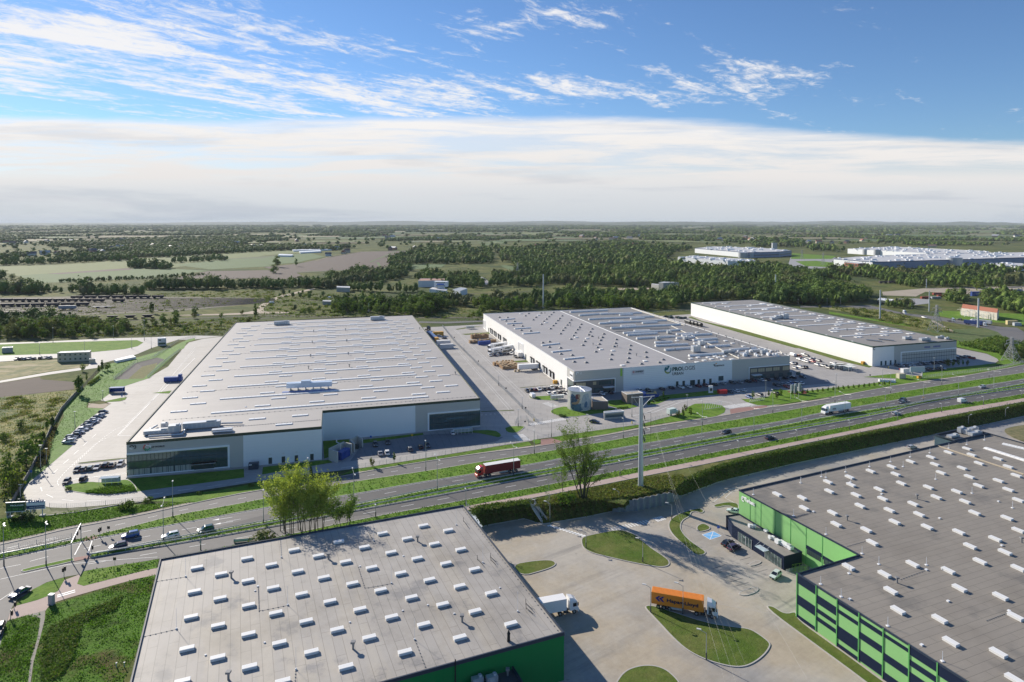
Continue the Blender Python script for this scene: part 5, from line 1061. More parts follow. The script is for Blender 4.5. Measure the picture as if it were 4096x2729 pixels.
row("J1110,457 red;J1205,442 silver;J1260,475 silver",V16,'in the lower row by the three sign pillars','cars by the three sign pillars')
row("G1570,1060 black;G1645,1050 white;G1735,1043 white",V16,'in the row right of the red container','cars right of the red container')
row("G1800,1122 blue;G1925,1098 grey;G2125,1077 black",V16,'near the lawn with the metal rack','cars near the metal rack')
row("J1310,60 white;J1330,75 grey;J1355,82 dark;J1260,85 orange",V16,'in the back group right of the middle hall','cars right of the middle hall')
row("J1265,125 white;J1325,145 white;J1350,152 silver;J1385,115 silver;J1420,115 white;J1355,128 silver;J1422,148 red;J1490,138 dark",V16,'in the packed group right of the middle hall','cars right of the middle hall')
row("J1175,172 white;J1205,172 dark;J1205,228 silver;J1275,218 white;J1300,220 dark;J1325,220 dark",V16,'next to the corner of the middle hall','cars right of the middle hall')
row("J1480,190 white;J1510,190 grey;J1540,200 silver;J1575,208 dark;J1610,226 dark;J1668,172 silver",V16,'in the row before the wire shelters','cars before the wire shelters')
row("I830,745 grey;I868,742 white;I908,740 grey;I948,738 white;I1000,734 white;I1080,726 silver;I1130,720 dark;I1185,716 silver;I1240,712 dark;I1300,706 dark;I1350,700 black;I1400,694 navy;I1460,690 silver;I1510,684 dark",V16,'before the long glazed front','cars before the long glazed front')
row("I1070,798 white;I1120,795 silver;I1180,790 dark;I1230,787 dark;I1280,783 dark;I1325,780 black;I1365,776 silver",V16,'in the shaded row nearest the highway','cars in the shaded row')
row("I1560,652 dark;I1600,642 dark;I1640,632 silver;I1690,640 dark;I1720,650 red",V16,'round the corner of the right hall','cars round the right hall')
row("A200,660 dark;A250,660 dark;A300,660 silver;A350,656 silver;A410,658 grey;A490,650 dark;A545,648 silver;A600,648 silver",V16,'in the row left of the container office','cars left of the container office')
def hd(a,b,z=0.): p=Vector(g1(a,z)); q=Vector(g1(b,z)); d=q-p; return math.atan2(d.y,d.x)
for k,s,to,c,l,z in (('suv',"B1575,1295","B1400,1330",'blue','deep blue off-road car driving left in the far lane near the traffic lights',.05),
 ('suv',"B1425,1430","B1250,1470",'plum','dark plum off-road car in the near lane beside the start of the guard rail',.05),
 ('wagon',"B2055,1295","B1850,1340",'white','white estate car driving left beside the guard rail',.05),
 ('suv',"D370,1225","D200,1260",'green','dark green off-road car on the highway left of the pale tree',.05),
 ('sedan',"C240,515","C100,590",'navy','dark blue saloon turning on the slip road at lower left',.05),
 ('wagon',"C-15,965","C-60,1060",'black','black car half cut off by the left picture edge',.05),
 ('suv',"J380,1012","J200,1050",'black','black off-road car on the far carriageway right of the steel pole',.05),
 ('sedan',"J905,1075","J1100,1035",'black','black car driving right on the near carriageway',.05),
 ('suv',"I885,1162","I700,1195",'black','black off-road car behind the small grey car on the highway',.05),
 ('hatch',"I878,1188","I700,1222",'grey','small grey car overtaking next to the black off-road car',.05),
 ('wagon',"I808,1325","I1000,1285",'silver','silver estate car alone on the near carriageway right of the white lorry',.05),
 ('wagon',"I1845,1000","I1650,1035",'silver','silver car farthest to the right on the far carriageway',.05),
 ('sedan',"H838,578","H1000,595",'black','black car on the park road in front of the painted tank',.07),
 ('sedan',"I1150,158","I1250,175",'white','white car on the country road above the right hall',.08),
 ('sedan',"I1575,182","I1400,158",'dark','dark car between lorries on the country road',.08),
 ('suv',"F322,385","F400,388",'white','white car beside the yellow container behind the left hall',.07),
 ('sedan',"F385,410","F300,400",'grey','grey car beside the white site cabins',.07)):
    place_car(k,g1(s),hd(s,to),c,l,z=z)
for k,s,to,c,l in (('sedan',"K1165,305","K1090,290",'pale','pale green car tucked behind the navy annexe corner'),('sedan',"K1090,690","K1200,640",'black','black saloon, farther of the pair before the navy annexe'),('suv',"K1165,748","K1280,700",'plum','dark plum off-road car, nearer of the pair before the navy annexe'),('hatch',"K1665,1080","K1600,1130",'pale','pale silver-green hatchback near the end of the navy annexe'),('wagon',"d1195,1003","d1300,980",'silver','silver car on the back lane along the grey roof')):
    p=g1(s,YZ); place_car(k,p,hd(s,to,YZ),c,l,z=YZ+.03)
place_car('van',g1("I1608,1175"),hd("I1608,1175","I1800,1140"),'white','white panel van on the near carriageway at the right',cat='van',z=.05)
place_car('van',g1("F1445,1112"),V16,'white','white van at the kerb of the small grass island left of the tank',cat='van')
place_car('van',g1("J1175,75"),V16,'white','white van beside the back corner of the middle hall',cat='van')
place_car('van',g1("r187,778"),R(10),'white','white van on the dirt track by the rail yard',cat='van',z=.2)
place_car('van',g1("r683,735"),R(80),'white','white van parked beside the railway in the middle distance',cat='van',z=.2)
# ---- lorries
def lorry(name,label,loc,rz,cab,trl,L=13.6,kind='box',text=None,tcol=None,roofm=None,z=0.,cablen=2.3,emb=None,ribs=False,cabtext=None):
    t=thing(name,label,'lorry',(loc[0],loc[1],z),rz)
    mc=mat('cab_'+cab[0],cab[1],rough=.3,coat=.5); hw=1.25
    # front of cab at x=0, facing +x; trailer behind
    cb=MB(); cb.hexa([(-cablen,-hw,.9),(0,-hw,.75),(0,hw,.75),(-cablen,hw,.9)],[(-cablen,-hw,3.05),(-.35,-hw*.96,3.0),(-.35,hw*.96,3.0),(-cablen,hw,3.05)])
    cb.hexa([(-cablen,-hw*.96,3.05),(-.4,-hw*.93,3.0),(-.4,hw*.93,3.0),(-cablen,hw*.96,3.05)],[(-cablen+.05,-hw*.8,3.85),(-1.2,-hw*.7,3.6),(-1.2,hw*.7,3.6),(-cablen+.05,hw*.8,3.85)])
    cb.box(.06,0,.35,.25,2.4,.75); cb.build('cab',mc,t)
    w=MB(); w.hexa([(-.12,-1.12,1.75),(.02,-1.12,1.7),(.02,1.12,1.7),(-.12,1.12,1.75)],[(-.42,-1.05,2.85),(-.28,-1.05,2.85),(-.28,1.05,2.85),(-.42,1.05,2.85)]); w.build('windscreen',m_cgl,t)
    for s in (-1,1):
        MB().box(-.95,s*1.255,1.75,.9,.03,.85).build('side_window',m_cgl,t); MB().box(.12,s*.95,.65,.1,.35,.22).build('headlight',m_lampw,t); MB().box(-.15,s*1.45,2.0,.15,.2,.75).build('mirror',m_chas,t)
        for x in (-1.1,): wheel(t,x,s*1.25,.5,.35)
    MB().box(-3.6,0,.62,5.2,.95,.28).box(-3.2,1.0,.45,1.1,.5,.55).box(-3.2,-1.0,.45,1.1,.5,.55).build('chassis',m_chas,t)
    if kind=='none':
        for s in (-1,1): wheel(t,-4.6,s*1.25,.5,.5)
        return t
    for s in (-1,1): wheel(t,-4.7,s*1.25,.5,.5)
    x1=-cablen-.75; x0=x1-L; mt=mat('trailer_'+trl[0],trl[1],rough=.5,var=.06,vs=.8); zb=1.15; zt=3.95
    mb=MB(); mb.box((x0+x1)/2,0,zb,L,2.54,zt-zb,0,0)
    tr=mb.build('trailer',mt,t)
    if roofm: MB().box((x0+x1)/2,0,zt,L-.02,2.56,.05).build('trailer_roof',roofm,tr)
    if ribs:
        rb=MB(); n=int(L/.28)
        for k in range(n): x=x0+.15+k*(L-.3)/(n-1); rb.box(x,0,zb+.15,.13,2.60,zt-zb-.3); rb.box(x,0,zt,.14,2.4,.05)
        for s in (-1,1):
            for zz in (zb,zt-.12): rb.box((x0+x1)/2,s*1.26,zz,L,.1,.14)
            for x in (x0+.08,x1-.08): rb.box(x,s*1.25,zb,.16,.14,zt-zb)
        rb.build('ribs',mt,tr)
        MB().box(x0-.02,0,zb+.1,.06,2.4,zt-zb-.2).build('container_door',mat('door_grey',(.16,.2,.22),rough=.5),tr)
    MB().box((x0+x1)/2,0,.85,L-.3,1.1,.28).build('trailer_frame',m_chas,t)
    MB().box((x0+x1)/2-.3,1.15,.5,3.4,.06,.5).box((x0+x1)/2-.3,-1.15,.5,3.4,.06,.5).build('side_guard',m_steel,t)
    for x in (x0+1.6,x0+2.95,x0+4.3):
        for s in (-1,1): wheel(t,x,s*1.22,.48,.4)
    if text:
        for s in (-1,1):
            # reads left to right from outside
            O=Vector((x1-L*.12,1.3,zb+.75)) if s>0 else Vector((x0+L*.3,-1.3,zb+.75)); u=Vector((-1,0,0)) if s>0 else Vector((1,0,0))
            tw=L*(.16 if text=='KÖGEL' else .60); sign(text,tw,tcol or m_lett,tr,O,u,bold=.035,height=min(1.4,tw/len(text)*1.6))
            if emb:
                mb=MB(); xo=(x0+L*.12) if s<0 else (x1-L*.88+L*.0); 
                for q in (0,.9):
                    y=s*1.33; xx=(x0+.9+q) if s<0 else (x0+ .9+q)
                    mb.face([(xx,y,zb+1.5),(xx+.8,y,zb+2.1),(xx+1.3,y,zb+2.1),(xx+.7,y,zb+1.5),(xx+1.3,y,zb+.8),(xx+.8,y,zb+.8)])
                mb.build('emblem',emb,tr)
    if cabtext:
        me=None; sign(cabtext,1.7,m_lett,t,Vector((-1.15,-1.29,1.0)),Vector((0,0,1)),Vector((-1,0,0)),bold=.06,height=.75)
    return t
def lor(a,b,z=0.): p=g1(a,z); q=g1(b,z); return p,math.atan2(q[1]-p[1],q[0]-p[0])
WH=('white',(.80,.80,.80))
# front of cab a, back of trailer b
def lorry_at(a,b,*args,z=0.,L=None,**k):
    p=Vector(g1(a,z)); q=Vector(g1(b,z)); d=(p-q); return lorry(args[0],args[1],(p.x,p.y),math.atan2(d.y,d.x),*args[2:],z=z,**(dict(k,L=L or max(6,d.length-3.1))))
lorry_at("E1520,570","E1995,490",'articulated_lorry','red articulated lorry with a white trailer roof driving left on the highway',('red',(.45,.02,.02)),('maroon',(.22,.015,.02)),L=13.6,roofm=mat('tarp_white',(.75,.74,.72),rough=.5),z=.05)
lorry_at("J1545,775","J1860,725",'articulated_lorry','white articulated lorry driving left on the right part of the highway',WH,WH,L=13.6,text='KÖGEL',z=.05)
p=Vector(g1("K960,1560",YZ)); q=Vector(g1("K240,1430",YZ)); d=p-q; print('orange len',d.length)
lorry('container_lorry','white lorry tractor carrying an orange shipping container with dark lettering, beside the teardrop lawn',(p.x,p.y),math.atan2(d.y,d.x),WH,('orange',(.80,.28,.03)),L=12.2,ribs=True,text='Hapag-Lloyd',tcol=mat('letter_navy',(.02,.02,.06)),emb=mat('emblem_navy',(.02,.03,.2)),cabtext='BFT',z=YZ+.03)
p=Vector(g1("L1225,1480",YZ)); 
nn=wL[1].n; lorry('articulated_lorry','white lorry backed against the right wall of the near left hall',(p.x,p.y),math.atan2(nn.y,nn.x)-R(6),WH,WH,L=13.6,z=YZ+.03)
lorry_at("F915,545","F1190,500",'articulated_lorry','white lorry with dark trailer lettering, farthest of the three by the middle hall docks',WH,WH,text='UNIFIED²',L=13.6,z=.06)
lorry_at("F1045,575","F1230,540",'articulated_lorry','white lorry with dark lettering, nearest to the stair window of the middle hall',WH,WH,text='UNIFIED²',L=9,z=.06)
lorry_at("F920,600","F1045,582",'box_lorry','short white box lorry in front of the two long white lorries',WH,WH,text='UNIFIED²',L=6,z=.06)
lorry_at("I1900,262","I1630,232",'articulated_lorry','dark blue articulated lorry on the country road at the right',WH,('blue',(.02,.05,.2)),L=13.6,z=.07)
lorry_at("I1700,215","I2000,250",'articulated_lorry','grey lorry trailer with dark lettering on the country road beyond the blue one',WH,('silver',(.4,.43,.45)),text='MAERSK',L=13.6,z=.07)
lorry_at("I1520,208","I1440,200",'lorry_tractor','white lorry tractor with a bare flatbed on the country road',WH,WH,kind='none',z=.07); lorry_at("I925,112","I860,102",'lorry_tractor','white lorry tractor alone farther up the country road',WH,WH,kind='none',z=.07)
lorry_at("F205,312","F150,300",'lorry_tractor','dark lorry tractor behind the left hall',('black',(.03,.03,.035)),WH,kind='none',z=.06)
# box truck on the park road
p,rz=lor("H1800,490","H1850,475"); 
t=thing('box_truck','small pale green box truck parked beside the lawn near the steel pole','lorry',(*g1("H1790,480"),.07),hd("H1750,490","H1850,470")); hw=1.05
MB().box(-1.2,0,.8,4.2,2.2,2.3).build('cargo_box',mat('box_pale',(.62,.70,.64),rough=.4),t); MB().hexa([(1.,-hw,.5),(2.7,-hw,.5),(2.7,hw,.5),(1.,hw,.5)],[(1.,-hw,2.2),(1.9,-hw,2.2),(1.9,hw,2.2),(1.,hw,2.2)]).build('cab',mat('cab_white',(.8,.8,.8)),t); MB().hexa([(2.1,-.95,1.35),(2.35,-.95,1.3),(2.35,.95,1.3),(2.1,.95,1.35)],[(1.88,-.9,2.05),(2.0,-.9,2.05),(2.0,.9,2.05),(1.88,.9,2.05)]).build('windscreen',m_cgl,t)
for x in (-2.3,1.8):
    for s in (-1,1): wheel(t,x,s*1.03,.4,.25)
# white trailer at the dock
t=thing('semi_trailer','plain white trailer without tractor standing at the middle hall dock','trailer',(*g1("F1400,790"),.06),R(16.2)); MB().box(0,0,1.15,13.4,2.5,2.75).build('trailer_body',mat('trailer_white',(.8,.8,.8)),t); MB().box(0,0,.8,13,1.1,.3).build('trailer_frame',m_chas,t); MB().box(-5,.8,0,.15,.15,.9).box(-5,-.8,0,.15,.15,.9).build('landing_legs',m_steel,t)
for x in (2.5,3.8,5.1):
    for s in (-1,1): wheel(t,x,s*1.2,.48,.35)
# ================= STREET FURNITURE =================
m_mast=mat('lamp_mast',(.40,.41,.40),rough=.45,metal=.3); m_head=mat('lamp_head',(.62,.62,.6),rough=.4); m_dk=mat('mast_foot',(.08,.08,.08),rough=.6)
RDIR=Vector((.93,.36)) # along the highway
def lamp(s,zb,kind,label,group,ht=None):
    a,b=px(s); base=gp(*a,zb); h=max(3.,top_z(base,b[1])-zb); t=thing('street_lamp',label,'street lamp',(*base,zb),0,group)
    mb=MB(); mb.tube((0,0,0),(0,0,h*.35),.13,.11,8); mb.tube((0,0,h*.35),(0,0,h),.10,.06,8); mb.build('pole',m_mast,t); MB().tube((0,0,0),(0,0,1.6),.17,.15,8).build('pole_foot',m_dk,t)
    N=Vector((-RDIR.y,RDIR.x))
    if kind=='double': arms=[N*2.6,N*-2.6]
    elif kind=='single': arms=[N*.5,]
    elif kind=='left': arms=[Vector((-1.3,.5))]
    elif kind=='right': arms=[Vector((1.4,.5))]
    elif kind=='twin': arms=[Vector((.7,-.5)),Vector((-.2,.5))]
    else: arms=[Vector((.0,.0))]
    for d in arms:
        up=.5 if d.length>1 else .1
        if d.length>.1: MB().tube((0,0,h-.05),(d.x,d.y,h+up),.06,.05,6).build('lamp_arm',m_mast,t)
        e=math.atan2(d.y,d.x) if d.length>.1 else 0; MB().box(d.x*1.12,d.y*1.12,h+up-.03,.95,.34,.15,e).build('lamp_head',m_head,t)
    return t
def lamps(lst,kind,desc,group,zb=0.):
    L_=[s for s in lst.split(';')]; L_.sort(key=lambda s:px(s)[0][0])
    for i,s in enumerate(L_): lamp(s,zb,kind,"%s, %s from the left"%(desc,ORD[i+1]),group)
lamps("B1972,1360 B1965,890;D1068,1140 D1048,700;D2158,910 D2150,520;E1053,735 E1045,350;E1975,560 E1965,200;H1447,945 H1445,640;H2132,815 H2130,500;J710,1000 J705,705;J1287,895 J1283,615;J1808,790 J1805,535;J2295,715 J2292,455;I1138,1170 I1138,930;I1560,1110 I1555,865;I1987,1035 I1985,800",'double','tall double-armed street lamp on the planted central strip','street lamps on the central strip')
lamps("B2085,1050 B2075,630;D1605,640 D1595,350;E915,500 E908,140;E2223,290 E2220,15;H1185,770 H1187,530;H2138,610 H2138,315;J938,765 J935,485;J1688,640 J1687,385;I742,1070 I745,835;I1360,970 I1360,740;I1930,880 I1925,790",'single','slim single street lamp on the grass between service road and highway','street lamps beside the service road')
lamps("D310,1450 D308,1250;E310,1050 E308,915;E1398,915 E1398,720;H1145,1225 H1147,1045;J527,1235 J525,1105;J1230,1090 J1230,975;J1864,965 J1866,855;I828,1395 I828,1290;I1358,1295 I1358,1195;I1863,1205 I1863,1110;I2325,1115 I2325,1040",'single','short lamp on the verge beside the pink path','short lamps beside the pink path')
lamps("B490,495 B482,190;B248,860 B245,665;B560,415 B555,230;H320,750 H315,540;H750,690 H752,480;H335,465 H335,355;H1290,510 H1283,210;H1955,400 H1952,245;J853,570 J853,370;J1703,470 J1703,295;I1268,805 I1265,640;I645,965 I645,780;A1740,410 A1740,185;A640,455 A640,280;A1368,405 A1368,255;A905,1530 A905,1290;A1825,530 A1825,395;A478,600 A478,470;A1590,530 A1590,400;A1240,1150 A1240,1040;A1020,570 A1020,440;F1275,1470 F1278,1265;F1040,975 F1040,855;F622,555 F622,470;F1323,1255 F1323,1120;a1065,210 a1062,60;t1385,830 t1387,760;t180,770 t180,725;t412,800 t412,745;t660,800 t660,740;t775,800 t775,725",'post','plain lamp post inside the logistics park','lamp posts of the logistics park')
lamps("L1338,730 L1338,545;L903,425 L905,195;L1735,250 L1738,50;K413,395 K410,215;K158,1510 K158,1210;K547,1530 K547,1190;M560,743 M545,558;L2023,905 L2020,645",'left','thin lamp post in the lower truck yard','lamp posts of the truck yard',YZ)
lamps("I1682,1465 I1690,1340;I2127,1380 I2130,1255",'right','curved lamp post at the foot of the green bank','lamp posts at the foot of the bank',YZ)
lamp("B48,1640 B42,1150",0,'twin','street lamp at the far left of the junction, cut by nothing',"street lamps of the junction")['label']='tall street lamp at the far left edge on the narrow fenced strip'
lamp("C557,170 B555,1130",0,'twin','tall street lamp with two small heads on the junction island',"street lamps of the junction")
# traffic signals
m_sig=mat('signal_housing',(.012,.012,.012),rough=.6)
def sigbox(t,x,y,z,rz=0):
    mb=MB(); mb.box(x,y,z,.35,.3,1.,rz); 
    for k in range(3): mb.box(x-.02,y,z+.15+.3*k+.12,.5,.4,.05,rz)
    mb.box(x+.15,y,z-.08,.06,.75,1.16,rz); return mb.build('signal_head',m_sig,t)
def signal(s,label,n=1):
    a,b=px(s); base=gp(*a); h=top_z(base,b[1]); t=thing('traffic_light',label,'traffic light',base,0,'traffic lights at the junction'); MB().tube((0,0,0),(0,0,h),.08,.06,8).build('pole',m_mast,t); sigbox(t,0.25,0,h-1.2,R(20))
    if n>1: sigbox(t,-.35,.1,h-1.6,R(60))
    return t
signal("B1205,1298 B1215,1165",'traffic light on the tip of the green strip above the red crossing',2); signal("B1105,1515 B1118,1385",'traffic light at the start of the central strip'); signal("C773,305 C772,165",'traffic light with three heads at the corner of the paved crossing',2); signal("C170,690 C170,590",'traffic light beside the lower slip road'); signal("C130,820 C128,695",'traffic light at the left end of the pink path')
a,b=g("C862,115 B978,1340"); ha=top_z(a,px("B860,1345")[0][1]); hb=top_z(b,px("B968,1150")[0][1]); hh=(ha+hb)/2
t=thing('signal_gantry','slanting beam over the far carriageway with three black signal heads','signal gantry',a)
MB().tube((0,0,0),(0,0,hh),.12,.09,8).build('mast',m_mast,t); dx,dy=b[0]-a[0],b[1]-a[1]; MB().tube((dx,dy,0),(dx,dy,hh),.12,.09,8).build('mast',m_mast,t); MB().bar((0,0,hh),(dx,dy,hh),.18,.3).build('beam',m_galv,t)
for k in (.35,.62,.9): sigbox(t,dx*k,dy*k,hh-1.15,R(20))
# signs
def post_sign(s,label,shape,col,zb=0.,w=.8,name='road_sign',back=None):
    a,b=px(s); base=gp(*a,zb); h=max(1.5,top_z(base,b[1])-zb); t=thing(name,label,'sign',(*base,zb)); MB().tube((0,0,0),(0,0,h),.04,.04,6).build('post',m_mast,t)
    m=mat('sign_'+col,dict(blue=(.03,.13,.5),white=(.8,.8,.8),black=(.03,.03,.03),yellow=(.75,.45,.02),red=(.5,.03,.03),orange=(.8,.3,.02))[col],rough=.4)
    if shape=='round': MB().tube((0,-.05,h-w/2),(0,-.09,h-w/2),w/2,w/2,16).build('sign_plate',m,t)
    else: MB().box(0,-.07,h-w,w,.04,w).build('sign_plate',m,t)
    return t
for s,l,sh,c,zb in (("B378,590 B378,485",'blue square sign on the grass bank by the left fence','sq','blue',0),("B1312,1265 B1312,1160",'small dark sign on the strip right of the traffic light','sq','black',0),("C1385,160 C1385,60",'small dark sign at the edge of the lower green strip','sq','black',0),("F505,445 F503,385",'round sign on the park fence, farthest from the camera','round','black',0),("F795,735 F795,670",'round sign on the park fence, second farthest','round','black',0),("F1128,1055 F1128,995",'round sign on the park fence, third farthest','round','black',0),("F1365,1295 F1364,1230",'round sign on the park fence, nearest the gate','round','black',0),("F1358,1440 F1359,1395",'round sign by the gate barrier','round','black',0),("I848,800 I848,765",'round red sign before the right hall','round','red',0),("I1138,1160 I1138,1105",'yellow diamond plates on the highway lamp','sq','orange',0),("K975,540 K975,462",'blue disabled parking sign beside the blue bay','sq','blue',YZ),("E252,140 E252,70",'blue square sign on the shaded slope','sq','blue',0),("E750,105 E750,50",'yellow sign on the shaded slope','sq','yellow',0),("I495,870 I495,838",'small dark sign before the lawn triangle','sq','black',0),("A1472,1160 A1472,1090",'blue round sign by the blue shelter','round','blue',0),("A1500,1100 A1500,1062",'small dark sign by the blue shelter','sq','black',0)): post_sign(s,l,sh,c,zb)
# billboards
def board(s,label,z0,col,lines,mw=.3):
    # s: four corners of the face bl br tl ; the board stands square to the view at lower left
    (x0,y0),(x1,y1),(x2,y2)=px(s); return
def billboard(base,w,h,zb,rz,label,face,texts):
    t=thing('billboard',label,'billboard',(*base,0),rz); MB().box(0,0,zb,w,.35,h).build('panel',face,t)
    MB().box(0,-.02,zb-.15,w+.2,.4,.15).box(0,-.02,zb+h,w+.2,.4,.12).build('frame',m_frame,t)
    for x in (-w*.32,w*.32): MB().tube((x,.3,0),(x,.3,zb+h),.16,.16,8).build('post',m_steel,t); MB().box(x,.3,0,1.4,1.2,.5).build('footing',m_conw,t)
    for txt,x,z,wd,ht,mm in texts: sign(txt,wd,mm,t,Vector((-w/2+x,-.18,zb+z)),Vector((1,0,0)),bold=.02,height=ht)
    for x in (-w*.2,w*.25): MB().bar((x,0,zb+h),(x,-.6,zb+h+1.2),.06).bar((x-.3,-.6,zb+h+1.2),(x+.3,-.6,zb+h+1.2),.1).build('floodlight',m_steel,t)
    return t
lg=mat('letter_lime',(.06,.28,.05),rough=.5)
bp=g1("B435,1050"); sc=F0/bp[1]
def bz(y): return top_z(bp,px("B0,%d"%y)[0][1])
billboard(bp,205/3.0154/sc,bz(862)-bz(945),bz(948),R(8),'white and blue billboard beside the green one, lower left',m_frame,[('BREMER',.6,1.9,4.6,.8,mat('letter_blue2',(.02,.12,.35)))]+[])
t_=[o for o in COL.objects if o.get('label','').startswith('white and blue bill')][0]; w_=205/3.0154/sc
MB().box(0,-.2,bz(948)+.05,w_-.1,.06,.95).build('blue_band',mat('band_blue',(.01,.05,.13)),t_); sign('www.bremerbau.pl',4.2,m_lettw,t_,Vector((-w_/2+.9,-.26,bz(948)+.3)),Vector((1,0,0)),height=.45)
bp2=g1("B190,1060"); 
def bz2(y): return top_z(bp2,px("B0,%d"%y)[0][1])
billboard(bp2,210/3.0154/(F0/bp2[1]),bz2(872)-bz2(978),bz2(980),R(8),'dark green billboard at the far left with pale lettering',mat('board_green',(.005,.06,.035),rough=.4),[('PROLOGIS',1.3,bz2(872)-bz2(978)-1.1,3.6,.45,m_lettw),('Tu powstanie magazyn',.6,1.45,4.4,.32,lg),('41 500 m²',.6,.35,4.2,.65,lg)])
# guard rails: two things along the central strip plus one at the junction
def rail(P,name,label,z=.14,h=.65,step=4):
    t=thing(name,label,'guard rail',(*P[0],z)); n=max(2,int(sum(math.dist(P[i],P[i-1]) for i in range(1,len(P)))/step)); Q=resample(P,n); mb=MB()
    for i in range(n-1): mb.bar((*Q[i],z+h),(*Q[i+1],z+h),.08,.3)
    mb.build('rail',m_galv,t,(*P[0],z)); mb=MB()
    for p in Q: mb.box(p[0],p[1],z,.12,.12,h)
    mb.build('rail_posts',m_steel,t,(*P[0],z)); return t
def offs(P,d):
    out=[]
    for i in range(len(P)):
        a=P[max(0,i-1)]; b=P[min(len(P)-1,i+1)]; l=math.dist(a,b) or 1; out.append((P[i][0]-(b[1]-a[1])/l*d,P[i][1]+(b[0]-a[0])/l*d))
    return out
rail(offs(RG[4],-.9),'guard_rail','long steel guard rail along the far edge of the central strip'); rail(offs(RG[5],.7),'guard_rail','long steel guard rail along the near edge of the central strip')
rail(g("B0,1530 B300,1470 B800,1365 B860,1340"),'guard_rail','short steel guard rail on the narrow strip at the far left')
# fences
m_fence=mat('fence_wire',(.38,.40,.40),rough=.6); m_fenced=mat('fence_dark',(.07,.08,.07),rough=.7)
def fence(s,label,h=1.8,zb=0.,m=None,step=2.5,solid=None,mesh=True,name='fence',P=None):
    P=P or g(s,zb); o=(*P[0],zb); L=sum(math.dist(P[i],P[i-1]) for i in range(1,len(P))); n=max(2,int(L/step)); Q=resample(P,n+1); t=thing(name,label,'fence',o); mb=MB()
    for p in Q: mb.box(p[0],p[1],zb,.09,.09,h)
    mb.build('fence_posts',m or m_fence,t,o); mb=MB()
    for i in range(n):
        for zz in ((.1,.5,.9,1.3,1.7) if mesh else (.5,1.)):
            if zz<h: mb.bar((*Q[i],zb+zz),(*Q[i+1],zb+zz),.035 if mesh else .06)
        if mesh and L<700:
            for k in range(1,int(step/.5)): f=k*.5/step; x=Q[i][0]+(Q[i+1][0]-Q[i][0])*f; y=Q[i][1]+(Q[i+1][1]-Q[i][1])*f; mb.bar((x,y,zb),(x,y,zb+h-.1),.025)
    mb.build('fence_wires',m or m_fence,t,o)
    if solid:
        mb=MB()
        for i in range(n): mb.bar((*Q[i],zb+h/2),(*Q[i+1],zb+h/2),.1,h-.05)
        mb.build('fence_panels',solid,t,o)
    return t
fence("B600,938 B850,945 B1300,908 B1750,855",'wire fence in front of the paved loop at lower left',1.6,step=5)
fence("E105,468 E530,400 E1130,302 E1850,180 E2150,135",'pale wire fence between shaded car park and service road',1.8)
fence("H150,775 H310,752 H750,685 H1380,598 H1700,510 H1760,500",'pale wire fence between park road and grass, left of the steel pole',1.7)
fence("F360,262 F503,445 F795,735 F830,765 F1128,1055 F1365,1295 F1500,1425 F1565,1420",'long wire fence between the left and middle halls',2.0)
fence("B80,1060 B200,800 B330,590 B480,300 B620,0 A740,1280 A905,1100 A1000,1000",'grey board fence along the foot of the left meadow',2.,solid=mat('board_grey',(.16,.165,.17),rough=.7),mesh=False,name='board_fence')
fence("A1000,1000 A1180,800 A1290,740",'thin wire fence on the grass bank beside the row of cypresses',1.8,m=m_fenced)
fence("A1370,905 A1640,700 A1850,640 A2150,440 A2352,390",'wire fence round the upper side of the stone basin',1.8); fence("A1780,880 A2000,680 A2170,555",'wire fence between basin and the paved yard',1.8)
fence("A-100,445 A600,425 A1300,395 A1700,385 A2352,362 a1640,170",'dark wire fence along the far road behind the lawn',2.,m=m_fenced,step=4)
fence("F90,215 F400,222 F850,205",'wire fence behind the lane between left and middle halls',2.,m=m_fence)
fence("G640,100 G800,85 G1090,70",'wire fence behind the yard between middle and right halls',2.)
fence("I1120,890 I1400,850 I1700,820 I2050,770 I2352,700",'pale fence with close posts before the right hall',1.8,step=2)
fence("J0,1440 J300,1380 J1000,1240 J1500,1140 J2352,955 I2352,1200",'pale wire fence along the top of the planted bank at the right',1.6,m=m_fence,step=2.5,zb=-1.4,mesh=False)
fence("K1800,1030 K1865,1010",'short green fence beside the bike cage',1.,zb=YZ)
fence("B0,1455 B300,1395 B860,1290",'low wire fence on the narrow strip at the far left',1.1,step=4)
fence("F1240,1450 F1275,1390 F1390,1385 F1400,1450",'wire gate beside the grass island at the park entrance',2.,name='gate')
# steel poles
m_pole=mat('galvanised_pole',(.50,.53,.56),rough=.45,metal=.35,kind='zl',sy=5,seam=.15)
def steelpole(base,topy,r0,r1,label,arms=False,zb=0.,n=12):
    h=top_z(base,topy)-zb; t=thing('steel_pole',label,'power pole',(*base,zb)); MB().tube((0,0,0),(0,0,h),r0,r1,n).build('shaft',m_pole,t); MB().tube((0,0,-.1),(0,0,.35),r0*1.5,r0*1.5,n).build('base_plate',m_conw,t)
    for k in range(1,6): MB().tube((0,0,h*k/6-.15),(0,0,h*k/6+.15),r0+(r1-r0)*k/6+.07,r0+(r1-r0)*k/6+.07,n).build('flange',m_galv,t) if arms else None
    return t,h
pb=g1("H1395,1350"); tp,hp=steelpole(pb,px("H1410,262")[0][1],.92,.62,'huge pale steel pole on the grassy mound at the roadside')
lad=MB()
for k in range(60): lad.bar((-.85+.24*k/60,-.3,1+k*hp/62),(-1.12+.24*k/60,-.35,1+k*hp/62),.05)
lad.build('step_bolts',m_steel,tp)
AR=[(-.9,hp-.2,-3.6,-2.,hp+.3),(.6,hp-.2,5.,2.,hp-.3)]
for x,z,ax,ay,az in AR: MB().bar((x*.5,0,z),(ax,ay,az),.22).bar((x*.6,0,z-3.4),(ax*.8,ay*.8,az-.2),.09).build('cross_arm',m_galv,tp)
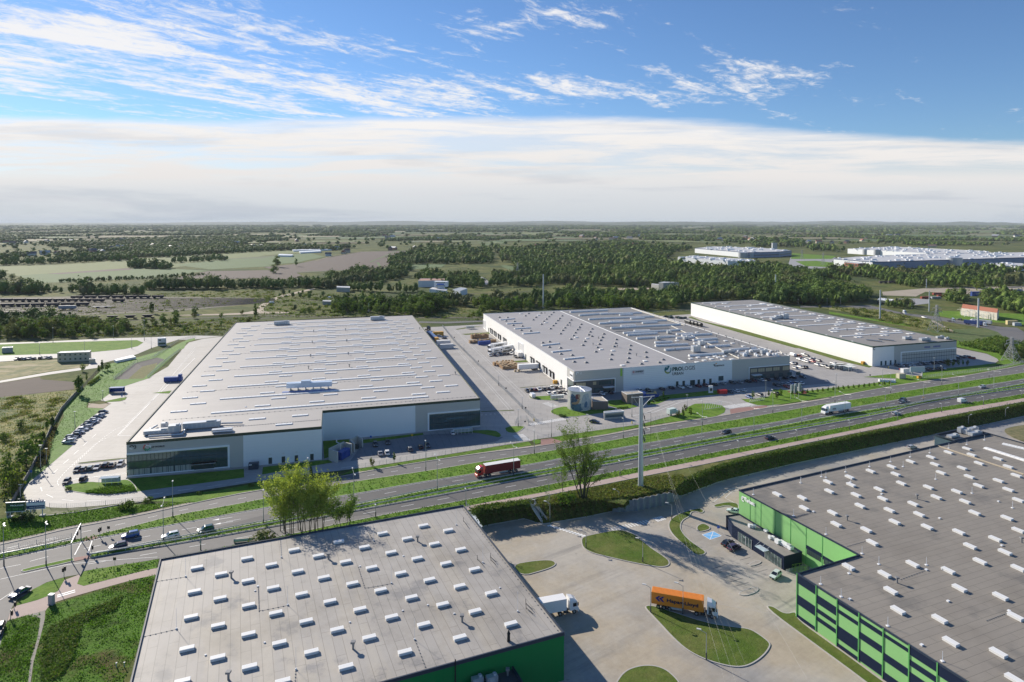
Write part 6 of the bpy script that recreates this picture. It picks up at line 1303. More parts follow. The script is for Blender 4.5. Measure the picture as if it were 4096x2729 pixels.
for k,z in enumerate((hp-5.8,hp-8.4,hp-11,hp-13.4)):
    MB().bar((.5,0,z),(3.6,1.2,z+.1),.09).bar((3.6,1.2,z+.1),(3.6,1.2,z-3),.07).build('side_arm',m_chas,tp)
    for q in range(3): MB().tube((.7+.1*q,-.3,z-.6*q),(1.2+.1*q,-.6,z-1.-.6*q),.09,.09,6).build('insulator',m_chas,tp)
# wires run from the pole over the yard toward a pole behind the viewer
m_wire=mat('wire',(.26,.26,.25),rough=.6); m_wired=mat('wire_dark',(.10,.10,.10),rough=.6)
for k,(xb,zs,mm) in enumerate(((2900,hp-2,m_wire),(2979,hp-6,m_wire),(3034,hp-8,m_wired),(3112,hp-11,m_wired),(3220,hp-1.,m_wire))):
    p0=Vector((pb[0]+3.+.3*k,pb[1]-.5,zs)); e=gp(xb,2729,21); p1=Vector((e[0],e[1],21)); d=p1-p0; p2=p0+d*2.2; mb=MB(); N=24; prev=None
    for i in range(N+1):
        s=i/N; q=p0.lerp(p2,s); q.z=p0.z+(p2.z-p0.z)*s*.0+ (22-p0.z)*s*.45 - 4*6.5*s*(1-s)+0; 
        q.z=p0.z*(1-s)+ (p0.z-2)*s - 4*7.*s*(1-s)
        if prev is not None: mb.tube(prev,q,.011,.011,4,cap=False)
        prev=q
    o=mb.build('power_line',mm,None,tuple(p0)); tag(o,"thin %s power line over the truck yard, %s from the left"%('bright' if mm is m_wire else 'dark',ORD[k+1]),'power line','power lines over the yard')
for s,r,l in (("s370,820 s370,530",1.0,'tall pale steel pole behind the middle hall'),("t1112,910 t1113,665",.9,'tall pale steel pole in the dry meadow right of the hall'),("t1533,848 t1533,672",.7,'pale steel pole left of the lattice tower'),("t1952,985 t1953,735",1.,'tall pale steel pole among the lorries at the right'),("t218,672 t218,532",1.1,'slim pale pole standing in the forest'),("t1510,645 t1510,568",.8,'pale pole before the far factory'),("r1018,855 r1015,775",.6,'white post behind the left hall')):
    a,b=px(s); base=gp(*a); steelpole(base,b[1],r*.8,r*.6,l)
def lattice(s,label,w=8):
    a,b=px(s); base=gp(*a); h=top_z(base,b[1]); t=thing('lattice_tower',label,'pylon',base,R(20)); mb=MB(); m=mat('lattice_steel',(.30,.31,.31),rough=.6)
    def c(z,i): 
        k=w/2*(1-.86*min(1,z/(h*.72)))+.0; sx=(-1,1,1,-1)[i]; sy=(-1,-1,1,1)[i]; return (sx*k,sy*k,z)
    lv=[0,h*.22,h*.4,h*.55,h*.66,h*.74,h*.82,h*.9,h]
    for a_,b_ in zip(lv,lv[1:]):
        for i in range(4): mb.bar(c(a_,i),c(b_,i),.28); mb.bar(c(a_,i),c(b_,(i+1)%4),.16); mb.bar(c(b_,i),c(a_,(i+1)%4),.16); mb.bar(c(b_,i),c(b_,(i+1)%4),.14)
    mb.build('tower_frame',m,t)
    for z,r in ((h*.74,6.5),(h*.88,5.)):
        for sgn in (-1,1): MB().bar((0,0,z+1.2),(sgn*r,0,z),.2).bar((0,0,z-.3),(sgn*r,0,z),.2).bar((sgn*r,0,z),(sgn*r,0,z-1.5),.12).build('cross_arm',m,t)
    return t
lattice("I1295,315 I1320,0",'lattice pylon between the hall and the substation',9); lattice("I2200,680 I2220,390",'lattice pylon at the far right edge among shrubs',8)
lattice("s150,545 s150,430",'distant lattice pylon in the forest clearing',9); lattice("t445,405 t445,320",'distant lattice pylon before the far factory, left one',8); lattice("t625,455 t625,345",'distant lattice pylon before the far factory, right one',8)
# ================= SMALL BUILDINGS AND YARD OBJECTS =================
def bx4(s,z,h,name,label,cat,mw,mr,fas=None,fh=.3,zb=0.,par=.15,group=None):
    return hall(name,label,g(s,z) if s else None,zb,z,mw,mr,fas,fh,cat,par,group)
def rect(c,L,Wd,rot): 
    u=Vector((math.cos(rot),math.sin(rot))); v=Vector((-u.y,u.x)); c=Vector(c); return [tuple(c+u*a*L/2+v*b*Wd/2) for a,b in ((-1,-1),(1,-1),(1,1),(-1,1))]
m_concb=mat('block_wall',(.48,.47,.43),rough=.8,var=.1,vs=1,kind='zl',sy=.8,seam=.3)
# painted tank
tb=g1("H658,400"); tz=top_z(g1("H658,452"),px("H658,250")[0][1]); 
pL=g1("H515,395"); pR=g1("H803,395"); rT=math.dist(pL,pR)/2
t=thing('water_tank','round pale tank painted with a large blue and grey mural','tank',tb); hT=9.4
mb=MB(); mb.tube((0,0,0),(0,0,hT),rT,rT,40); mb.tube((0,0,hT),(0,0,hT+.75),rT+.08,.2,40,1); mb.build('shell',[mat('tank_steel',(.56,.56,.52),rough=.45,metal=.2,kind='zl',sy=1.5,seam=.25,var=.05),m_galv],t)
mb=MB()
for k in range(18):
    a0=R(-90+ (k-9)*20); mb.tube((0,0,hT+.77),(math.cos(a0)*rT,math.sin(a0)*rT,hT+.04),.06,.06,4)
mb.build('roof_ribs',m_galv,t)
mur=MB(); mm=[mat('mural_navy',(.03,.05,.10),rough=.6,var=.5,vs=1.2,c2=(.08,.16,.26)),mat('mural_blue',(.07,.15,.24),rough=.6,var=.5,vs=1.5),mat('mural_pale',(.42,.45,.47),rough=.6,var=.25,vs=.9,c2=(.28,.33,.37)),mat('mural_skin',(.40,.25,.17),rough=.6,var=.2,vs=1.5),mat('mural_plum',(.16,.05,.06),rough=.6)]
def blob(P,mi,rr):
    P=smooth(P,2)
    # grid fill on the cylinder: angle (deg from the middle), height
    xs=[p[0] for p in P]; zs=[p[1] for p in P]; st=2.5; x=min(xs)
    while x<max(xs):
        z=min(zs)
        while z<max(zs):
            if inside((x+st/2,z+.15),P):
                q=[]
                for dx,dz in ((0,0),(st,0),(st,.3),(0,.3)):
                    a=R(-90+x+dx); q.append((math.cos(a)*rr,math.sin(a)*rr,z+dz))
                mur.face(q,mi)
            z+=.3
        x+=st
blob([(-50,.4),(-12,.2),(-8,2),(-18,6.5),(-40,8.2),(-52,7.6),(-56,4)],0,rT+.02); blob([(-36,.3),(10,.2),(16,3),(2,4),(-18,3.2),(-30,2.6)],1,rT+.03)
blob([(0,1.2),(42,.6),(50,4),(44,8),(24,8.6),(8,7.4),(2,4)],2,rT+.04); blob([(-24,5.6),(-8,5.8),(-4,7.8),(-16,8.4),(-26,7.6)],4,rT+.05); blob([(-46,3.0),(-10,3.4),(-2,6.2),(-8,6.6),(-16,4.6),(-44,3.9)],3,rT+.06); blob([(14,2),(30,1.6),(36,4.2),(22,5)],1,rT+.055); blob([(-14,6.6),(-4,6.4),(-2,8.),(-12,8.3)],3,rT+.07)
mur.build('mural',mm,t)
mb=MB(); 
for k in range(22): mb.bar((-rT*1.02,-.9,.4*k+.3),(-rT*1.02,-1.5,.4*k+.3),.05)
mb.bar((-rT*1.02,-.9,0),(-rT*1.02,-.9,hT+.6),.06).bar((-rT*1.02,-1.5,0),(-rT*1.02,-1.5,hT+.6),.06).build('ladder',m_steel,t)
# brown boxes by the tank
m_brk=mat('brown_cladding',(.17,.14,.12),rough=.6,kind='zl',sy=.5,seam=.3,var=.1,vs=1)
bx4("H820,318 H1003,315 H930,258 H803,262",4.2,0,'pump_house','dark brown pump house right behind the painted tank','pump house',m_brk,mat('gravel_roof',(.40,.36,.30),rough=.9,var=.1))
bx4("H1230,235 H1425,215 H1360,190 H1165,200",4.8,0,'pump_house','brown panelled plant building with a gravel roof, left of the steel pole top','plant building',m_brk,MATS['gravel_roof'],m_frame,.15)
# gatehouse
t,o,w,_=bx4("H955,455 H1195,435 H1160,418 H950,440",3.3,0,'gatehouse','small white gatehouse with wide windows and a flat projecting roof','gatehouse',m_conw,mat('roof_grey',(.45,.45,.44)),m_frame,.35)
for ww in w:
    if ww.n.y<0 and ww.L>4:
        mb=MB(); ww.panel(mb,.6,ww.L-.6,.9,2.5,.0,.06); mb.build('window',m_glass,t,o)
# gate boom + turnstile gate
def boom(s,e,label): p=g1(s); q=g1(e); t=thing('barrier',label,'barrier',p); MB().box(0,0,0,.4,.4,1.1).build('housing',mat('barrier_yellow',(.7,.5,.05)),t); MB().bar((0,0,1.),(q[0]-p[0],q[1]-p[1],1.),.1).build('boom',m_frame,t)
boom("H1290,590","H1390,600",'white boom barrier right of the gatehouse'); boom("J2330,220","I840,775",'white boom barrier before the right hall')
boom("F1465,1400","F1560,1415",'boom barrier at the entrance near the crossing')
# container office, cabins at left
t,o,w,_=bx4("A690,578 A1080,566 A1100,545 A730,560",6.,0,'site_office','two-storey cream container office with a striped roof beside the far lane','site office',mat('cream_cabin',(.50,.46,.34),rough=.6,kind='vl',sy=2.4,seam=.35,var=.1),mat('striped_roof',(.60,.60,.58),rough=.5,kind='seams',th=16,sx=2.5,sy=20,seam=.4))
for ww in w:
    if ww.n.y<0 and ww.L>8:
        for zz in (1.2,4.):
            for k in range(int(ww.L/3)): mb=MB(); a=1+3*k; ww.panel(mb,a,a+1.1,zz,zz+1.1,0,.06); mb.build('window',m_glass,t,o)
bx4("A22,520 A152,512 A155,500 A40,505",3.6,0,'transformer_house','small grey concrete cabin on the lawn at the far left','cabin',m_conw,mat('roof_grey',(.45,.45,.44)),m_frame,.25)
bx4("A1072,655 A1150,650 A1148,640 A1080,645",2.8,0,'site_cabin','small cream cabin just right of the container office','cabin',MATS['cream_cabin'],MATS['roof_grey'])
t,o,w,_=bx4("A1900,405 A2005,400 A1985,388 A1905,392",5.4,0,'guard_house','two-storey white guard house where the lanes meet, upper left','guard house',mat('cabin_white',(.6,.6,.6),rough=.6,kind='vl',sy=2.4,seam=.3),m_frame,m_frame,.3)
for ww in w:
    if ww.n.y<0: mb=MB(); ww.panel(mb,.5,ww.L-.5,.8,2.2,0,.06); ww.panel(mb,.8,2.2,3.6,4.6,0,.06); mb.build('window',m_glass,t,o)
P=g("A1375,665 A1400,680 A1640,630 A1600,608",1.2); mb=MB(); mb.prism(P,0,1.5); o=mb.build('tarpaulin_stack',m_frame); tag(o,'long low white covered stack beside the upper left lane','covered stack')
# blue shelter and blue compactor
t=thing('smoking_shelter','blue corrugated shelter at the edge of the left yard','shelter',g1("A1412,1060"),R(8)); m_bl=mat('blue_metal',(.02,.07,.30),rough=.4,kind='vl',sy=.5,seam=.3)
L=154/3.0154/(F0/g1("A1412,1060")[1]); MB().box(0,1.2,.2,L,.15,2.6).box(0,0,2.8,L+.3,2.8,.15).box(-L/2,0,.2,.12,2.5,2.6).build('shelter_body',m_bl,t)
for x in (-L/2+.2,L/2-.2): MB().box(x,-1.2,0,.12,.12,2.8).build('post',m_steel,t)
for s,l in (("A1352,1070",'leftmost of the pallets of slabs by the blue shelter'),("A1390,1072",'middle pallet of slabs by the blue shelter'),("A1425,1080",'rightmost pallet of slabs by the blue shelter')): p=g1(s); tag(MB().box(p[0],p[1],.07,1.6,1.1,.5).box(p[0],p[1],.57,1.7,1.2,.1).build('pallet',mat('slab_pink',(.4,.33,.28))),l,'pallet')
t=thing('waste_compactor','large blue waste compactor with an upright hopper against the left hall','waste compactor',g1("A2090,925"),R(8)); L=210/3.0154/(F0/g1("A2090,925")[1])
MB().box(-L*.1,0,.3,L*.75,2.4,2.4).build('container',m_bl,t); MB().box(L*.4,0,.3,L*.2,2.2,2.2).box(L*.38,0,2.5,L*.16,1.8,1.6,0,0,1.1).build('hopper',m_bl,t); MB().box(-L*.1,0,0,L*.8,.25,.3).build('skid',m_chas,t)
# shelters of glass
def shelter(s,L,label,rz,h=2.4,d=2.,m=None,name='bus_shelter'):
    t=thing(name,label,'shelter',g1(s),rz); gm=mat('clear_panel',(.45,.50,.50),rough=.15,spec=.8)
    MB().box(0,0,h,L,d,.08).build('roof',gm,t); mb=MB(); n=max(2,int(L/1.6))
    for k in range(n+1):
        for y in (-d/2,d/2): mb.box(-L/2+L*k/n,y,0,.08,.08,h)
    mb.bar((-L/2,-d/2,h),(L/2,-d/2,h),.08).bar((-L/2,d/2,h),(L/2,d/2,h),.08).build('frame',m_frame,t); MB().box(0,d/2-.05,.3,L,.03,h-.6).build('back_panel',gm,t); return t
shelter("B1325,655",6.,'white-framed cycle shelter on the grass loop by the left office',R(10)); shelter("H395,300",7,'glass cycle shelter on the small island left of the tank',R(16)); shelter("E1360,45",8,'dark glass shelter against the shaded office front',R(16)); shelter("F700,290",7,'glass shelter at the back of the middle yard',R(16))
for i,s in enumerate(("J1730,225","J1800,230","J1870,250")): shelter(s,(10,11,6)[i],'%s wire-sided shelter in the lot before the right hall'%('long rear','long front','small right-hand')[i],R(16),2.6,4.)
# concrete block bays with blue unit (front of the left hall)
def wallseg(mb,P,z,h,th=.5):
    for a,b in zip(P,P[1:]): mb.bar((*a,z+h/2),(*b,z+h/2),th,h)
t=thing('waste_bay','U-shaped bay of pale concrete blocks round a blue container','waste bay',g1("D1960,390")); P=g("D1850,355 D1965,395"); q=g("D1850,350 D2040,265 D2130,295"); mb=MB()
o=g1("D1960,390"); wallseg(mb,g("D1860,360 D1962,395"),0,4.2); wallseg(mb,g("D1860,355 D2040,268"),0,4.2); wallseg(mb,g("D2040,268 D2130,292"),0,4.); mb.build('block_walls',m_concb,t,o)
t=thing('waste_bay','smaller bay of pale concrete blocks farther right with a dark bin','waste bay',g1("D2150,270")); o=g1("D2150,270"); mb=MB(); wallseg(mb,g("D2120,230 D2165,270"),0,3.4); wallseg(mb,g("D2110,228 D2200,180"),0,3.8); wallseg(mb,g("D2200,180 D2262,212"),0,3.6); mb.build('block_walls',m_concb,t,o)
p=Vector(g1("D2030,335")); tag(MB().box(p.x,p.y,.1,5.6,2.4,2.9,hd("D1970,385","D2095,310")).box(p.x+1.2,p.y-1.,1.8,.7,.06,.5,hd("D1970,385","D2095,310")).build('blue_container',mat('container_blue',(.015,.06,.28),rough=.5,kind='vl',sy=.4,seam=.2)),'blue container inside the concrete block bay','container')
p=g1("D2190,225"); tag(MB().box(p[0],p[1],.07,1.8,1.3,1.4).box(p[0],p[1],1.47,1.9,1.4,.1).build('waste_bin',m_door),'dark waste bin in the smaller block bay','bin')
mb=MB(); p=g1("D1995,330"); mb.tube((*p,2.8),(*p,5.3),.22,n=8).tube((*p,5.2),(p[0]-1.6,p[1]+.6,5.6),.2,n=8).tube((p[0]-1.6,p[1]+.6,5.6),(p[0]-1.6,p[1]+.6,6.4),.25,n=8); tag(mb.build('vent_pipe',m_galv),'bent metal vent pipe over the blue container','pipe')
t=thing('heat_pump','dark blue-grey technical cabinet by the left hall front wall','cabinet',g1("D950,470"),R(12)); MB().box(0,0,.1,3.4,1.9,2.2).build('cabinet',mat('cabinet_blue',(.02,.04,.07),rough=.4),t); MB().box(-1.,-.96,1.7,1.,.06,.35).build('label_plate',m_frame,t)
# right hand yard: pallets, cabins
m_wood=mat('pallet_wood',(.42,.27,.15),rough=.85,var=.35,vs=1.5,kind='zl',sy=.16,seam=.6)
m_wood2=mat('pallet_wood_pale',(.52,.40,.25),rough=.85,var=.3,vs=1.5,kind='zl',sy=.16,seam=.5)
random.seed(12); st=0
def pallets(s0,s1,nx,ny,hm,desc,grp,m=m_wood,z=.06):
    a=Vector(g1(s0)); b=Vector(g1(s1)); u=Vector((math.cos(TH),math.sin(TH))); v=Vector((-u.y,u.x)); L=(b-a).length
    for i in range(nx):
        for j in range(ny):
            p=a+u*(L*i/max(1,nx-1))+v*1.5*j; h=hm*random.uniform(.6,1.1)
            o=MB().box(0,0,0,1.25,1.,h,TH).box(0,0,h,1.3,1.05,.06,TH,1).build('pallet_stack',[m,m_wood2]); o.location=(p.x,p.y,z); tag(o,"wooden pallet stack, number varies in height, %s"%desc,'pallet stack',grp)
pallets("F700,465","F1005,455",13,3,2.2,'in the far block left of the white lorries','pallet stacks in the far block')
pallets("F720,410","F905,398",9,3,3.4,'in the tall rear block left of the white lorries','pallet stacks in the tall rear block')
pallets("F1095,778","F1270,765",9,6,2.3,'in the pile beside the plain white trailer','pallet stacks in the pile by the trailer'); pallets("F1050,740","F1200,715",6,5,2.2,'in the pile beside the plain white trailer','pallet stacks in the pile by the trailer'); pallets("F995,735","F1035,722",2,3,2.,'in the pile beside the plain white trailer','pallet stacks in the pile by the trailer'); pallets("F1240,808","F1280,812",2,1,1.6,'under the tail of the white trailer','pallet stacks by the trailer tail',m_wood2)
for o in COL.objects:
    if o.name.startswith('pallet_stack'): o['label']=o['label'].replace(', number varies in height,','')
def cont(s,L,h,rz,m,label,Wd=2.45,z=0.,name='shipping_container',grp=None,zz=0):
    p=g1(s,z); t=thing(name,label,'container',(p[0],p[1],z+.06+zz),rz,grp); mb=MB().box(0,0,0,L,Wd,h); 
    mb.build('container_body',m,t); fr_=MB()
    for x in (-L/2,L/2):
        for y in (-Wd/2,Wd/2): fr_.box(x,y,0,.16,.16,h+.03)
    fr_.build('corner_posts',m,t); MB().box(L/2+.02,0,.15,.05,Wd-.3,h-.3).build('container_door',m_steel,t); return t
mb_=mat('container_blue',(.015,.06,.28)); mw_=mat('cabin_white',(.6,.6,.6)); my_=mat('container_yellow',(.62,.33,.04),rough=.5,kind='vl',sy=.4,seam=.2); mr_=mat('container_red',(.32,.07,.04),rough=.5,kind='vl',sy=.4,seam=.2); mo_=mat('container_orange',(.6,.18,.03),rough=.5,kind='vl',sy=.4,seam=.2); mg_=mat('container_grey',(.42,.44,.46),rough=.5,kind='vl',sy=.4,seam=.2); mt_=mat('container_teal',(.03,.16,.14),rough=.5,kind='vl',sy=.4,seam=.2)
cont("F865,478",9,2.6,TH,mb_,'blue container in front of the far pallet block'); cont("F410,522",9.5,2.9,TH,mw_,'nearest white site cabin on the strip right of the left hall',3); cont("F370,480",10,3.2,TH,mw_,'farther white site cabin on the strip right of the left hall',4.5); cont("F310,372",8,3.2,TH,my_,'yellow container on the strip right of the left hall',3); cont("F290,440",5,3.,TH+R(90),my_,'yellow tank-like container tight against the left hall',2.4)
cont("F235,390",30,2.6,TH+R(92),mat('tarp_blue',(.08,.16,.33),rough=.5),'long blue-topped row of stock along the left hall',3.)
cont("G1475,1068",4.2,2.,R(10),mat('container_bright_red',(.6,.02,.02),rough=.5),'small bright red container on the car park edge'); cont("G718,980",2.6,1.4,R(16),my_,'yellow grit box against the white front wall',1.4,name='grit_box'); cont("G1715,900",3.,2.6,R(16),my_,'yellow cabinet beside the dark office corner',1.2,name='cabinet'); cont("I420,715",3.,1.8,R(16),my_,'yellow box at the foot of the long white wall',1.4,name='grit_box'); cont("F1720,948",2.2,1.8,R(16),my_,'yellow box at the end of the dock wall',1.4,name='grit_box')
cont("J480,355",9,3.,R(16),m_door,'dark louvred plant cage against the front wall of the middle hall',1.6,name='plant_cage'); cont("G345,1020",8,3.4,R(16),m_door,'dark cycle cage at the front of the middle hall',2.6,name='cycle_cage'); cont("I920,820",4.6,2.6,R(10),mw_,'white kiosk beside the gate of the right hall',2.6,name='kiosk'); cont("I865,885",4.,2.8,R(10),MATS['cream_cabin'],'cream cabin on the lawn before the right hall',2.6,name='kiosk')
# silage-like black rolls of carpet, dark skips behind the middle hall
for k in range(4):
    p=g1("G%d,%d"%(1065+42*k,225+10*k)); t=thing('tank_container','black ribbed tank, %s from the left of the row behind the middle hall'%ORD[k+1],'tank',(*p,.06),TH+R(85),'black tanks behind the middle hall'); MB().tube((-5,0,1.9),(5,0,1.9),1.5,1.5,14).build('tank',mat('tank_black',(.02,.025,.025),rough=.4),t); MB().box(0,0,0,10,2,.5).build('cradle',m_chas,t)
for k,s in enumerate(("G820,150","G900,160","G980,165")): p=g1(s); t=thing('scrap_heap','dark heap of machine parts, %s from the left, behind the middle hall'%ORD[k+1],'scrap heap',p); mb=MB(); random.seed(k); [mb.box(random.uniform(-5,5),random.uniform(-2,2),0,random.uniform(1,4),random.uniform(.6,2),random.uniform(.5,1.8),random.random()) for _ in range(9)]; mb.build('parts',m_door,t)
# totem, pillars, boats
def totem(s,label,w,m,d=.7,nm='sign_totem'):
    a,b=px(s); p=gp(*a); h=top_z(p,b[1]); t=thing(nm,label,'sign',p,R(10)); MB().box(0,0,0,w+.3,d+.2,.3).build('footing',m_conw,t); MB().box(0,0,.3,w,d,h-.3).build('pillar',m,t); return t,h
t,h=totem("G1335,1065 G1335,975",'pale totem sign with a dark middle before the parked row',2.2,m_frame); MB().box(0,-.38,h*.3,1.5,.05,h*.4).build('sign_face',m_lett,t)
for i,s in enumerate(("J1168,520 J1168,420","J1213,520 J1213,408","J1262,500 J1262,402")): totem(s,'grey mesh pillar, %s of the three in the flower bed'%('left','middle','right')[i],1.2,mat('mesh_grey',(.28,.33,.36),rough=.4,metal=.4,kind='zl',sy=1.2,seam=.4),1.2,'sign_pillar')
for i,s in enumerate(("J1155,590 J1157,530","J1203,580 J1205,520","J1250,575 J1252,515")): a,b=px(s); p=gp(*a); h=top_z(p,b[1]); t=thing('flagpole','%s thin flagpole below the mesh pillars'%('left','middle','right')[i],'flagpole',p); MB().tube((0,0,0),(0,0,h),.07,.04,6).build('pole',m_frame,t); MB().tube((0,0,0),(0,0,.3),.2,.2,8).build('foot',m_conw,t)
for s in ("J1110,505 J1150,520 J1220,540 J1280,540 J1250,525 J1150,500","J1280,505 J1310,490 J1360,510 J1340,532 J1290,530"): sheet('flower_bed',g(s),.12,mat('red_plants',(.16,.03,.015),rough=.9,var=.5,vs=1.5))
t=thing('metal_rack','slanting white metal frame on the teardrop lawn','frame',g1("J200,720")); o=g1("J200,720"); P=g("J115,722 J335,690"); mb=MB()
for k in range(8):
    a=Vector(P[0]).lerp(Vector(P[1]),k/8); b=Vector(P[0]).lerp(Vector(P[1]),(k+1)/8); mb.bar((*a,.1),(b.x,b.y+1.5,2.4),.1); mb.bar((*a,.1),(*b,.1),.08); mb.bar((a.x,a.y+1.5,2.4),(b.x,b.y+1.5,2.4),.1)
mb.build('frame_bars',m_frame,t,o)
t=thing('metal_rack','dark slanting metal fence frames on the lawn right of the red paving','frame',g1("J660,635")); o=g1("J660,635"); P=g("J660,635 J850,600"); mb=MB()
for k in range(8):
    a=Vector(P[0]).lerp(Vector(P[1]),k/8); b=Vector(P[0]).lerp(Vector(P[1]),(k+1)/8); mb.bar((*a,.1),(b.x,b.y,2.2),.08); mb.bar((*a,.1),(*b,.1),.08); mb.bar((*a,2.2),(*b,2.2),.08); mb.bar((*a,.1),(*a,2.2),.08)
mb.build('frame_bars',m_steel,t,o)
t=thing('stage_trailer','blue and yellow boat-like trailer beside the brown plant building','trailer',g1("H1510,270"),R(10)); MB().hexa([(-4,-.8,.3),(4,-1.1,.3),(4,1.1,.3),(-4,.8,.3)],[(-4.6,-1.4,2.),(4.3,-1.5,1.8),(4.3,1.5,1.8),(-4.6,1.4,2.)]).build('hull',mat('hull_blue',(.02,.08,.35)),t); MB().box(.5,0,1.85,6,1.8,.3).box(2.6,0,2.1,.9,1.2,.9).build('deck',mat('deck_yellow',(.6,.45,.2)),t); MB().box(-4,.2,0,2.6,2.,3).build('side_box',mat('tarp_blue2',(.2,.25,.55)),t)
# white tanks on pallets (ibc) row
for k in range(9): p=g1("I%d,%d"%(612+22*k,925+1.5*k)); o=MB().box(0,0,.15,1.1,1.1,1.2).box(0,0,0,1.2,1.2,.15).build('liquid_container',m_frame); o.location=(*p,.1); o.rotation_euler=(0,0,.2); tag(o,'white cube tank in the single row on the lawn edge','cube tank','row of white cube tanks')
t=thing('billboard','pale two-sided billboard on stilts at the gate of the right hall','billboard',g1("I1065,870"),R(5)); MB().box(0,0,3,9,.4,3).build('panel',mat('panel_pale_blue',(.45,.52,.56)),t); MB().box(-3,0,0,.3,.3,3).box(3,0,0,.3,.3,3).bar((-4,.6,0),(-3,0,4),.2).build('legs',m_steel,t)
cont("I1085,885",2,1.4,.2,my_,'orange box at the foot of the pale billboard',1.4,name='grit_box')
# sheet pile wall: zigzag
def zigzag():
    a=g("H1190,1568 H1262,1475 H1700,1388 H1808,1440",0.); A_,B_=Vector(g1("H1262,1478",-.1)),Vector(g1("H1700,1390",-.1)); bt0=Vector(g1("K0,222",YZ)); L=(B_-A_).length; d=(B_-A_)/L; n_=Vector((d.y,-d.x)); t=thing('sheet_pile_wall','grey corrugated retaining wall below the huge steel pole','retaining wall',(A_.x,A_.y,YZ)); k=int(L/.6); P=[]
    for i in range(k+1):
        P.append(A_+d*(L*i/k)+n_*(.28 if (i//2)%2 else -.28)+n_*2.0)
    mb=MB()
    for p,q in zip(P,P[1:]): mb.face([(*p,YZ-.1),(*q,YZ-.1),(*q,-.1),(*p,-.1)])
    # end wings stepping down
    for (s0,dd,z0,z1) in ((P[0],-d,-.1,YZ+1.),(P[-1],d,-.1,YZ+.8)):
        m=6; W0=s0
        for i in range(m):
            w1_=s0+dd*(1.1*(i+1))-n_*(.35*(i+1))+n_*(.28 if i%2 else -.28); zt=z0+(z1-z0)*(i+.5)/m
            q=[(*W0,YZ-.1),(*w1_,YZ-.1),(*w1_,zt),(*W0,zt)]; mb.face(q if dd.dot(d)>0 else [q[1],q[0],q[3],q[2]]); W0=w1_
    mb.build('piles',mat('rusty_grey_steel',(.20,.23,.26),rough=.6,var=.25,vs=1.2,streak=.3),t,(A_.x,A_.y,YZ)); mb=MB()
    for p,q in zip(P,P[1:]): mb.bar((*p,-.08),(*q,-.08),.16,.1)
    mb.build('capping',m_kerb,t,(A_.x,A_.y,YZ))
    # earth behind, so that the mound meets the wall
    W_=[tuple(p-n_*.1) for p in (P[0],P[-1])]; return W_,n_
ZW,zn=zigzag()
BK=[tuple(Vector(ZW[0])+zn*.0),tuple(Vector(ZW[1])+zn*.0),tuple(Vector(ZW[1])-zn*3.6),tuple(Vector(ZW[0])-zn*3.6)]
o=MB().prism([BK[0],BK[1],BK[2],BK[3]],YZ,-.12).build('mound_fill',m_bank); o['kind']='structure'
# stairs down the bank
def stairs():
    a=Vector(g1("L690,200",0.)); b=Vector(g1("L840,425",YZ)); d=(b-a); L=d.length; u=d/L; v=Vector((-u.y,u.x)); t=thing('outdoor_stairs','steel stairs with white railings going down the green bank','stairs',(a.x,a.y,YZ)); org=(a.x,a.y,YZ); n=24; mb=MB()
    for i in range(n):
        z=-.05+YZ*(i+1)/n*.97; c=a+u*(L*(i+.5)/n); mb.box(c.x,c.y,z,L/n*.95,1.7,.07,math.atan2(u.y,u.x))
    mb.build('steps',m_galv,t,org); mb=MB()
    for s in (-.95,.95):
        for i in range(0,n+1,3):
            c=a+u*(L*i/n)+v*s; z=YZ*i/n; mb.bar((c.x,c.y,z-.1),(c.x,c.y,z+1.1),.06)
        for hh in (.35,.7,1.1): c0=a+v*s; c1=b+v*s; mb.bar((c0.x,c0.y,hh),(c1.x,c1.y,YZ+hh),.06)
        c0=a+v*s; mb.bar((c0.x,c0.y,1.1),(c0.x-u.x*1.6,c0.y-u.y*1.6,1.1),.06); mb.bar((c0.x-u.x*1.6,c0.y-u.y*1.6,0),(c0.x-u.x*1.6,c0.y-u.y*1.6,1.1),.06)
        mb.bar((*(a+v*s),-.05),(*(b+v*s),YZ-.05),.08,.25)
    mb.build('railing',m_frame,t,org)
stairs()
# small things lower left
t=thing('utility_cabinet','grey utility cabinet casting a shadow on the lower left meadow','cabinet',g1("C622,630"),R(-5)); MB().box(0,0,.1,1.1,.8,2.3).build('cabinet_body',mat('cabinet_grey',(.35,.35,.36)),t); MB().box(0,0,0,1.3,1.,.1).build('plinth',m_conw,t); MB().box(0,0,2.4,1.2,.9,.08).build('cap',m_frame,t)
for s,l in (("C1405,1395",'left short post in the meadow'),("C1500,1390",'right short post in the meadow')): p=g1(s); o=MB().tube((0,0,0),(0,0,.9),.1,.08,8).box(0,0,.9,.3,.3,.1).build('marker_post',m_steel); o.location=(*p,.05); tag(o,l,'post')
p=g1("D830,1350"); t=thing('concrete_pipe','pale pipe lying half hidden behind the near roof edge','pipe',(*p,.1),R(12)); MB().tube((-2.5,0,.5),(2.5,0,.5),.45,.45,16).build('pipe_shell',mat('pipe_cream',(.62,.55,.44)),t); MB().tube((-2.6,0,.5),(-2.3,0,.5),.52,.52,16).build('collar',m_conw,t)
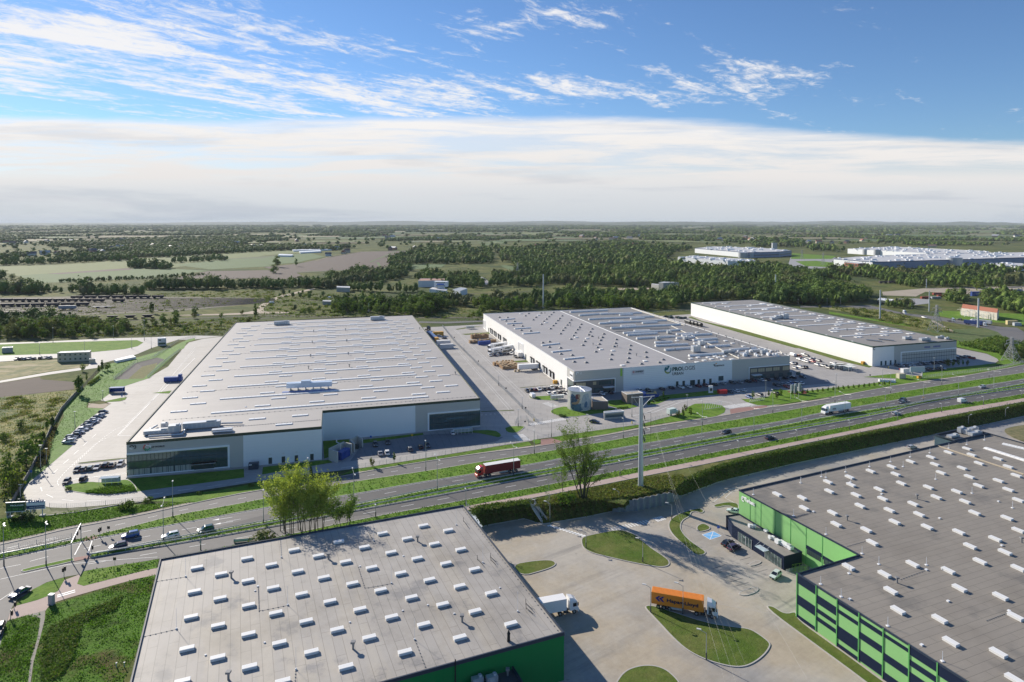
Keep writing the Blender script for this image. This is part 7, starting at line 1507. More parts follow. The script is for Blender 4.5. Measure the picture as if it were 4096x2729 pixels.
# containers at the right, far
cs=[("t1930,715",'blue',mb_),("t1995,695",'red',mr_),("t2065,695",'blue',mb_),("t2110,710",'blue',mb_),("t2150,695",'blue',mb_),("t2230,705",'orange',mo_),("t2290,695",'blue',mb_),("t2335,690",'teal',mt_),("t1600,705",'red',mr_),("t1590,740",'grey',mg_),("t1640,725",'red',mr_),("t1500,738",'red',mr_),("t2010,715",'red',mr_),("t2330,705",'teal',mt_)]
for i,(s,c,m) in enumerate(cs):
    nlev=2 if c in('blue','orange') else 1
    for k in range(nlev): cont(s,12.2,2.6,R(10+ (i%3)*2),m,"%s container, %s from the left in the far depot, %s level"%(c,ORD[i+1],('ground','upper')[k]),zz=2.65*k,grp='containers in the far depot')
cont("t1325,775",10,3.4,R(10),my_,'yellow container by the far depot yard'); cont("t2240,960",9,3.6,R(0),mat('crate_tan',(.55,.45,.22)),'tan site container at the far right edge'); cont("t2285,970",6,2.6,R(0),mg_,'grey-blue site container at the far right edge')
t,o,w,_=bx4("t1090,745 t1200,762 t1230,745 t1110,730",4,0,'depot_shed','low dark-glazed shed in the far depot yard','shed',m_mull,m_frame)
# substation
t,o,w,_=bx4("t1810,818 t2115,860 t2130,838 t1830,795",7,0,'substation_building','long pale building with a red tiled roof behind switchgear','building',mat('plaster_cream',(.62,.56,.48),rough=.8),mat('roof_tile_red',(.42,.16,.09),rough=.8,var=.15))
P=g("t1810,818 t2115,860 t2130,838 t1830,795",7); c0=[(P[0][0]+P[3][0])/2,(P[0][1]+P[3][1])/2]; c1=[(P[1][0]+P[2][0])/2,(P[1][1]+P[2][1])/2]
MB().face([(*P[0],7),(*P[1],7),(*c1,9.6),(*c0,9.6)]).face([(*P[2],7),(*P[3],7),(*c0,9.6),(*c1,9.6)]).face([(*P[1],7),(*P[2],7),(*c1,9.6)]).face([(*P[3],7),(*P[0],7),(*c0,9.6)]).build('gable_roof',MATS['roof_tile_red'],t,o)
t=thing('switchgear','thicket of pale steel posts and insulators before the red-roofed building','switchgear',g1("t1980,905")); o=g1("t1980,905"); random.seed(3); mb=MB()
for k in range(46):
    x=1800+k*6.8; p=g1("t%.0f,%.0f"%(x,868+ (x-1800)*.12+random.uniform(0,22))); h=random.uniform(3,6.5); mb.tube((*p,0),(*p,h),.16,.12,5); 
    if k%3==0: mb.bar((p[0]-3,p[1],h),(p[0]+3,p[1],h),.25)
mb.build('posts',m_frame,t,o)
# far factories
m_far=mat('far_white',(.66,.68,.70),rough=.6,kind='vl',sy=14,seam=.15); m_farb=mat('far_blue',(.17,.22,.32),rough=.6,kind='vl',sy=14,seam=.2); m_fargrey=mat('far_roof',(.52,.52,.52),rough=.6,var=.2,vs=.03)
def far(s,z,name,label,mw,mr,fas=None,items=0,seed=0):
    t,o,w,_=hall(name,label,g(s,z),0,z,mw,mr,fas,1.6,'factory',.3)
    P=ccw(g(s,z)); random.seed(seed); xs=[p[0] for p in P]; ys=[p[1] for p in P]; k=0; tries=0
    while k<items and tries<4000:
        tries+=1; p=(random.uniform(min(xs),max(xs)),random.uniform(min(ys),max(ys)))
        if inside(p,P): MB().box(p[0],p[1],z-.3,random.uniform(4,14),random.uniform(2,4),random.uniform(1,2.6),TH).build('roof_unit',m_frame,t,o); k+=1
    return t,o,w
far("s1522,382 s1950,415 s2130,418 s2210,405 s1690,372",12,'factory','white factory hall half sunk in the forest, nearest to the camera',m_far,m_fargrey,None,45,1)
t,o,w=far("s1668,305 s2120,342 t250,335 t355,325 t100,303 s1830,290",14,'factory','long factory with white side and dark blue glazed front behind the forest',m_far,m_fargrey,mat('fascia_blue',(.02,.05,.12)),60,2)
for ww in w:
    if ww.n.y<-.5: mb=MB(); ww.panel(mb,0,ww.L,0,13,0,.3); mb.build('blue_front',m_farb,t,o); mb=MB(); ww.panel(mb,2,ww.L-2,5,7,.3,.5); mb.build('window',m_mull,t,o)
far("t836,310 t1550,352 t2080,347 t2010,330 t1200,292",14,'factory','farther of the two vast white-roofed factories at the right',m_far,m_fargrey,None,90,3)
t,o,w=far("t718,396 t1050,422 t1180,420 t2600,376 t2600,336 t1560,352 t900,378",14,'factory','nearer of the two vast white-roofed factories, with a dark blue front wall',m_farb,m_fargrey,MATS['fascia_blue'],95,4)
for ww in w:
    if ww.n.x<-.2 and ww.n.y<0: mb=MB(); ww.panel(mb,0,ww.L,0,12.5,0,.3); mb.build('white_side',m_far,t,o)
far("t2002,440 t2280,462 t2420,440 t2150,428",10,'factory','low white hall at the far right edge before the blue-walled factory',m_far,m_fargrey,None,5,5)
t,o,w=far("t808,428 t925,438 t990,432 t880,422",15,'office_block','brick-red office block with dark windows before the far factory',mat('brick_red',(.30,.10,.06),rough=.8),m_fargrey)
for ww in w:
    if ww.n.y<0:
        for k in range(4):
            for j in range(3): mb=MB(); a=ww.L*(.08+.24*k); ww.panel(mb,a,a+ww.L*.14,2+4.3*j,4.8+4.3*j,0,.25); mb.build('window',m_glass,t,o)
for i,(s,r,h) in enumerate((("t992,362",9,15),("t1088,370",9,16),("t1748,462",14,18),("s2078,388",11,13),("s2140,388",9,12))):
    p=g1(s); t=thing('silo','grey round silo, %s of the five at the far factories'%ORD[i+1],'silo',p,0,'silos of the far factories'); MB().tube((0,0,0),(0,0,h),r,r,24).build('shell',mat('silo_steel',(.36,.38,.40),rough=.5),t); MB().tube((0,0,h),(0,0,h+1.2),r,.5,24).build('lid',m_galv,t)
p=g1("t208,330"); tag(MB().box(p[0],p[1],0,14,10,24).box(p[0],p[1],24,15,11,1).build('tower_block',MATS['silo_steel']),'short grey tower standing on the blue-fronted factory','tower')
tag(MB().box(*g1("t365,278"),0,38,14,9).prism(rect(g1("t365,278"),40,16,0),9,10).build('manor_house',MATS['plaster_cream']),'pale house with a red roof on the wooded rise','house')
# signal tower building with blue sign; low sheds round it
a,b=px("r1638,680 r1638,590"); p=gp(*a); h=top_z(p,b[1]); t=thing('signal_tower','white railway control tower with a wider top and a blue sign panel','control tower',p,R(-5)); MB().box(0,0,0,8,7,h*.55).build('shaft',m_frame,t); MB().box(0,0,h*.5,17,10,h*.5).build('cabin',mat('tower_white',(.66,.68,.70)),t); MB().box(0,-5.1,h*.68,9,.2,h*.14).build('sign_panel',mat('sign_blue',(.02,.10,.35)),t); MB().box(0,-5.1,h*.58,12,.15,h*.05).box(0,-5.1,h*.88,12,.15,h*.05).build('window',m_glass,t)
for i,(s,z,nm,lb,mw,mr) in enumerate((("r1440,585 r1668,582 r1668,565 r1460,565",9,'rail_shed','long shed with a half rust-red, half white roof beside the control tower',m_far,mat('roof_rust',(.36,.2,.15),rough=.8)),("r1535,655 r1690,672 r1690,655 r1560,640",5,'rail_shed','low white shed at the foot of the control tower',m_far,m_fargrey),("r1735,660 r1800,672 r1860,650 r1800,640",7,'rail_shed','pale shed with a slanted roof right of the control tower',m_far,mat('roof_bluegrey',(.32,.36,.40))),("r740,640 r855,645 r855,632 r745,630",6,'rail_shed','low grey shed among trees left of the control tower',m_conw,m_fargrey),("r620,760 r690,762 r695,752 r625,750",4,'rail_shed','small grey hut beside the track behind the left hall',m_conw,m_fargrey),("s1358,598 s1398,602 s1530,598 s1400,592",12,'rail_shed','concrete block of a building among the trees in mid forest',m_conw,m_fargrey),("s1295,612 s1395,628 s1395,618 s1300,608",7,'rail_shed','low annexe of the concrete building in mid forest',m_conw,m_fargrey),("s940,705 s955,712 s990,700 s975,695",5,'cottage','tiny pale hut in the scrub behind the middle hall',MATS['plaster_cream'],m_fargrey))): hall(nm,lb,g(s,z),0,z,mw,mr,None,.5,'building',.2)
# greenhouses and village houses
for i,s in enumerate(("r370,328 r700,318 r690,310 r360,320","r430,345 r610,335 r600,325 r420,335","r240,370 r360,372 r370,362 r250,358")): P=g(s,3); o=MB().prism(P,0,4).build('greenhouse',mat('greenhouse_film',(.75,.77,.78),rough=.4)); tag(o,'white film greenhouse, %s in the fields'%('farthest','middle','nearest')[i],'greenhouse')
m_hw=[mat('house_white',(.62,.60,.56)),mat('house_cream',(.5,.44,.34)),mat('house_brick',(.28,.15,.11))]; m_hr=[mat('house_roof_grey',(.13,.13,.14)),mat('house_roof_red',(.28,.10,.07)),mat('house_roof_pale',(.5,.5,.5)),mat('house_roof_brown',(.16,.11,.09))]
HP=[]
for w_ in range(3):
    for r_ in range(4):
        if (w_+r_)%2: continue
        HP.append((w_,r_))
def house(p,w_,r_,rz,L,Wd,h,label,grp):
    t=thing('house',label,'house',p,rz,grp); MB().box(0,0,0,L,Wd,h).build('walls',m_hw[w_],t); mb=MB(); a=L/2+.5; b=Wd/2+.6; z=h-.2; zt=h+Wd*.42
    mb.face([(-a,-b,z),(a,-b,z),(a,0,zt),(-a,0,zt)]).face([(a,b,z),(-a,b,z),(-a,0,zt),(a,0,zt)]).face([(a,-b,z),(a,b,z),(a,0,zt)]).face([(-a,b,z),(-a,-b,z),(-a,0,zt)]); mb.build('roof',m_hr[r_],t); return t
random.seed(21); hs=[]
for s in "q270,372 q385,362 q490,360 q760,340 q800,345 q865,345 q960,320 q1030,312 q1140,285 q1280,292 q1310,300 q1460,315 q1510,315 q1560,290 q1720,285 q1780,290 q1930,325 q2030,275 q2170,315 q2210,310 q2320,300 q1100,248 q1050,245 q610,255 q400,255 q220,265 q50,265 q110,280 r20,305 r40,300 r90,305 r170,300 r210,295 r260,290 r400,250 r460,300 r670,375 r730,320 r800,355 r830,345 r1200,325 r1230,320 r1180,230 r1220,215 r1150,210 r1270,240 r1410,320 r1620,240 s210,215 s470,335 s330,300 s820,235 s870,210 s990,230 s1110,225 s1190,215 s1160,290 s960,240 s700,215 s1880,240 s1930,250 s2050,235 s2140,245 s2190,240 s2100,220 t20,240 t50,250 t500,260 t590,265 t700,265 t830,265 t1190,210 t1260,205 t1280,250 t960,250 t1560,300 t1000,230 t2100,215 t2280,215".split(): hs.append(s)
for i,s in enumerate(hs):
    p=g1(s); w_,r_=HP[i%len(HP)]; k=1+max(0,p[1]-900)/4000; house(p,w_,r_,random.uniform(0,3.1),random.uniform(12,20)*k,random.uniform(8,11)*k,random.uniform(4,6.5)*k,'%s village house with a %s roof among the distant trees'%(('white','cream','brick-red')[w_],('dark grey','red','pale','brown')[r_]),'distant village houses, %s with %s roofs'%(('white','cream','brick-red')[w_],('dark grey','red','pale','brown')[r_]))
# freight wagons
m_wag=mat('wagon_rust',(.055,.045,.05),rough=.8,var=.3,vs=.3); m_wag2=mat('wagon_grey',(.30,.31,.34),rough=.7,var=.2)
def wagon_proto(kind):
    t=thing('freight_wagon','x','freight wagon',(0,0,0)); 
    if kind=='open': MB().box(0,0,1.1,12.6,2.8,2.3).build('body',m_wag,t)
    elif kind=='hopper': MB().hexa([(-2,-1.2,1),(2,-1.2,1),(2,1.2,1),(-2,1.2,1)],[(-5,-1.5,3.6),(5,-1.5,3.6),(5,1.5,3.6),(-5,1.5,3.6)]).box(0,0,.9,11,1.4,.4).build('body',m_wag,t)
    elif kind=='flat': MB().box(0,0,1.1,18,2.8,.45).build('body',m_wag2,t)
    else: MB().box(0,0,1.1,16,2.9,3.).build('body',m_wag2,t)
    for x in (-4,4): MB().box(x,0,.1,2.6,2.,.9).build('bogie',m_chas,t)
    return t
def train(kind,s,n,row_,step):
    a,b=g(s); d=math.atan2(b[1]-a[1],b[0]-a[0]); L=math.dist(a,b); n=int(L/step); pr=wagon_proto(kind)
    for i in range(n):
        f=(i+.5)/n; p=(a[0]+(b[0]-a[0])*f,a[1]+(b[1]-a[1])*f,.3); lb='%s wagon in %s'%(dict(open='dark open',hopper='black hopper',flat='empty flat',van='grey covered')[kind],row_)
        if i==0: pr.location=p; pr.rotation_euler=(0,0,d); pr['label']=lb; pr['group']=row_
        else: dup(pr,p,d,lb,row_)
train('open',"q600,742 q1410,735",0,'the farthest row of freight wagons in the rail yard',14); train('open',"q0,765 q900,768",0,'the second farthest row of freight wagons in the rail yard',14); train('open',"q960,768 q1070,768",0,'the short pair of freight wagons in the rail yard',14); train('open',"q0,810 q770,800",0,'the middle row of freight wagons in the rail yard',14); train('van',"q500,835 q655,833",0,'the pale row of freight wagons in the rail yard',17); train('flat',"q705,822 q1040,815",0,'the flat row of freight wagons in the rail yard',20); train('open',"q0,888 q350,870",0,'the nearest long row of freight wagons in the rail yard',14)
train('hopper',"q0,955 q430,945",0,'the hopper row left of the bushes',13); train('hopper',"q580,930 q1340,908",0,'the hopper row behind the bushes',13); train('open',"t1100,610 t1640,600",0,'the dark train behind the trees at the right',14); train('open',"t1820,600 t2300,575",0,'the dark train at the far right',14)
# ================= VEGETATION =================
rng=np.random.default_rng(7)
m_bark=mat('bark',(.10,.08,.06),rough=.9,var=.3,vs=2)
m_lf=[leafmat('foliage_green',(.09,.165,.03),(.13,.20,.038)),leafmat('foliage_dark',(.055,.11,.026),(.085,.14,.032)),leafmat('foliage_light',(.13,.20,.04),(.18,.22,.055)),leafmat('foliage_olive',(.15,.16,.06),(.11,.14,.045))]
def crown(h,w,n,leaf,shape='round',seed=0,clumps=None,base=.25):
    r=np.random.default_rng(seed); K=clumps or max(8,n//22); C=[]
    while len(C)<K:
        u=r.uniform(-1,1,3)
        if (u**2).sum()>1: continue
        rad=(u**2).sum()**.5
        if rad<.45 and r.random()<.7: continue
        x,y,z=u
        if shape=='cone': k=(1-z)/2*1.15+.05; x*=k; y*=k
        elif shape=='tall': x*=.9-.35*abs(z); y*=.9-.35*abs(z)
        elif shape=='bush': z=abs(z)*1.6-.6
        elif shape=='vase': k=.45+.55*(z+1)/2; x*=k; y*=k
        C.append((x*w/2*.86,y*w/2*.86,h*base+(z+1)/2*h*(1-base)*.93))
    C=np.array(C); idx=r.integers(0,K,n); sg=max(w,h*.3)/K**.5*.42; P=C[idx]+r.normal(0,sg,(n,3))*np.array([1,1,.7]); P[:,2]=np.maximum(P[:,2],leaf*.4)
    # leaf quads, normals leaning outward and up
    N=P-np.array([0,0,h*.45]); N/=np.linalg.norm(N,axis=1)[:,None]+1e-6; N+=r.normal(0,.75,(n,3)); N[:,2]+=.35; N/=np.linalg.norm(N,axis=1)[:,None]
    A=np.cross(N,r.normal(0,1,(n,3))); A/=np.linalg.norm(A,axis=1)[:,None]; B=np.cross(N,A); s=leaf*r.uniform(.55,1.15,(n,1))/2
    V=np.stack([P-A*s-B*s*.2,P-B*s*.9+A*s*.1,P+A*s+B*s*.15,P+B*s*.85],1).reshape(-1,3)
    return V
def arr_mesh(name,V,F,mats,mi=None,nv=4):
    me=bpy.data.meshes.new(name); n=len(V); f=len(F); me.vertices.add(n); me.vertices.foreach_set('co',np.asarray(V,dtype=np.float32).ravel()); me.loops.add(f*nv); me.loops.foreach_set('vertex_index',np.asarray(F,dtype=np.int32).ravel()); me.polygons.add(f); me.polygons.foreach_set('loop_start',np.arange(f,dtype=np.int32)*nv); me.polygons.foreach_set('loop_total',np.full(f,nv,dtype=np.int32))
    for m in mats: me.materials.append(m)
    if mi is not None: me.polygons.foreach_set('material_index',np.asarray(mi,dtype=np.int32))
    me.update(calc_edges=True); return me
def quadF(V): return np.arange(len(V)).reshape(-1,4)
def trunk(h,r,seed,w,nb=6,base=.25,lean=0):
    rr=random.Random(seed); mb=MB(); mb.tube((0,0,-.1),(lean*.4,0,h*.45),r,r*.65,7,cap=False); mb.tube((lean*.4,0,h*.45),(lean,0,h*.88),r*.65,r*.12,6,cap=False)
    for k in range(nb):
        z=h*rr.uniform(base*.8,.7); a=rr.uniform(0,6.28); L=w*rr.uniform(.22,.4); mb.tube((lean*.4*z/h*2,0,z),(math.cos(a)*L,math.sin(a)*L,z+L*rr.uniform(.6,1.2)),r*.35,r*.06,5,cap=False)
    return mb
def tree_proto(name,h,w,n,leaf,shape,seed,m,tr=.2,base=.25,nb=5):
    t=thing(name,'x','tree',(0,0,0)); V=crown(h,w,n,leaf,shape,seed,base=base); o=bpy.data.objects.new('crown',arr_mesh('crown',V,quadF(V),[m])); COL.objects.link(o); o.parent=t; trunk(h,tr,seed,w,nb,base).build('trunk',m_bark,t); return t
# unit-ish tree kinds used in the woods and along the lanes (height 10)
K_=[]
for i,(sh,w,m,ba) in enumerate((('round',6.5,0,.12),('round',7.5,1,.1),('tall',4.6,0,.08),('round',6,2,.12),('cone',4.6,1,.05),('vase',7,0,.15),('round',7,3,.1),('tall',5.2,1,.06))):
    K_.append(tree_proto('broadleaf_tree' if sh!='cone' else 'conifer_tree',10,w,520,.95,sh,30+i,m_lf[m],.2,ba))
BK_=[tree_proto('bush',3.2,4.6,420,.55,'bush',60+i,m_lf[m],.07,.0,3) for i,m in enumerate((0,2,1,3))]
for t in K_+BK_: t.location=(0,0,-900)
def plant_tree(kind,p,h,label,group=None,cat='tree',sx=1.,z=0.,pool=None,name=None):
    pr=(pool or K_)[kind]; H0=10. if (pool or K_) is K_ else 3.2; s=h/H0
    t=dup(pr,(p[0],p[1],z),random.uniform(0,6.28),label,group,cat,scale=(s*sx,s*sx,s))
    return t
random.seed(33)
# single trees of the near and middle ground: base px, top px
for s,k,l,sx in (("A945,1085 A945,815",7,'tall dark poplar by the bend of the board fence, left meadow',.8),("A1232,795 A1230,655",4,'dark cypress-like tree beside the upper lane, nearest to the container office',.75),("A1192,830 A1190,715",2,'slim green tree left of the dark cypress',.75),("A1000,805 A1000,695",3,'loose leafy tree by the end of the white lane',.9),("A1045,930 A1045,815",2,'thin young tree in the fence line below the white lane',.5),("A1300,790 A1300,690",0,'round bush-like tree right of the dark cypress',1.1),("A252,1500 A250,1365",1,'lone round silver-green tree in the left meadow',1.),("A570,1525 A570,1350",2,'slim dark tree, left of the pair at the fence',.6),("A625,1495 A625,1320",7,'slim tree, right of the pair at the fence',.8),("B320,440 B300,80",1,'biggest dark tree of the clump at the left fence',1.),("B430,300 B430,20",0,'dark tree at the top of the clump at the left fence',.9),("B520,180 B530,-10",7,'narrow tree nearest the fence corner in the left clump',.8),("B220,800 B220,370",3,'bright light green tree at the foot of the left clump',.75),("B120,720 B130,330",1,'dark tree behind the bright one at the left clump',.75),("B80,470 B80,210",3,'pale feathery tree at the far left',.6),("B40,130 B40,20",1,'dark bush tree at the left edge of the meadow',1.2),
 ("D1640,605 D1640,430",4,'dark conifer on the shaded strip left of the pale tree',1.),("q1300,865 q1300,750",7,'lone slender tree in the rail yard',.8),("q430,890 q430,795",1,'grey-green round tree beside the pale wagons',1.5),("q1665,865 q1665,798",0,'round tree right of the rail yard',1.4),("q2185,920 q2185,765",2,'narrow poplar by the dirt track',.5),("q1400,965 q1400,860",0,'dark green tree right of the hopper wagons, left one',1.2),("q1500,960 q1490,840",5,'tree right of the hopper wagons, right one',1.),("q1240,970 q1240,900",0,'round tree at the end of the hopper wagons',1.),("q105,570 q105,517",1,'lone round dark tree at the left field edge',1.3),("r205,522 r205,440",1,'dark round tree in the ploughed field, front of the pair',1.3),("r230,470 r232,365",0,'tall round tree in the ploughed field, back of the pair',1.1),("r395,464 r395,390",5,'small tree of two balls in the ploughed field',.7),("r800,895 r800,835",0,'round tree behind the roof of the left hall',1.2),("r1520,475 r1520,430",1,'tree on the bright green field in the forest',.7),("r355,625 r355,530",2,'narrow poplar behind the rail yard',.5),("r1680,660 r1640,560",1,'tree in front of the control tower',.9),("s685,680 s680,600",4,'conifer behind the middle hall, right of the pole',1.),("t708,810 t708,750",3,'small tree at the fence behind the right hall',.9),("t900,885 t890,810",6,'loose tree in the dry meadow beyond the right hall',1.3),("t600,825 t600,785",6,'small shrub tree behind the right hall',1.1),
 ("s100,870 s100,770",7,'spruce-like tree behind the gap of the halls',.8),("r950,880 r975,750",7,'dark tree behind the left hall roof',.8),("t1940,668 t1935,560",3,'bright green tree by the far gravel yard, left of two',1.4),("t1985,668 t1985,575",0,'dark green tree by the far gravel yard, right of two',.9)):
    a,b=px(s); p=gp(*a); h=max(3,top_z(p,b[1])); plant_tree(k,p,h,l,sx=sx)
for s,k,l,sx in (("B1520,950 B1510,838",0,'dark round bush on the verge below the paved loop',1.2),("B1780,870 B1780,800",0,'bush where the shaded verge begins',1.2),("B825,735 B820,680",2,'small dark bush at the tip of the grass loop',1.),("B260,1100 B240,1020",2,'wide dark bush under the green billboard',2.6),("D1060,1345 D1050,1218",3,'yellowish reed bush behind the near roof edge',1.6),("D300,770 D300,740",0,'low shrub on the shaded verge, left of two',1.5),("D920,680 D920,640",0,'low shrub on the shaded verge, right of two',1.5),("H455,500 H455,465",2,'row of clipped dark shrubs on the tank lawn',2.2),("L1100,175 L1100,30",0,'dense green bush beside the big bare tree',1.2),("I1430,740 I1432,655",3,'pale autumn bush before the glazed front',.7)):
    a,b=px(s); p=gp(*a); h=max(1.,top_z(p,b[1])); plant_tree(k,p,h,l,cat='bush',sx=sx,pool=BK_)
for i,s in enumerate("E535,395 E265,450 I1560,735 I1615,735 I1670,735 I1500,745 G1000,1330 G1030,1290 G1090,1340 H1910,520 H1850,520 J700,590 J890,575 J985,590 J1035,560 G765,1130".split()):
    plant_tree([2,6,0][i%3],g1(s),3.2+.3*(i%4),'thin young planted tree with a sparse crown','young trees of the park',sx=.7) if 0 else dup(K_[[2,6,0][i%3]],(*g1(s),0),i,'thin young planted tree with a sparse crown','young trees of the park','tree',scale=(.28,.28,.42))
for k in range(20):
    x=30+k*78; p=g1("J%d,%d"%(1170+k*62,545-k*6.6)); dup(BK_[0],(*p,.1),k,'small round lollipop tree in the row along the lawn before the halls','row of young lollipop trees','tree',scale=(.28,.28,.75))
for k in range(12):
    p=g1("H%d,%d"%(1120+k*22,415-k*3)) if k<6 else g1("H%d,%d"%(1500+(k-6)*45,345-(k-6)*12)); dup(BK_[2],(*p,.1),k,'low clipped shrub in the row on the lawn by the brown box','row of clipped shrubs','bush',scale=(.28,.28,.3))
# cypress hedge of small dark bushes near basin
for k in range(9): p=g1("A%d,%d"%(1080+k*14,970-k*10)); dup(BK_[1],(*p,.1),k,'dark low bush in the row on the left grass bank','bushes on the left grass bank','bush',scale=(.5,.5,.6))
# -- the two big near trees
def big_tree(name,label,base,stems,leafn,leaf,m,z=0.,rad=.22,mat_b=None,leafr=1.1,zmin=.2):
    t=thing(name,label,'tree',(*base,z)); mb=MB(); tips=[]; rr=random.Random(len(stems)*7)
    def grow(p,d,L,r,lvl):
        n=3; q=p
        for i in range(n):
            d=(d+Vector((rr.uniform(-.14,.14),rr.uniform(-.14,.14),rr.uniform(-.02,.10)))).normalized(); q2=q+d*(L/n); mb.tube(q,q2,r*(1-.25*i),r*(1-.25*(i+1)),6 if lvl<2 else 4,cap=False); 
            if lvl>=1: tips.append((q2,lvl))
            q=q2
            if lvl<3:
                for _ in range(2 if lvl<2 else 2):
                    a=rr.uniform(0,6.28); e=(d+Vector((math.cos(a),math.sin(a),.15))*rr.uniform(.45,.8)).normalized(); grow(q,e,L*rr.uniform(.38,.55),r*(1-.25*(i+1))*.55,lvl+1)
    for (x,y,dx,dy,L,r) in stems: grow(Vector((x,y,-.2)),Vector((dx,dy,1)).normalized(),L,r,0)
    mb.build('trunk',mat_b or m_bark,t)
    T_=np.array([tuple(q) for q,l in tips if q.z>zmin]); r=np.random.default_rng(3); P=T_[r.integers(0,len(T_),leafn)]+r.normal(0,leafr*.5,(leafn,3)); P=P[P[:,2]>zmin*.7]; n=len(P)
    N=r.normal(0,1,(n,3)); N[:,2]+=.5; N/=np.linalg.norm(N,axis=1)[:,None]; A=np.cross(N,r.normal(0,1,(n,3))); A/=np.linalg.norm(A,axis=1)[:,None]; B=np.cross(N,A); s=leaf*r.uniform(.5,1.2,(n,1))/2
    V=np.stack([P-A*s,P-B*s*.8,P+A*s,P+B*s*.8],1).reshape(-1,3); o=bpy.data.objects.new('crown',arr_mesh('crown',V,quadF(V),[m])); COL.objects.link(o); o.parent=t; return t
m_yl=leafmat('foliage_yellow_green',(.34,.38,.09),(.24,.31,.07),trans=.4,rnd=.1,vs=.3)
m_yl2=leafmat('foliage_fresh',(.17,.25,.06),(.11,.19,.05),trans=.4,rnd=.1,vs=.3)
p=g1("D1515,1235"); ht=top_z(p,px("D1500,575")[0][1]); 
rr=random.Random(5); stems=[(-6.2+12.4*x/19+rr.uniform(-.4,.4),rr.uniform(-1.5,1.5),0,rr.uniform(-.08,.08),ht*rr.uniform(.62,.72),.13) for x in range(20)]
stems=[(s[0],s[1],s[0]*.012+rr.uniform(-.05,.05),s[3],s[4]*(1.02-.0045*s[0]**2),s[5]) for s in stems]
big_tree('poplar_clump','big yellow-green clump of slender trees rising behind the near roof edge',p,stems,32000,.41,m_yl,leafr=.8,zmin=1.)
p=g1("D2040,1175"); h2=top_z(p,px("D2050,850")[0][1]); big_tree('young_poplar','smaller fresh green tree right of the yellow-green clump',p,[(-.8,0,-.15,0,h2*.72,.11),(.6,0,.1,.05,h2*.76,.11),(1.4,.3,.25,0,h2*.66,.1),(-1.8,0,-.3,0,h2*.62,.1)],5500,.36,m_yl2,leafr=.8,zmin=.5)
m_sp=leafmat('foliage_sparse',(.15,.22,.05),(.11,.17,.04),trans=.35,rnd=.1,vs=.5); m_bkd=mat('bark_ivy',(.045,.05,.03),rough=.95,var=.4,vs=2)
p=g1("H705,1500"); h3=top_z(p,px("H620,690")[0][1]); big_tree('sparse_tree','tall sparse tree with dark open branches on the green bank',p,[(-.4,0,-.16,.0,h3*.68,.36),(.3,0,.04,.1,h3*.62,.32),(.8,0,.20,-.05,h3*.52,.28),(0,.3,-.06,-.1,h3*.72,.34),(-.8,0,-.27,.05,h3*.54,.24)],13000,.36,m_sp,leafr=.6,mat_b=m_bkd,zmin=2.6)
p=g1("H462,1435"); h4=top_z(p,px("H440,1050")[0][1]); big_tree('birch','slim light birch just left of the tall sparse tree',p,[(0,0,-.1,0,h4*.72,.13)],1500,.34,m_yl2,leafr=.7,zmin=3)
for i,s in enumerate(("L885,215 L870,60","L1215,160 L1200,60","H300,1540 H270,1200")): a,b=px(s); p=gp(*a); h=top_z(p,b[1]); big_tree('birch_sapling','white-barked leafless sapling on the bank, %s of three'%('nearest the stairs','beside the dense bush','farthest left at the path')[i] ,p,[(0,0,.05,0,h*.65,.06),(.2,0,-.15,.05,h*.6,.05)],160,.25,m_yl2,mat_b=m_kerb,leafr=.5)
# -- bank vegetation: leaf quads over slope and mound, hedge strip along the crest
def leafstuff(name,pts,leaf,mats,jit=.4,up=.6,kind='stuff',seed=1):
    r=np.random.default_rng(seed); P=np.array(pts)+r.normal(0,jit,(len(pts),3))*np.array([1,1,.5]); n=len(P); N=r.normal(0,.8,(n,3)); N[:,2]+=up; N/=np.linalg.norm(N,axis=1)[:,None]; A=np.cross(N,r.normal(0,1,(n,3))); A/=np.linalg.norm(A,axis=1)[:,None]; B=np.cross(N,A); s=leaf*r.uniform(.5,1.3,(n,1))/2
    V=np.stack([P-A*s,P-B*s*.7,P+A*s,P+B*s*.7],1).reshape(-1,3); me=arr_mesh(name,V,quadF(V),mats,mi=r.integers(0,len(mats),n) if len(mats)>1 else None); o=bpy.data.objects.new(name,me); COL.objects.link(o); o['kind']=kind; return o
rr=random.Random(11); pts=[]; pts2=[]; nB=len(BA)
for _ in range(30000):
    i=rr.randrange(nB); a=BA[i]; b=BB[i]; t=rr.random()**.8; x=a[0]+(b[0]-a[0])*t; y=a[1]+(b[1]-a[1])*t; pts.append((x+rr.uniform(-.5,.5),y+rr.uniform(-.5,.5),YZ*t+rr.random()**2*1.3))
leafstuff('bank_shrubs',pts,.55,[m_lf[1],m_lf[0],m_lf[3]],.15,.5)
# hedge at the crest: thick at both ends, absent on the mound
pts=[]
hl_=resample(smooth(g("E1480,985 E1900,890 L0,275 L640,190"),1,False),60); hr_=resample(smooth(g("H1990,1235 H2352,1085 J1000,1225 J2352,945 I2352,1190 I2900,1085"),1,False),300)
for P_,n,hgt,wd in ((hl_,9000,2.0,3.2),(hr_,22000,1.3,1.6)):
    for _ in range(n):
        c=rr.choice(P_); k=.6+.9*noise.noise(Vector((c[0]*.14,c[1]*.14,0)))+.8*noise.noise(Vector((c[0]*.5,c[1]*.5,5))); pts.append((c[0]+rr.uniform(-1.1,1.1),c[1]+rr.uniform(-wd,.3),rr.random()*hgt*(.7+.3*k)-(.6 if wd<2 else .2)))
leafstuff('hedge',pts,.5,[m_lf[0],m_lf[3],m_lf[1]],.12,.5,seed=2)
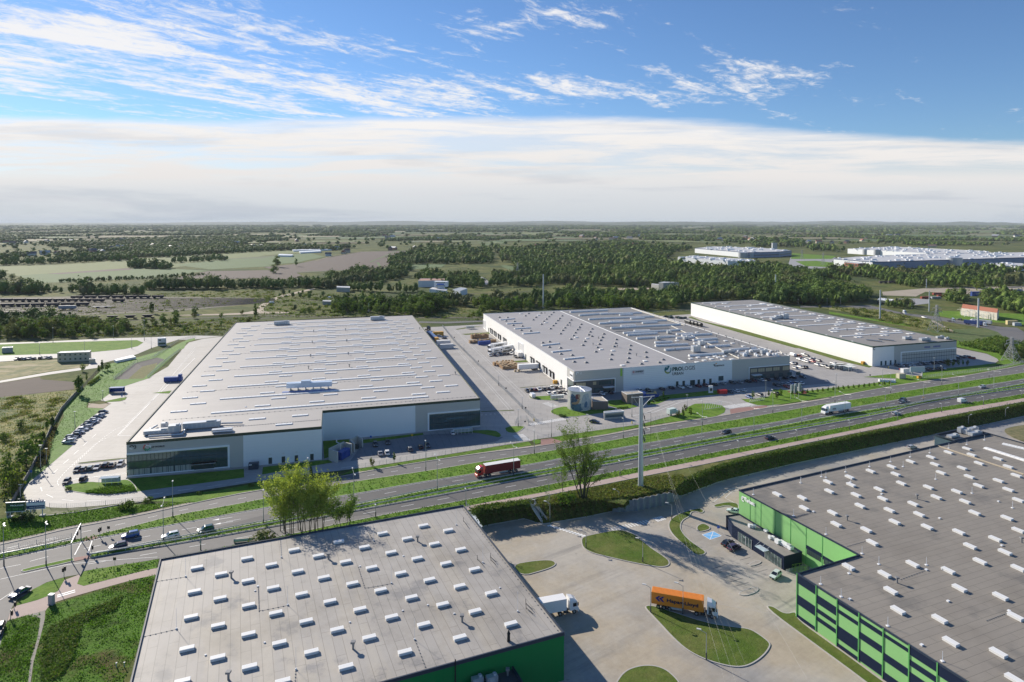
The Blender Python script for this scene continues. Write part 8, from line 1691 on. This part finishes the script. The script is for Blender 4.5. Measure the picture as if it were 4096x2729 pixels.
# tall dry grass of the mound
pts=[]; MO=g("L700,240 L1150,195 L1900,120 H1300,1480 H1700,1385 H1800,1405 H1930,1270 H1900,1215 H1430,1240 H1000,1340 H600,1410 H200,1500"); xs=[q[0] for q in MO]; ys=[q[1] for q in MO]
while len(pts)<15000:
    q=(rr.uniform(min(xs),max(xs)),rr.uniform(min(ys),max(ys)))
    if inside(q,MO): pts.append((*q,rr.random()*.7))
leafstuff('tall_grass',pts,.5,[leafmat('grass_dry',(.24,.22,.08),(.16,.17,.05),rnd=0),m_lf[3],m_lf[2]],.1,.2,seed=3)
# ragged grass tufts on medians and verges
pts=[]
for A_,B_ in ((2,3),(4,5),(6,7)):
    a=resample(RG[A_],500); b=RG[B_]
    bb=resample(b,900)
    for _ in range(9000):
        p=rr.choice(a); 
        if p[1]>420: continue
        q=min(rr.sample(bb,60),key=lambda c:(c[0]-p[0])**2+(c[1]-p[1])**2)
        if math.dist(p,q)>16: continue
        t=rr.uniform(.06,.94); pts.append((p[0]+(q[0]-p[0])*t,p[1]+(q[1]-p[1])*t,.14+rr.random()*.22))
m_tf=[leafmat('tuft_green',(.14,.28,.03),(.10,.21,.025),rnd=0),leafmat('tuft_dark',(.08,.15,.02),(.10,.19,.025),rnd=0)]
leafstuff('grass_tufts',pts,.5,m_tf,.1,1.2,seed=4)
def scat(s,n,leaf,mats,h=.4,name='grass_tufts',z=0.,seed=5,clump=0):
    P_=g(s,z); xs=[q[0] for q in P_]; ys=[q[1] for q in P_]; out=[]; cl=[(rr.uniform(min(xs),max(xs)),rr.uniform(min(ys),max(ys))) for _ in range(clump)]; k=0
    while len(out)<n and k<n*30:
        k+=1
        if clump and rr.random()<.7: c=rr.choice(cl); q=(c[0]+rr.gauss(0,1.2),c[1]+rr.gauss(0,1.2))
        else: q=(rr.uniform(min(xs),max(xs)),rr.uniform(min(ys),max(ys)))
        if inside(q,P_): out.append((*q,z+rr.random()**1.5*h))
    return leafstuff(name,out,leaf,mats,.1,.8,seed=seed)
scat("C560,660 C1870,268 S620,2440 S490,2729 C375,1700 C400,1350 C480,1050 C540,820",9000,.34,m_tf,.4,'meadow_grass',clump=120)
scat("C600,900 C1500,520 C1400,700 C1000,850 C900,1250 C700,1568 C480,1568 C520,1000",9000,.36,[m_lf[3],m_lf[0],m_tf[1]],.7,'meadow_weeds',clump=200,seed=6)
scat("C90,830 C330,760 C490,725 C450,1050 C370,1300 C340,1568 C-100,1568 C0,1130",4000,.34,m_tf,.4,'meadow_grass',clump=60,seed=7)
scat("B0,1350 B400,1270 B800,1170 B1300,1080 B1900,950 B2352,865 B1800,900 B900,985 B600,1030 B80,1060 B0,1080",9000,.4,m_tf,.4,'verge_grass',seed=8)
scat("A0,1130 A890,1040 A740,1250 A700,1300 A560,1568 B480,200 B200,800 B0,1000",12000,.6,[MATS['grass_dry'],MATS['grass_dry'],m_lf[0]],.8,'meadow_weeds',clump=260,seed=9)
scat("A760,1350 A900,1110 A1180,900 A1290,720 A1640,640 A1500,800 A1340,1060 A1040,1240 A1180,1300 A940,1470 B740,165 B500,400 B560,250",4500,.4,m_tf,.35,'bank_grass',seed=10)
scat("B1650,745 B1300,785 B1000,765 B1300,700 B1600,680",5000,.4,m_tf,.9,'hedge_plants',seed=11)
scat("B700,-80 B620,200 B560,430 B480,470 B420,430 B560,150 B640,0",4000,.5,[leafmat('dry_brush',(.22,.16,.09),(.14,.10,.06),rnd=0),m_lf[3]],1.3,'dry_brush',clump=40,seed=12)
scat("I1550,480 I2050,400 I2200,470 I2352,640 I2100,600 I1600,500",15000,1.1,[m_lf[0],m_lf[2],m_lf[1]],2.4,'scrub',clump=90,seed=13)
scat("I0,20 I600,60 I1250,220 I1600,350 I1300,320 I900,250 I300,130",9000,1.0,[m_lf[3],m_lf[0],MATS['grass_dry']],1.4,'scrub',clump=110,seed=14)
scat("q0,1085 q1120,1060 q1900,1050 r60,920 q2300,880 q1500,950 q0,1000",14000,1.2,[m_lf[0],m_lf[3],MATS['grass_dry']],1.1,'scrub',clump=300,seed=15)
scat("r100,900 r1400,900 r2000,930 r2000,860 r1300,720 r700,700 r0,700",14000,1.4,[m_lf[0],m_lf[3],m_lf[2]],1.4,'scrub',clump=260,seed=16)
scat("q-200,905 q700,880 q1500,850 q2354,745 q1500,735 q700,790 q-200,800",5000,1.3,[m_lf[0],m_lf[3],MATS['grass_dry']],.9,'scrub',clump=160,seed=18)
scat("q1300,700 q2354,660 q2354,735 q1300,725",3500,1.4,[m_lf[0],m_lf[3],MATS['grass_dry']],1.,'scrub',clump=90,seed=19)
# -- woods: positions first, the nearest 300 become things, the rest one mass
POS=[]
def wood(s,sp,h0,h1,kinds,jit=.5,mask=0,hole=()):
    P_=g(s); xs=[q[0] for q in P_]; ys=[q[1] for q in P_]; hs_=[g(q) for q in hole]
    x0=max(min(xs),-2600); y=min(ys)
    while y<max(ys):
        st=sp*max(1.,y/1100); lim=y*.82+40; x=max(x0,-lim)
        while x<min(max(xs),lim):
            q=(x+rr.uniform(-jit,jit)*st,y+rr.uniform(-jit,jit)*st)
            if inside(q,P_) and not any(inside(q,h) for h in hs_):
                if mask==0 or noise.noise(Vector((q[0]*.012,q[1]*.006,mask)))>-.08:
                    nz=noise.noise(Vector((q[0]*.015,q[1]*.009,6.))); nh=noise.noise(Vector((q[0]*.03,q[1]*.02,2.)))
                    if len(kinds)>3 and noise.noise(Vector((q[0]*.009,q[1]*.005,9.)))<-.42: pass
                    else: POS.append((q[0],q[1],rr.uniform(h0,h1)*rr.uniform(.75,1.15)*(1+.55*nh)*(1+ (st/sp-1)*.35),rr.choice(kinds) if nz<.12 or rr.random()<.3 else rr.choice((3,6,0)),st/sp))
            x+=st
        y+=st
wood("q0,1078 q430,1083 q850,1068 q1100,1060 q1110,1000 q1000,955 q700,930 q300,905 q-100,960 q-200,1080",7.5,7,11,[0,1,3,0,6])
wood("q-100,700 q330,700 q330,672 q-100,665",9,12,18,[0,1,2]); wood("q330,690 q690,690 q690,675 q340,670",11,7,11,[0,3,6]); wood("q680,712 q1230,712 q1250,690 q700,685",8,11,16,[0,2,1,3]); wood("q1240,665 q1850,662 q1850,640 q1250,640",8,12,17,[1,7,0]); wood("q1860,655 q2354,655 r850,655 r850,625 r0,632 q1870,632",9,10,15,[0,1,3,2])
wood("q1090,475 q1460,492 q1460,465 q1100,452",9,11,15,[1,0]); wood("q1465,435 q1950,415 q1950,398 q1480,412",11,9,13,[0,1]); wood("q500,604 q1240,577 q1770,540 q1770,530 q1240,560 q500,588",8,4,7,[0,1]); wood("q0,460 q1170,410 q1160,390 q600,415 q0,432",12,11,16,[0,1,7]); wood("q-100,580 q40,580 q40,560 q-100,560",9,10,14,[1]); 
wood("r1450,893 r2010,915 r2000,865 r1400,860",10,7,11,[0,1,3,7])
wood("r700,860 r1450,893 s0,850 s560,832 s1440,838 s1630,768 s2354,745 t430,800 t800,780 t1000,775 t1050,690 t430,650 s2354,690 s1650,700 s1280,700 s1000,700 s560,700 r2354,770 r1400,760 r720,790",9,9,15,[0,1,2,3,5,7,0,1],mask=0,hole=["r1400,715 r1560,715 r1560,690 r1400,690"])
wood("t0,800 s2354,745 s2354,560 t430,600 t700,640 t850,700 t1000,750 t820,795 t430,792",8.5,11,17,[0,1,3,7,1])
wood("r560,650 r1150,690 r1430,690 r1860,690 r2000,640 s100,640 s250,640 s560,615 s1000,640 s1290,640 s1500,690 s1650,700 s2354,700 t430,640 t700,560 t330,490 s2354,470 s1950,462 s1740,458 s1460,470 s1420,420 s1500,340 s1650,318 s1200,300 s600,300 s0,330 r2070,285 r2170,450 s0,440 s90,400 s130,520 r1900,560 r1450,540 r870,520 r700,560",9.5,10,16,[0,1,7,2,1,4,3],hole=["r1440,690 r1900,700 r1880,640 r1440,640","s100,555 s270,555 s270,610 s110,610","r2120,440 s130,455 s130,530 r2200,560","s1420,470 s1740,470 s1700,440 s1450,420","r1930,540 r2080,540 r2080,640 r1960,620"])
wood("r1190,497 r1380,505 r1370,445 r2080,440 r2060,335 r1560,300 r1400,345 r1190,400",9.5,10,16,[0,7,1,2])
wood("t720,490 t1200,478 t1950,490 t2354,500 t2354,630 t1900,645 t1100,640 t830,600 t640,560",12,10,16,[0,1,3,6,5],mask=9.1)
wood("t1650,775 t1850,790 t1860,735 t1700,715",8,11,16,[1,0]); wood("t2000,800 t2354,890 t2354,770 t2000,745",8,12,16,[1,0,6]); wood("t1160,815 t1400,830 t1400,795 t1200,785",8,8,11,[0,1]); wood("t480,300 t830,330 t720,340 t500,330",14,10,15,[1,0]); wood("t20,300 t480,300 t450,260 t60,240",13,12,18,[1,0]); wood("I2050,620 I2352,720 I2352,520 I2120,480",6,5,8,[1,0]); wood("r850,520 r1200,530 r1200,505 r900,505",9,8,12,[0,3])
wood("r700,560 r500,620 r250,640 r0,630 q2200,640 r0,600 r250,590 r560,570",13,6,11,[0,3,6],mask=5.)
wood('q1120,1050 q1900,1000 q2300,960 q1900,930 q1500,930 q1120,960',16,4,8,[0,1,3,6])
wood('q1350,860 q2300,870 q2150,930 q1400,900',22,4,8,[0,3,6])
wood('r150,720 r700,760 r720,700 r400,690 r150,700',20,5,9,[0,3,6])
wood('q0,905 q700,885 q700,870 q0,890',17,4,9,[0,3,6])
wood('r300,880 r800,880 r760,820 r330,830',18,4,8,[0,3,6,1])
POS.sort(key=lambda a:a[0]**2+a[1]**2)
LB={0:'mid-green leafy tree in the woods and thickets behind the halls',1:'dark green leafy tree in the woods and thickets behind the halls',2:'slender green tree in the woods and thickets behind the halls',3:'light green tree in the woods and thickets behind the halls',4:'pointed conifer in the woods behind the halls',5:'spreading green tree in the woods behind the halls',6:'olive green tree in the woods and thickets behind the halls',7:'slender dark green tree in the woods behind the halls'}
vis=[]
cnt={}
for i,(x,y,h,k,s) in enumerate(POS):
    if abs(x)/y<.80 and len(vis)<290: vis.append(i); 
vs_=set(vis)
for i in vis:
    x,y,h,k,s=POS[i]; dup(K_[k],(x,y,0),rr.uniform(0,6.28),LB[k],'%s of the woods'%LB[k].split(' tree')[0].split(' conifer')[0],'tree',scale=(h/10*1.08,h/10*1.08,h/10))
for t in K_+BK_:
    for c in list(t.children): bpy.data.objects.remove(c)
    bpy.data.objects.remove(t)
# low detail kinds
def ico_core(h,w,seed,shape):
    bm=bmesh.new(); bmesh.ops.create_icosphere(bm,subdivisions=1,radius=1); r=random.Random(seed)
    for v in bm.verts:
        k=r.uniform(.72,1.1); z=v.co.z
        sx=w/2*k*(1-.35*max(0,z) if shape!='cone' else (1.05-z)*.55); v.co=Vector((v.co.x*sx,v.co.y*sx,h*(.52+.46*z*k)))
    bm.verts.index_update(); V=np.array([tuple(v.co) for v in bm.verts]); F=np.array([[v.index for v in f.verts] for f in bm.faces]); bm.free(); return V,F
def q2t(V): 
    n=len(V)//4; b=np.arange(n)[:,None]*4; return np.concatenate([b+np.array([[0,1,2]]),b+np.array([[0,2,3]])],0)
LOW=[]; MIDV=[]
for i,(sh,w) in enumerate((('round',6.5),('round',7.5),('tall',4.8),('round',6.2),('cone',4.4),('vase',7),('round',7),('tall',5.2))):
    V,F=ico_core(9.2,w*.78,i,sh); L=crown(10,w*1.05,150,1.15,sh,90+i,clumps=16,base=.08); MIDV.append((np.concatenate([V,L]),np.concatenate([F,q2t(L)+len(V)])))
    L=crown(10,w*1.1,20,2.4,sh,120+i,clumps=8,base=.1); LOW.append((np.concatenate([V,L]),np.concatenate([F,q2t(L)+len(V)])))
def mass(name,items,mats,kinds,label=None):
    VV=[];FF=[];MI=[];n=0
    for (x,y,h,k,s) in items:
        V,F=kinds[k]; a=rr.uniform(0,6.28); c,q=math.cos(a),math.sin(a); sc=h/10; wd=sc*s**.5*rr.uniform(.95,1.25)
        X=np.empty_like(V); X[:,0]=(V[:,0]*c-V[:,1]*q)*wd+x; X[:,1]=(V[:,0]*q+V[:,1]*c)*wd+y; X[:,2]=V[:,2]*sc; VV.append(X); FF.append(F+n); n+=len(V); nz=noise.noise(Vector((x*.015,y*.009,6.)))+rr.uniform(-.25,.25); MI.append(np.full(len(F),(1 if nz<-.12 else 0 if nz<.15 else 2 if nz<.36 else 3)))
    me=arr_mesh(name,np.concatenate(VV),np.concatenate(FF),mats,np.concatenate(MI),nv=3); o=bpy.data.objects.new(name,me); COL.objects.link(o); o['kind']='stuff'; return o
rest=[POS[i] for i in range(len(POS)) if i not in vs_ and abs(POS[i][0])/POS[i][1]<.86]
m_fl=[leafmat('wood_green',(.10,.165,.034),(.14,.20,.042),rnd=0,vs=.03,trans=.06),leafmat('wood_dark',(.062,.112,.028),(.09,.14,.032),rnd=0,vs=.03,trans=.08),leafmat('wood_light',(.15,.20,.05),(.105,.155,.042),rnd=0,vs=.03,trans=.08),leafmat('wood_olive',(.14,.15,.06),(.10,.125,.045),rnd=0,vs=.03,trans=.08)]
near_=[p for p in rest if p[1]<1150]; far_=[p for p in rest if p[1]>=1150]
print('woods',len(POS),len(near_),len(far_))
mass('woodland',near_,m_fl,MIDV); mass('woodland',far_,m_fl,LOW)
# far country: clumps, copses and hedgerows growing coarser with distance
fields=[g(s) for s in ("q-300,470 q1170,400 q2354,330 r960,325 r1330,325 r1400,340 r1190,500 r500,575 r0,575 q1650,590 q500,605 q-300,620","s1500,480 s1500,370 s1690,300 s2354,290 t360,290 t830,320 t1200,285 t2080,325 t2700,330 t2700,480 t700,480 t0,400 s2354,470")]
# pale and ochre fields in the far country
random.seed(17); fi=0
FARF=[]
for _ in range(330):
    y=2600*math.exp(random.random()*1.7); x=random.uniform(-.8,.8)*y
    if abs(x)<.8*y and y<2800 and x>.1*y: continue
    L=random.uniform(.04,.13)*y; D=random.uniform(.03,.09)*y; a=random.choice([R(12),R(16),R(-8),R(25)]); P=rect((x,y),L,D,a); FARF.append((x,y,max(L,D)*.8,P))
    sheet('field',P,.5+.01*_,m_field[random.choice([0,1,1,2,2,3])])
items=[]; y=900.
while y<14000:
    st=max(9,y/125); lim=y*.84; x=-lim
    while x<lim:
        q=(x+rr.uniform(-.5,.5)*st,y+rr.uniform(-.5,.5)*st*1.2); x+=st
        d=noise.noise(Vector((q[0]*.0022,q[1]*.0011,1.7)))+.55*noise.noise(Vector((q[0]*.008,q[1]*.0035,8.2)))+.18*noise.noise(Vector((q[0]*.05,q[1]*.02,4.)))
        far_bias=.05 if y>6000 else (-.12 if y<3200 else -.04)
        if d+far_bias<.0: 
            if rr.random()>.03: continue
        if q[1]<2450 and q[0]>-250: continue
        if q[1]<1500: continue
        if any(inside(q,F) for F in fields): continue
        if any(abs(q[0]-f[0])<f[2] and abs(q[1]-f[1])<f[2] and inside(q,f[3]) for f in FARF): continue
        items.append((q[0],q[1],rr.uniform(9,15)*(1+ (st-9)/60),rr.choice([0,1,1,7,0,3,6]),(st/9)**1.5))
    y+=st*.95
print('far',len(items))
mass('far_woods',items,m_fl,LOW)
# distant ridge of low wooded hills on the horizon
def ridge(name,y0,h0,amp,xa,xb,seed,m):
    mb=MB(); n=90; r=[]
    for i in range(n+1):
        x=xa+(xb-xa)*i/n; t=i/n; h=h0+amp*(noise.noise(Vector((x*.0004,seed,0)))+.4*noise.noise(Vector((x*.002,seed,3)))); h*=min(1,t*5,(1-t)*5); r.append((x,max(0,h)))
    for i in range(n):
        (x0,a),(x1,b)=r[i],r[i+1]; mb.face([(x0,y0-1200,0),(x1,y0-1200,0),(x1,y0,b),(x0,y0,a)]); mb.face([(x0,y0,a),(x1,y0,b),(x1,y0+1500,0),(x0,y0+1500,0)])
    o=mb.build(name,m); o['kind']='structure'
m_hill=mat('wooded_hill',(.045,.07,.03),rough=1,var=.3,vs=.003)
ridge('hills',15500,70,70,-3500,14500,2,m_hill); ridge('hills',22000,100,50,-16000,20000,5,m_hill)
# haze
m=bpy.data.materials.new('haze'); m.use_nodes=True; nt=m.node_tree; nt.nodes.clear(); o_=nd(nt,'ShaderNodeOutputMaterial'); v=nd(nt,'ShaderNodeVolumePrincipled'); v.inputs['Color'].default_value=(.86,.93,1,1); v.inputs['Density'].default_value=HAZE; v.inputs['Anisotropy'].default_value=.0; nt.links.new(v.outputs[0],o_.inputs['Volume'])
hz=MB().box(0,14000,-9,60000,29400,131).build('haze',m); hz['kind']='stuff'
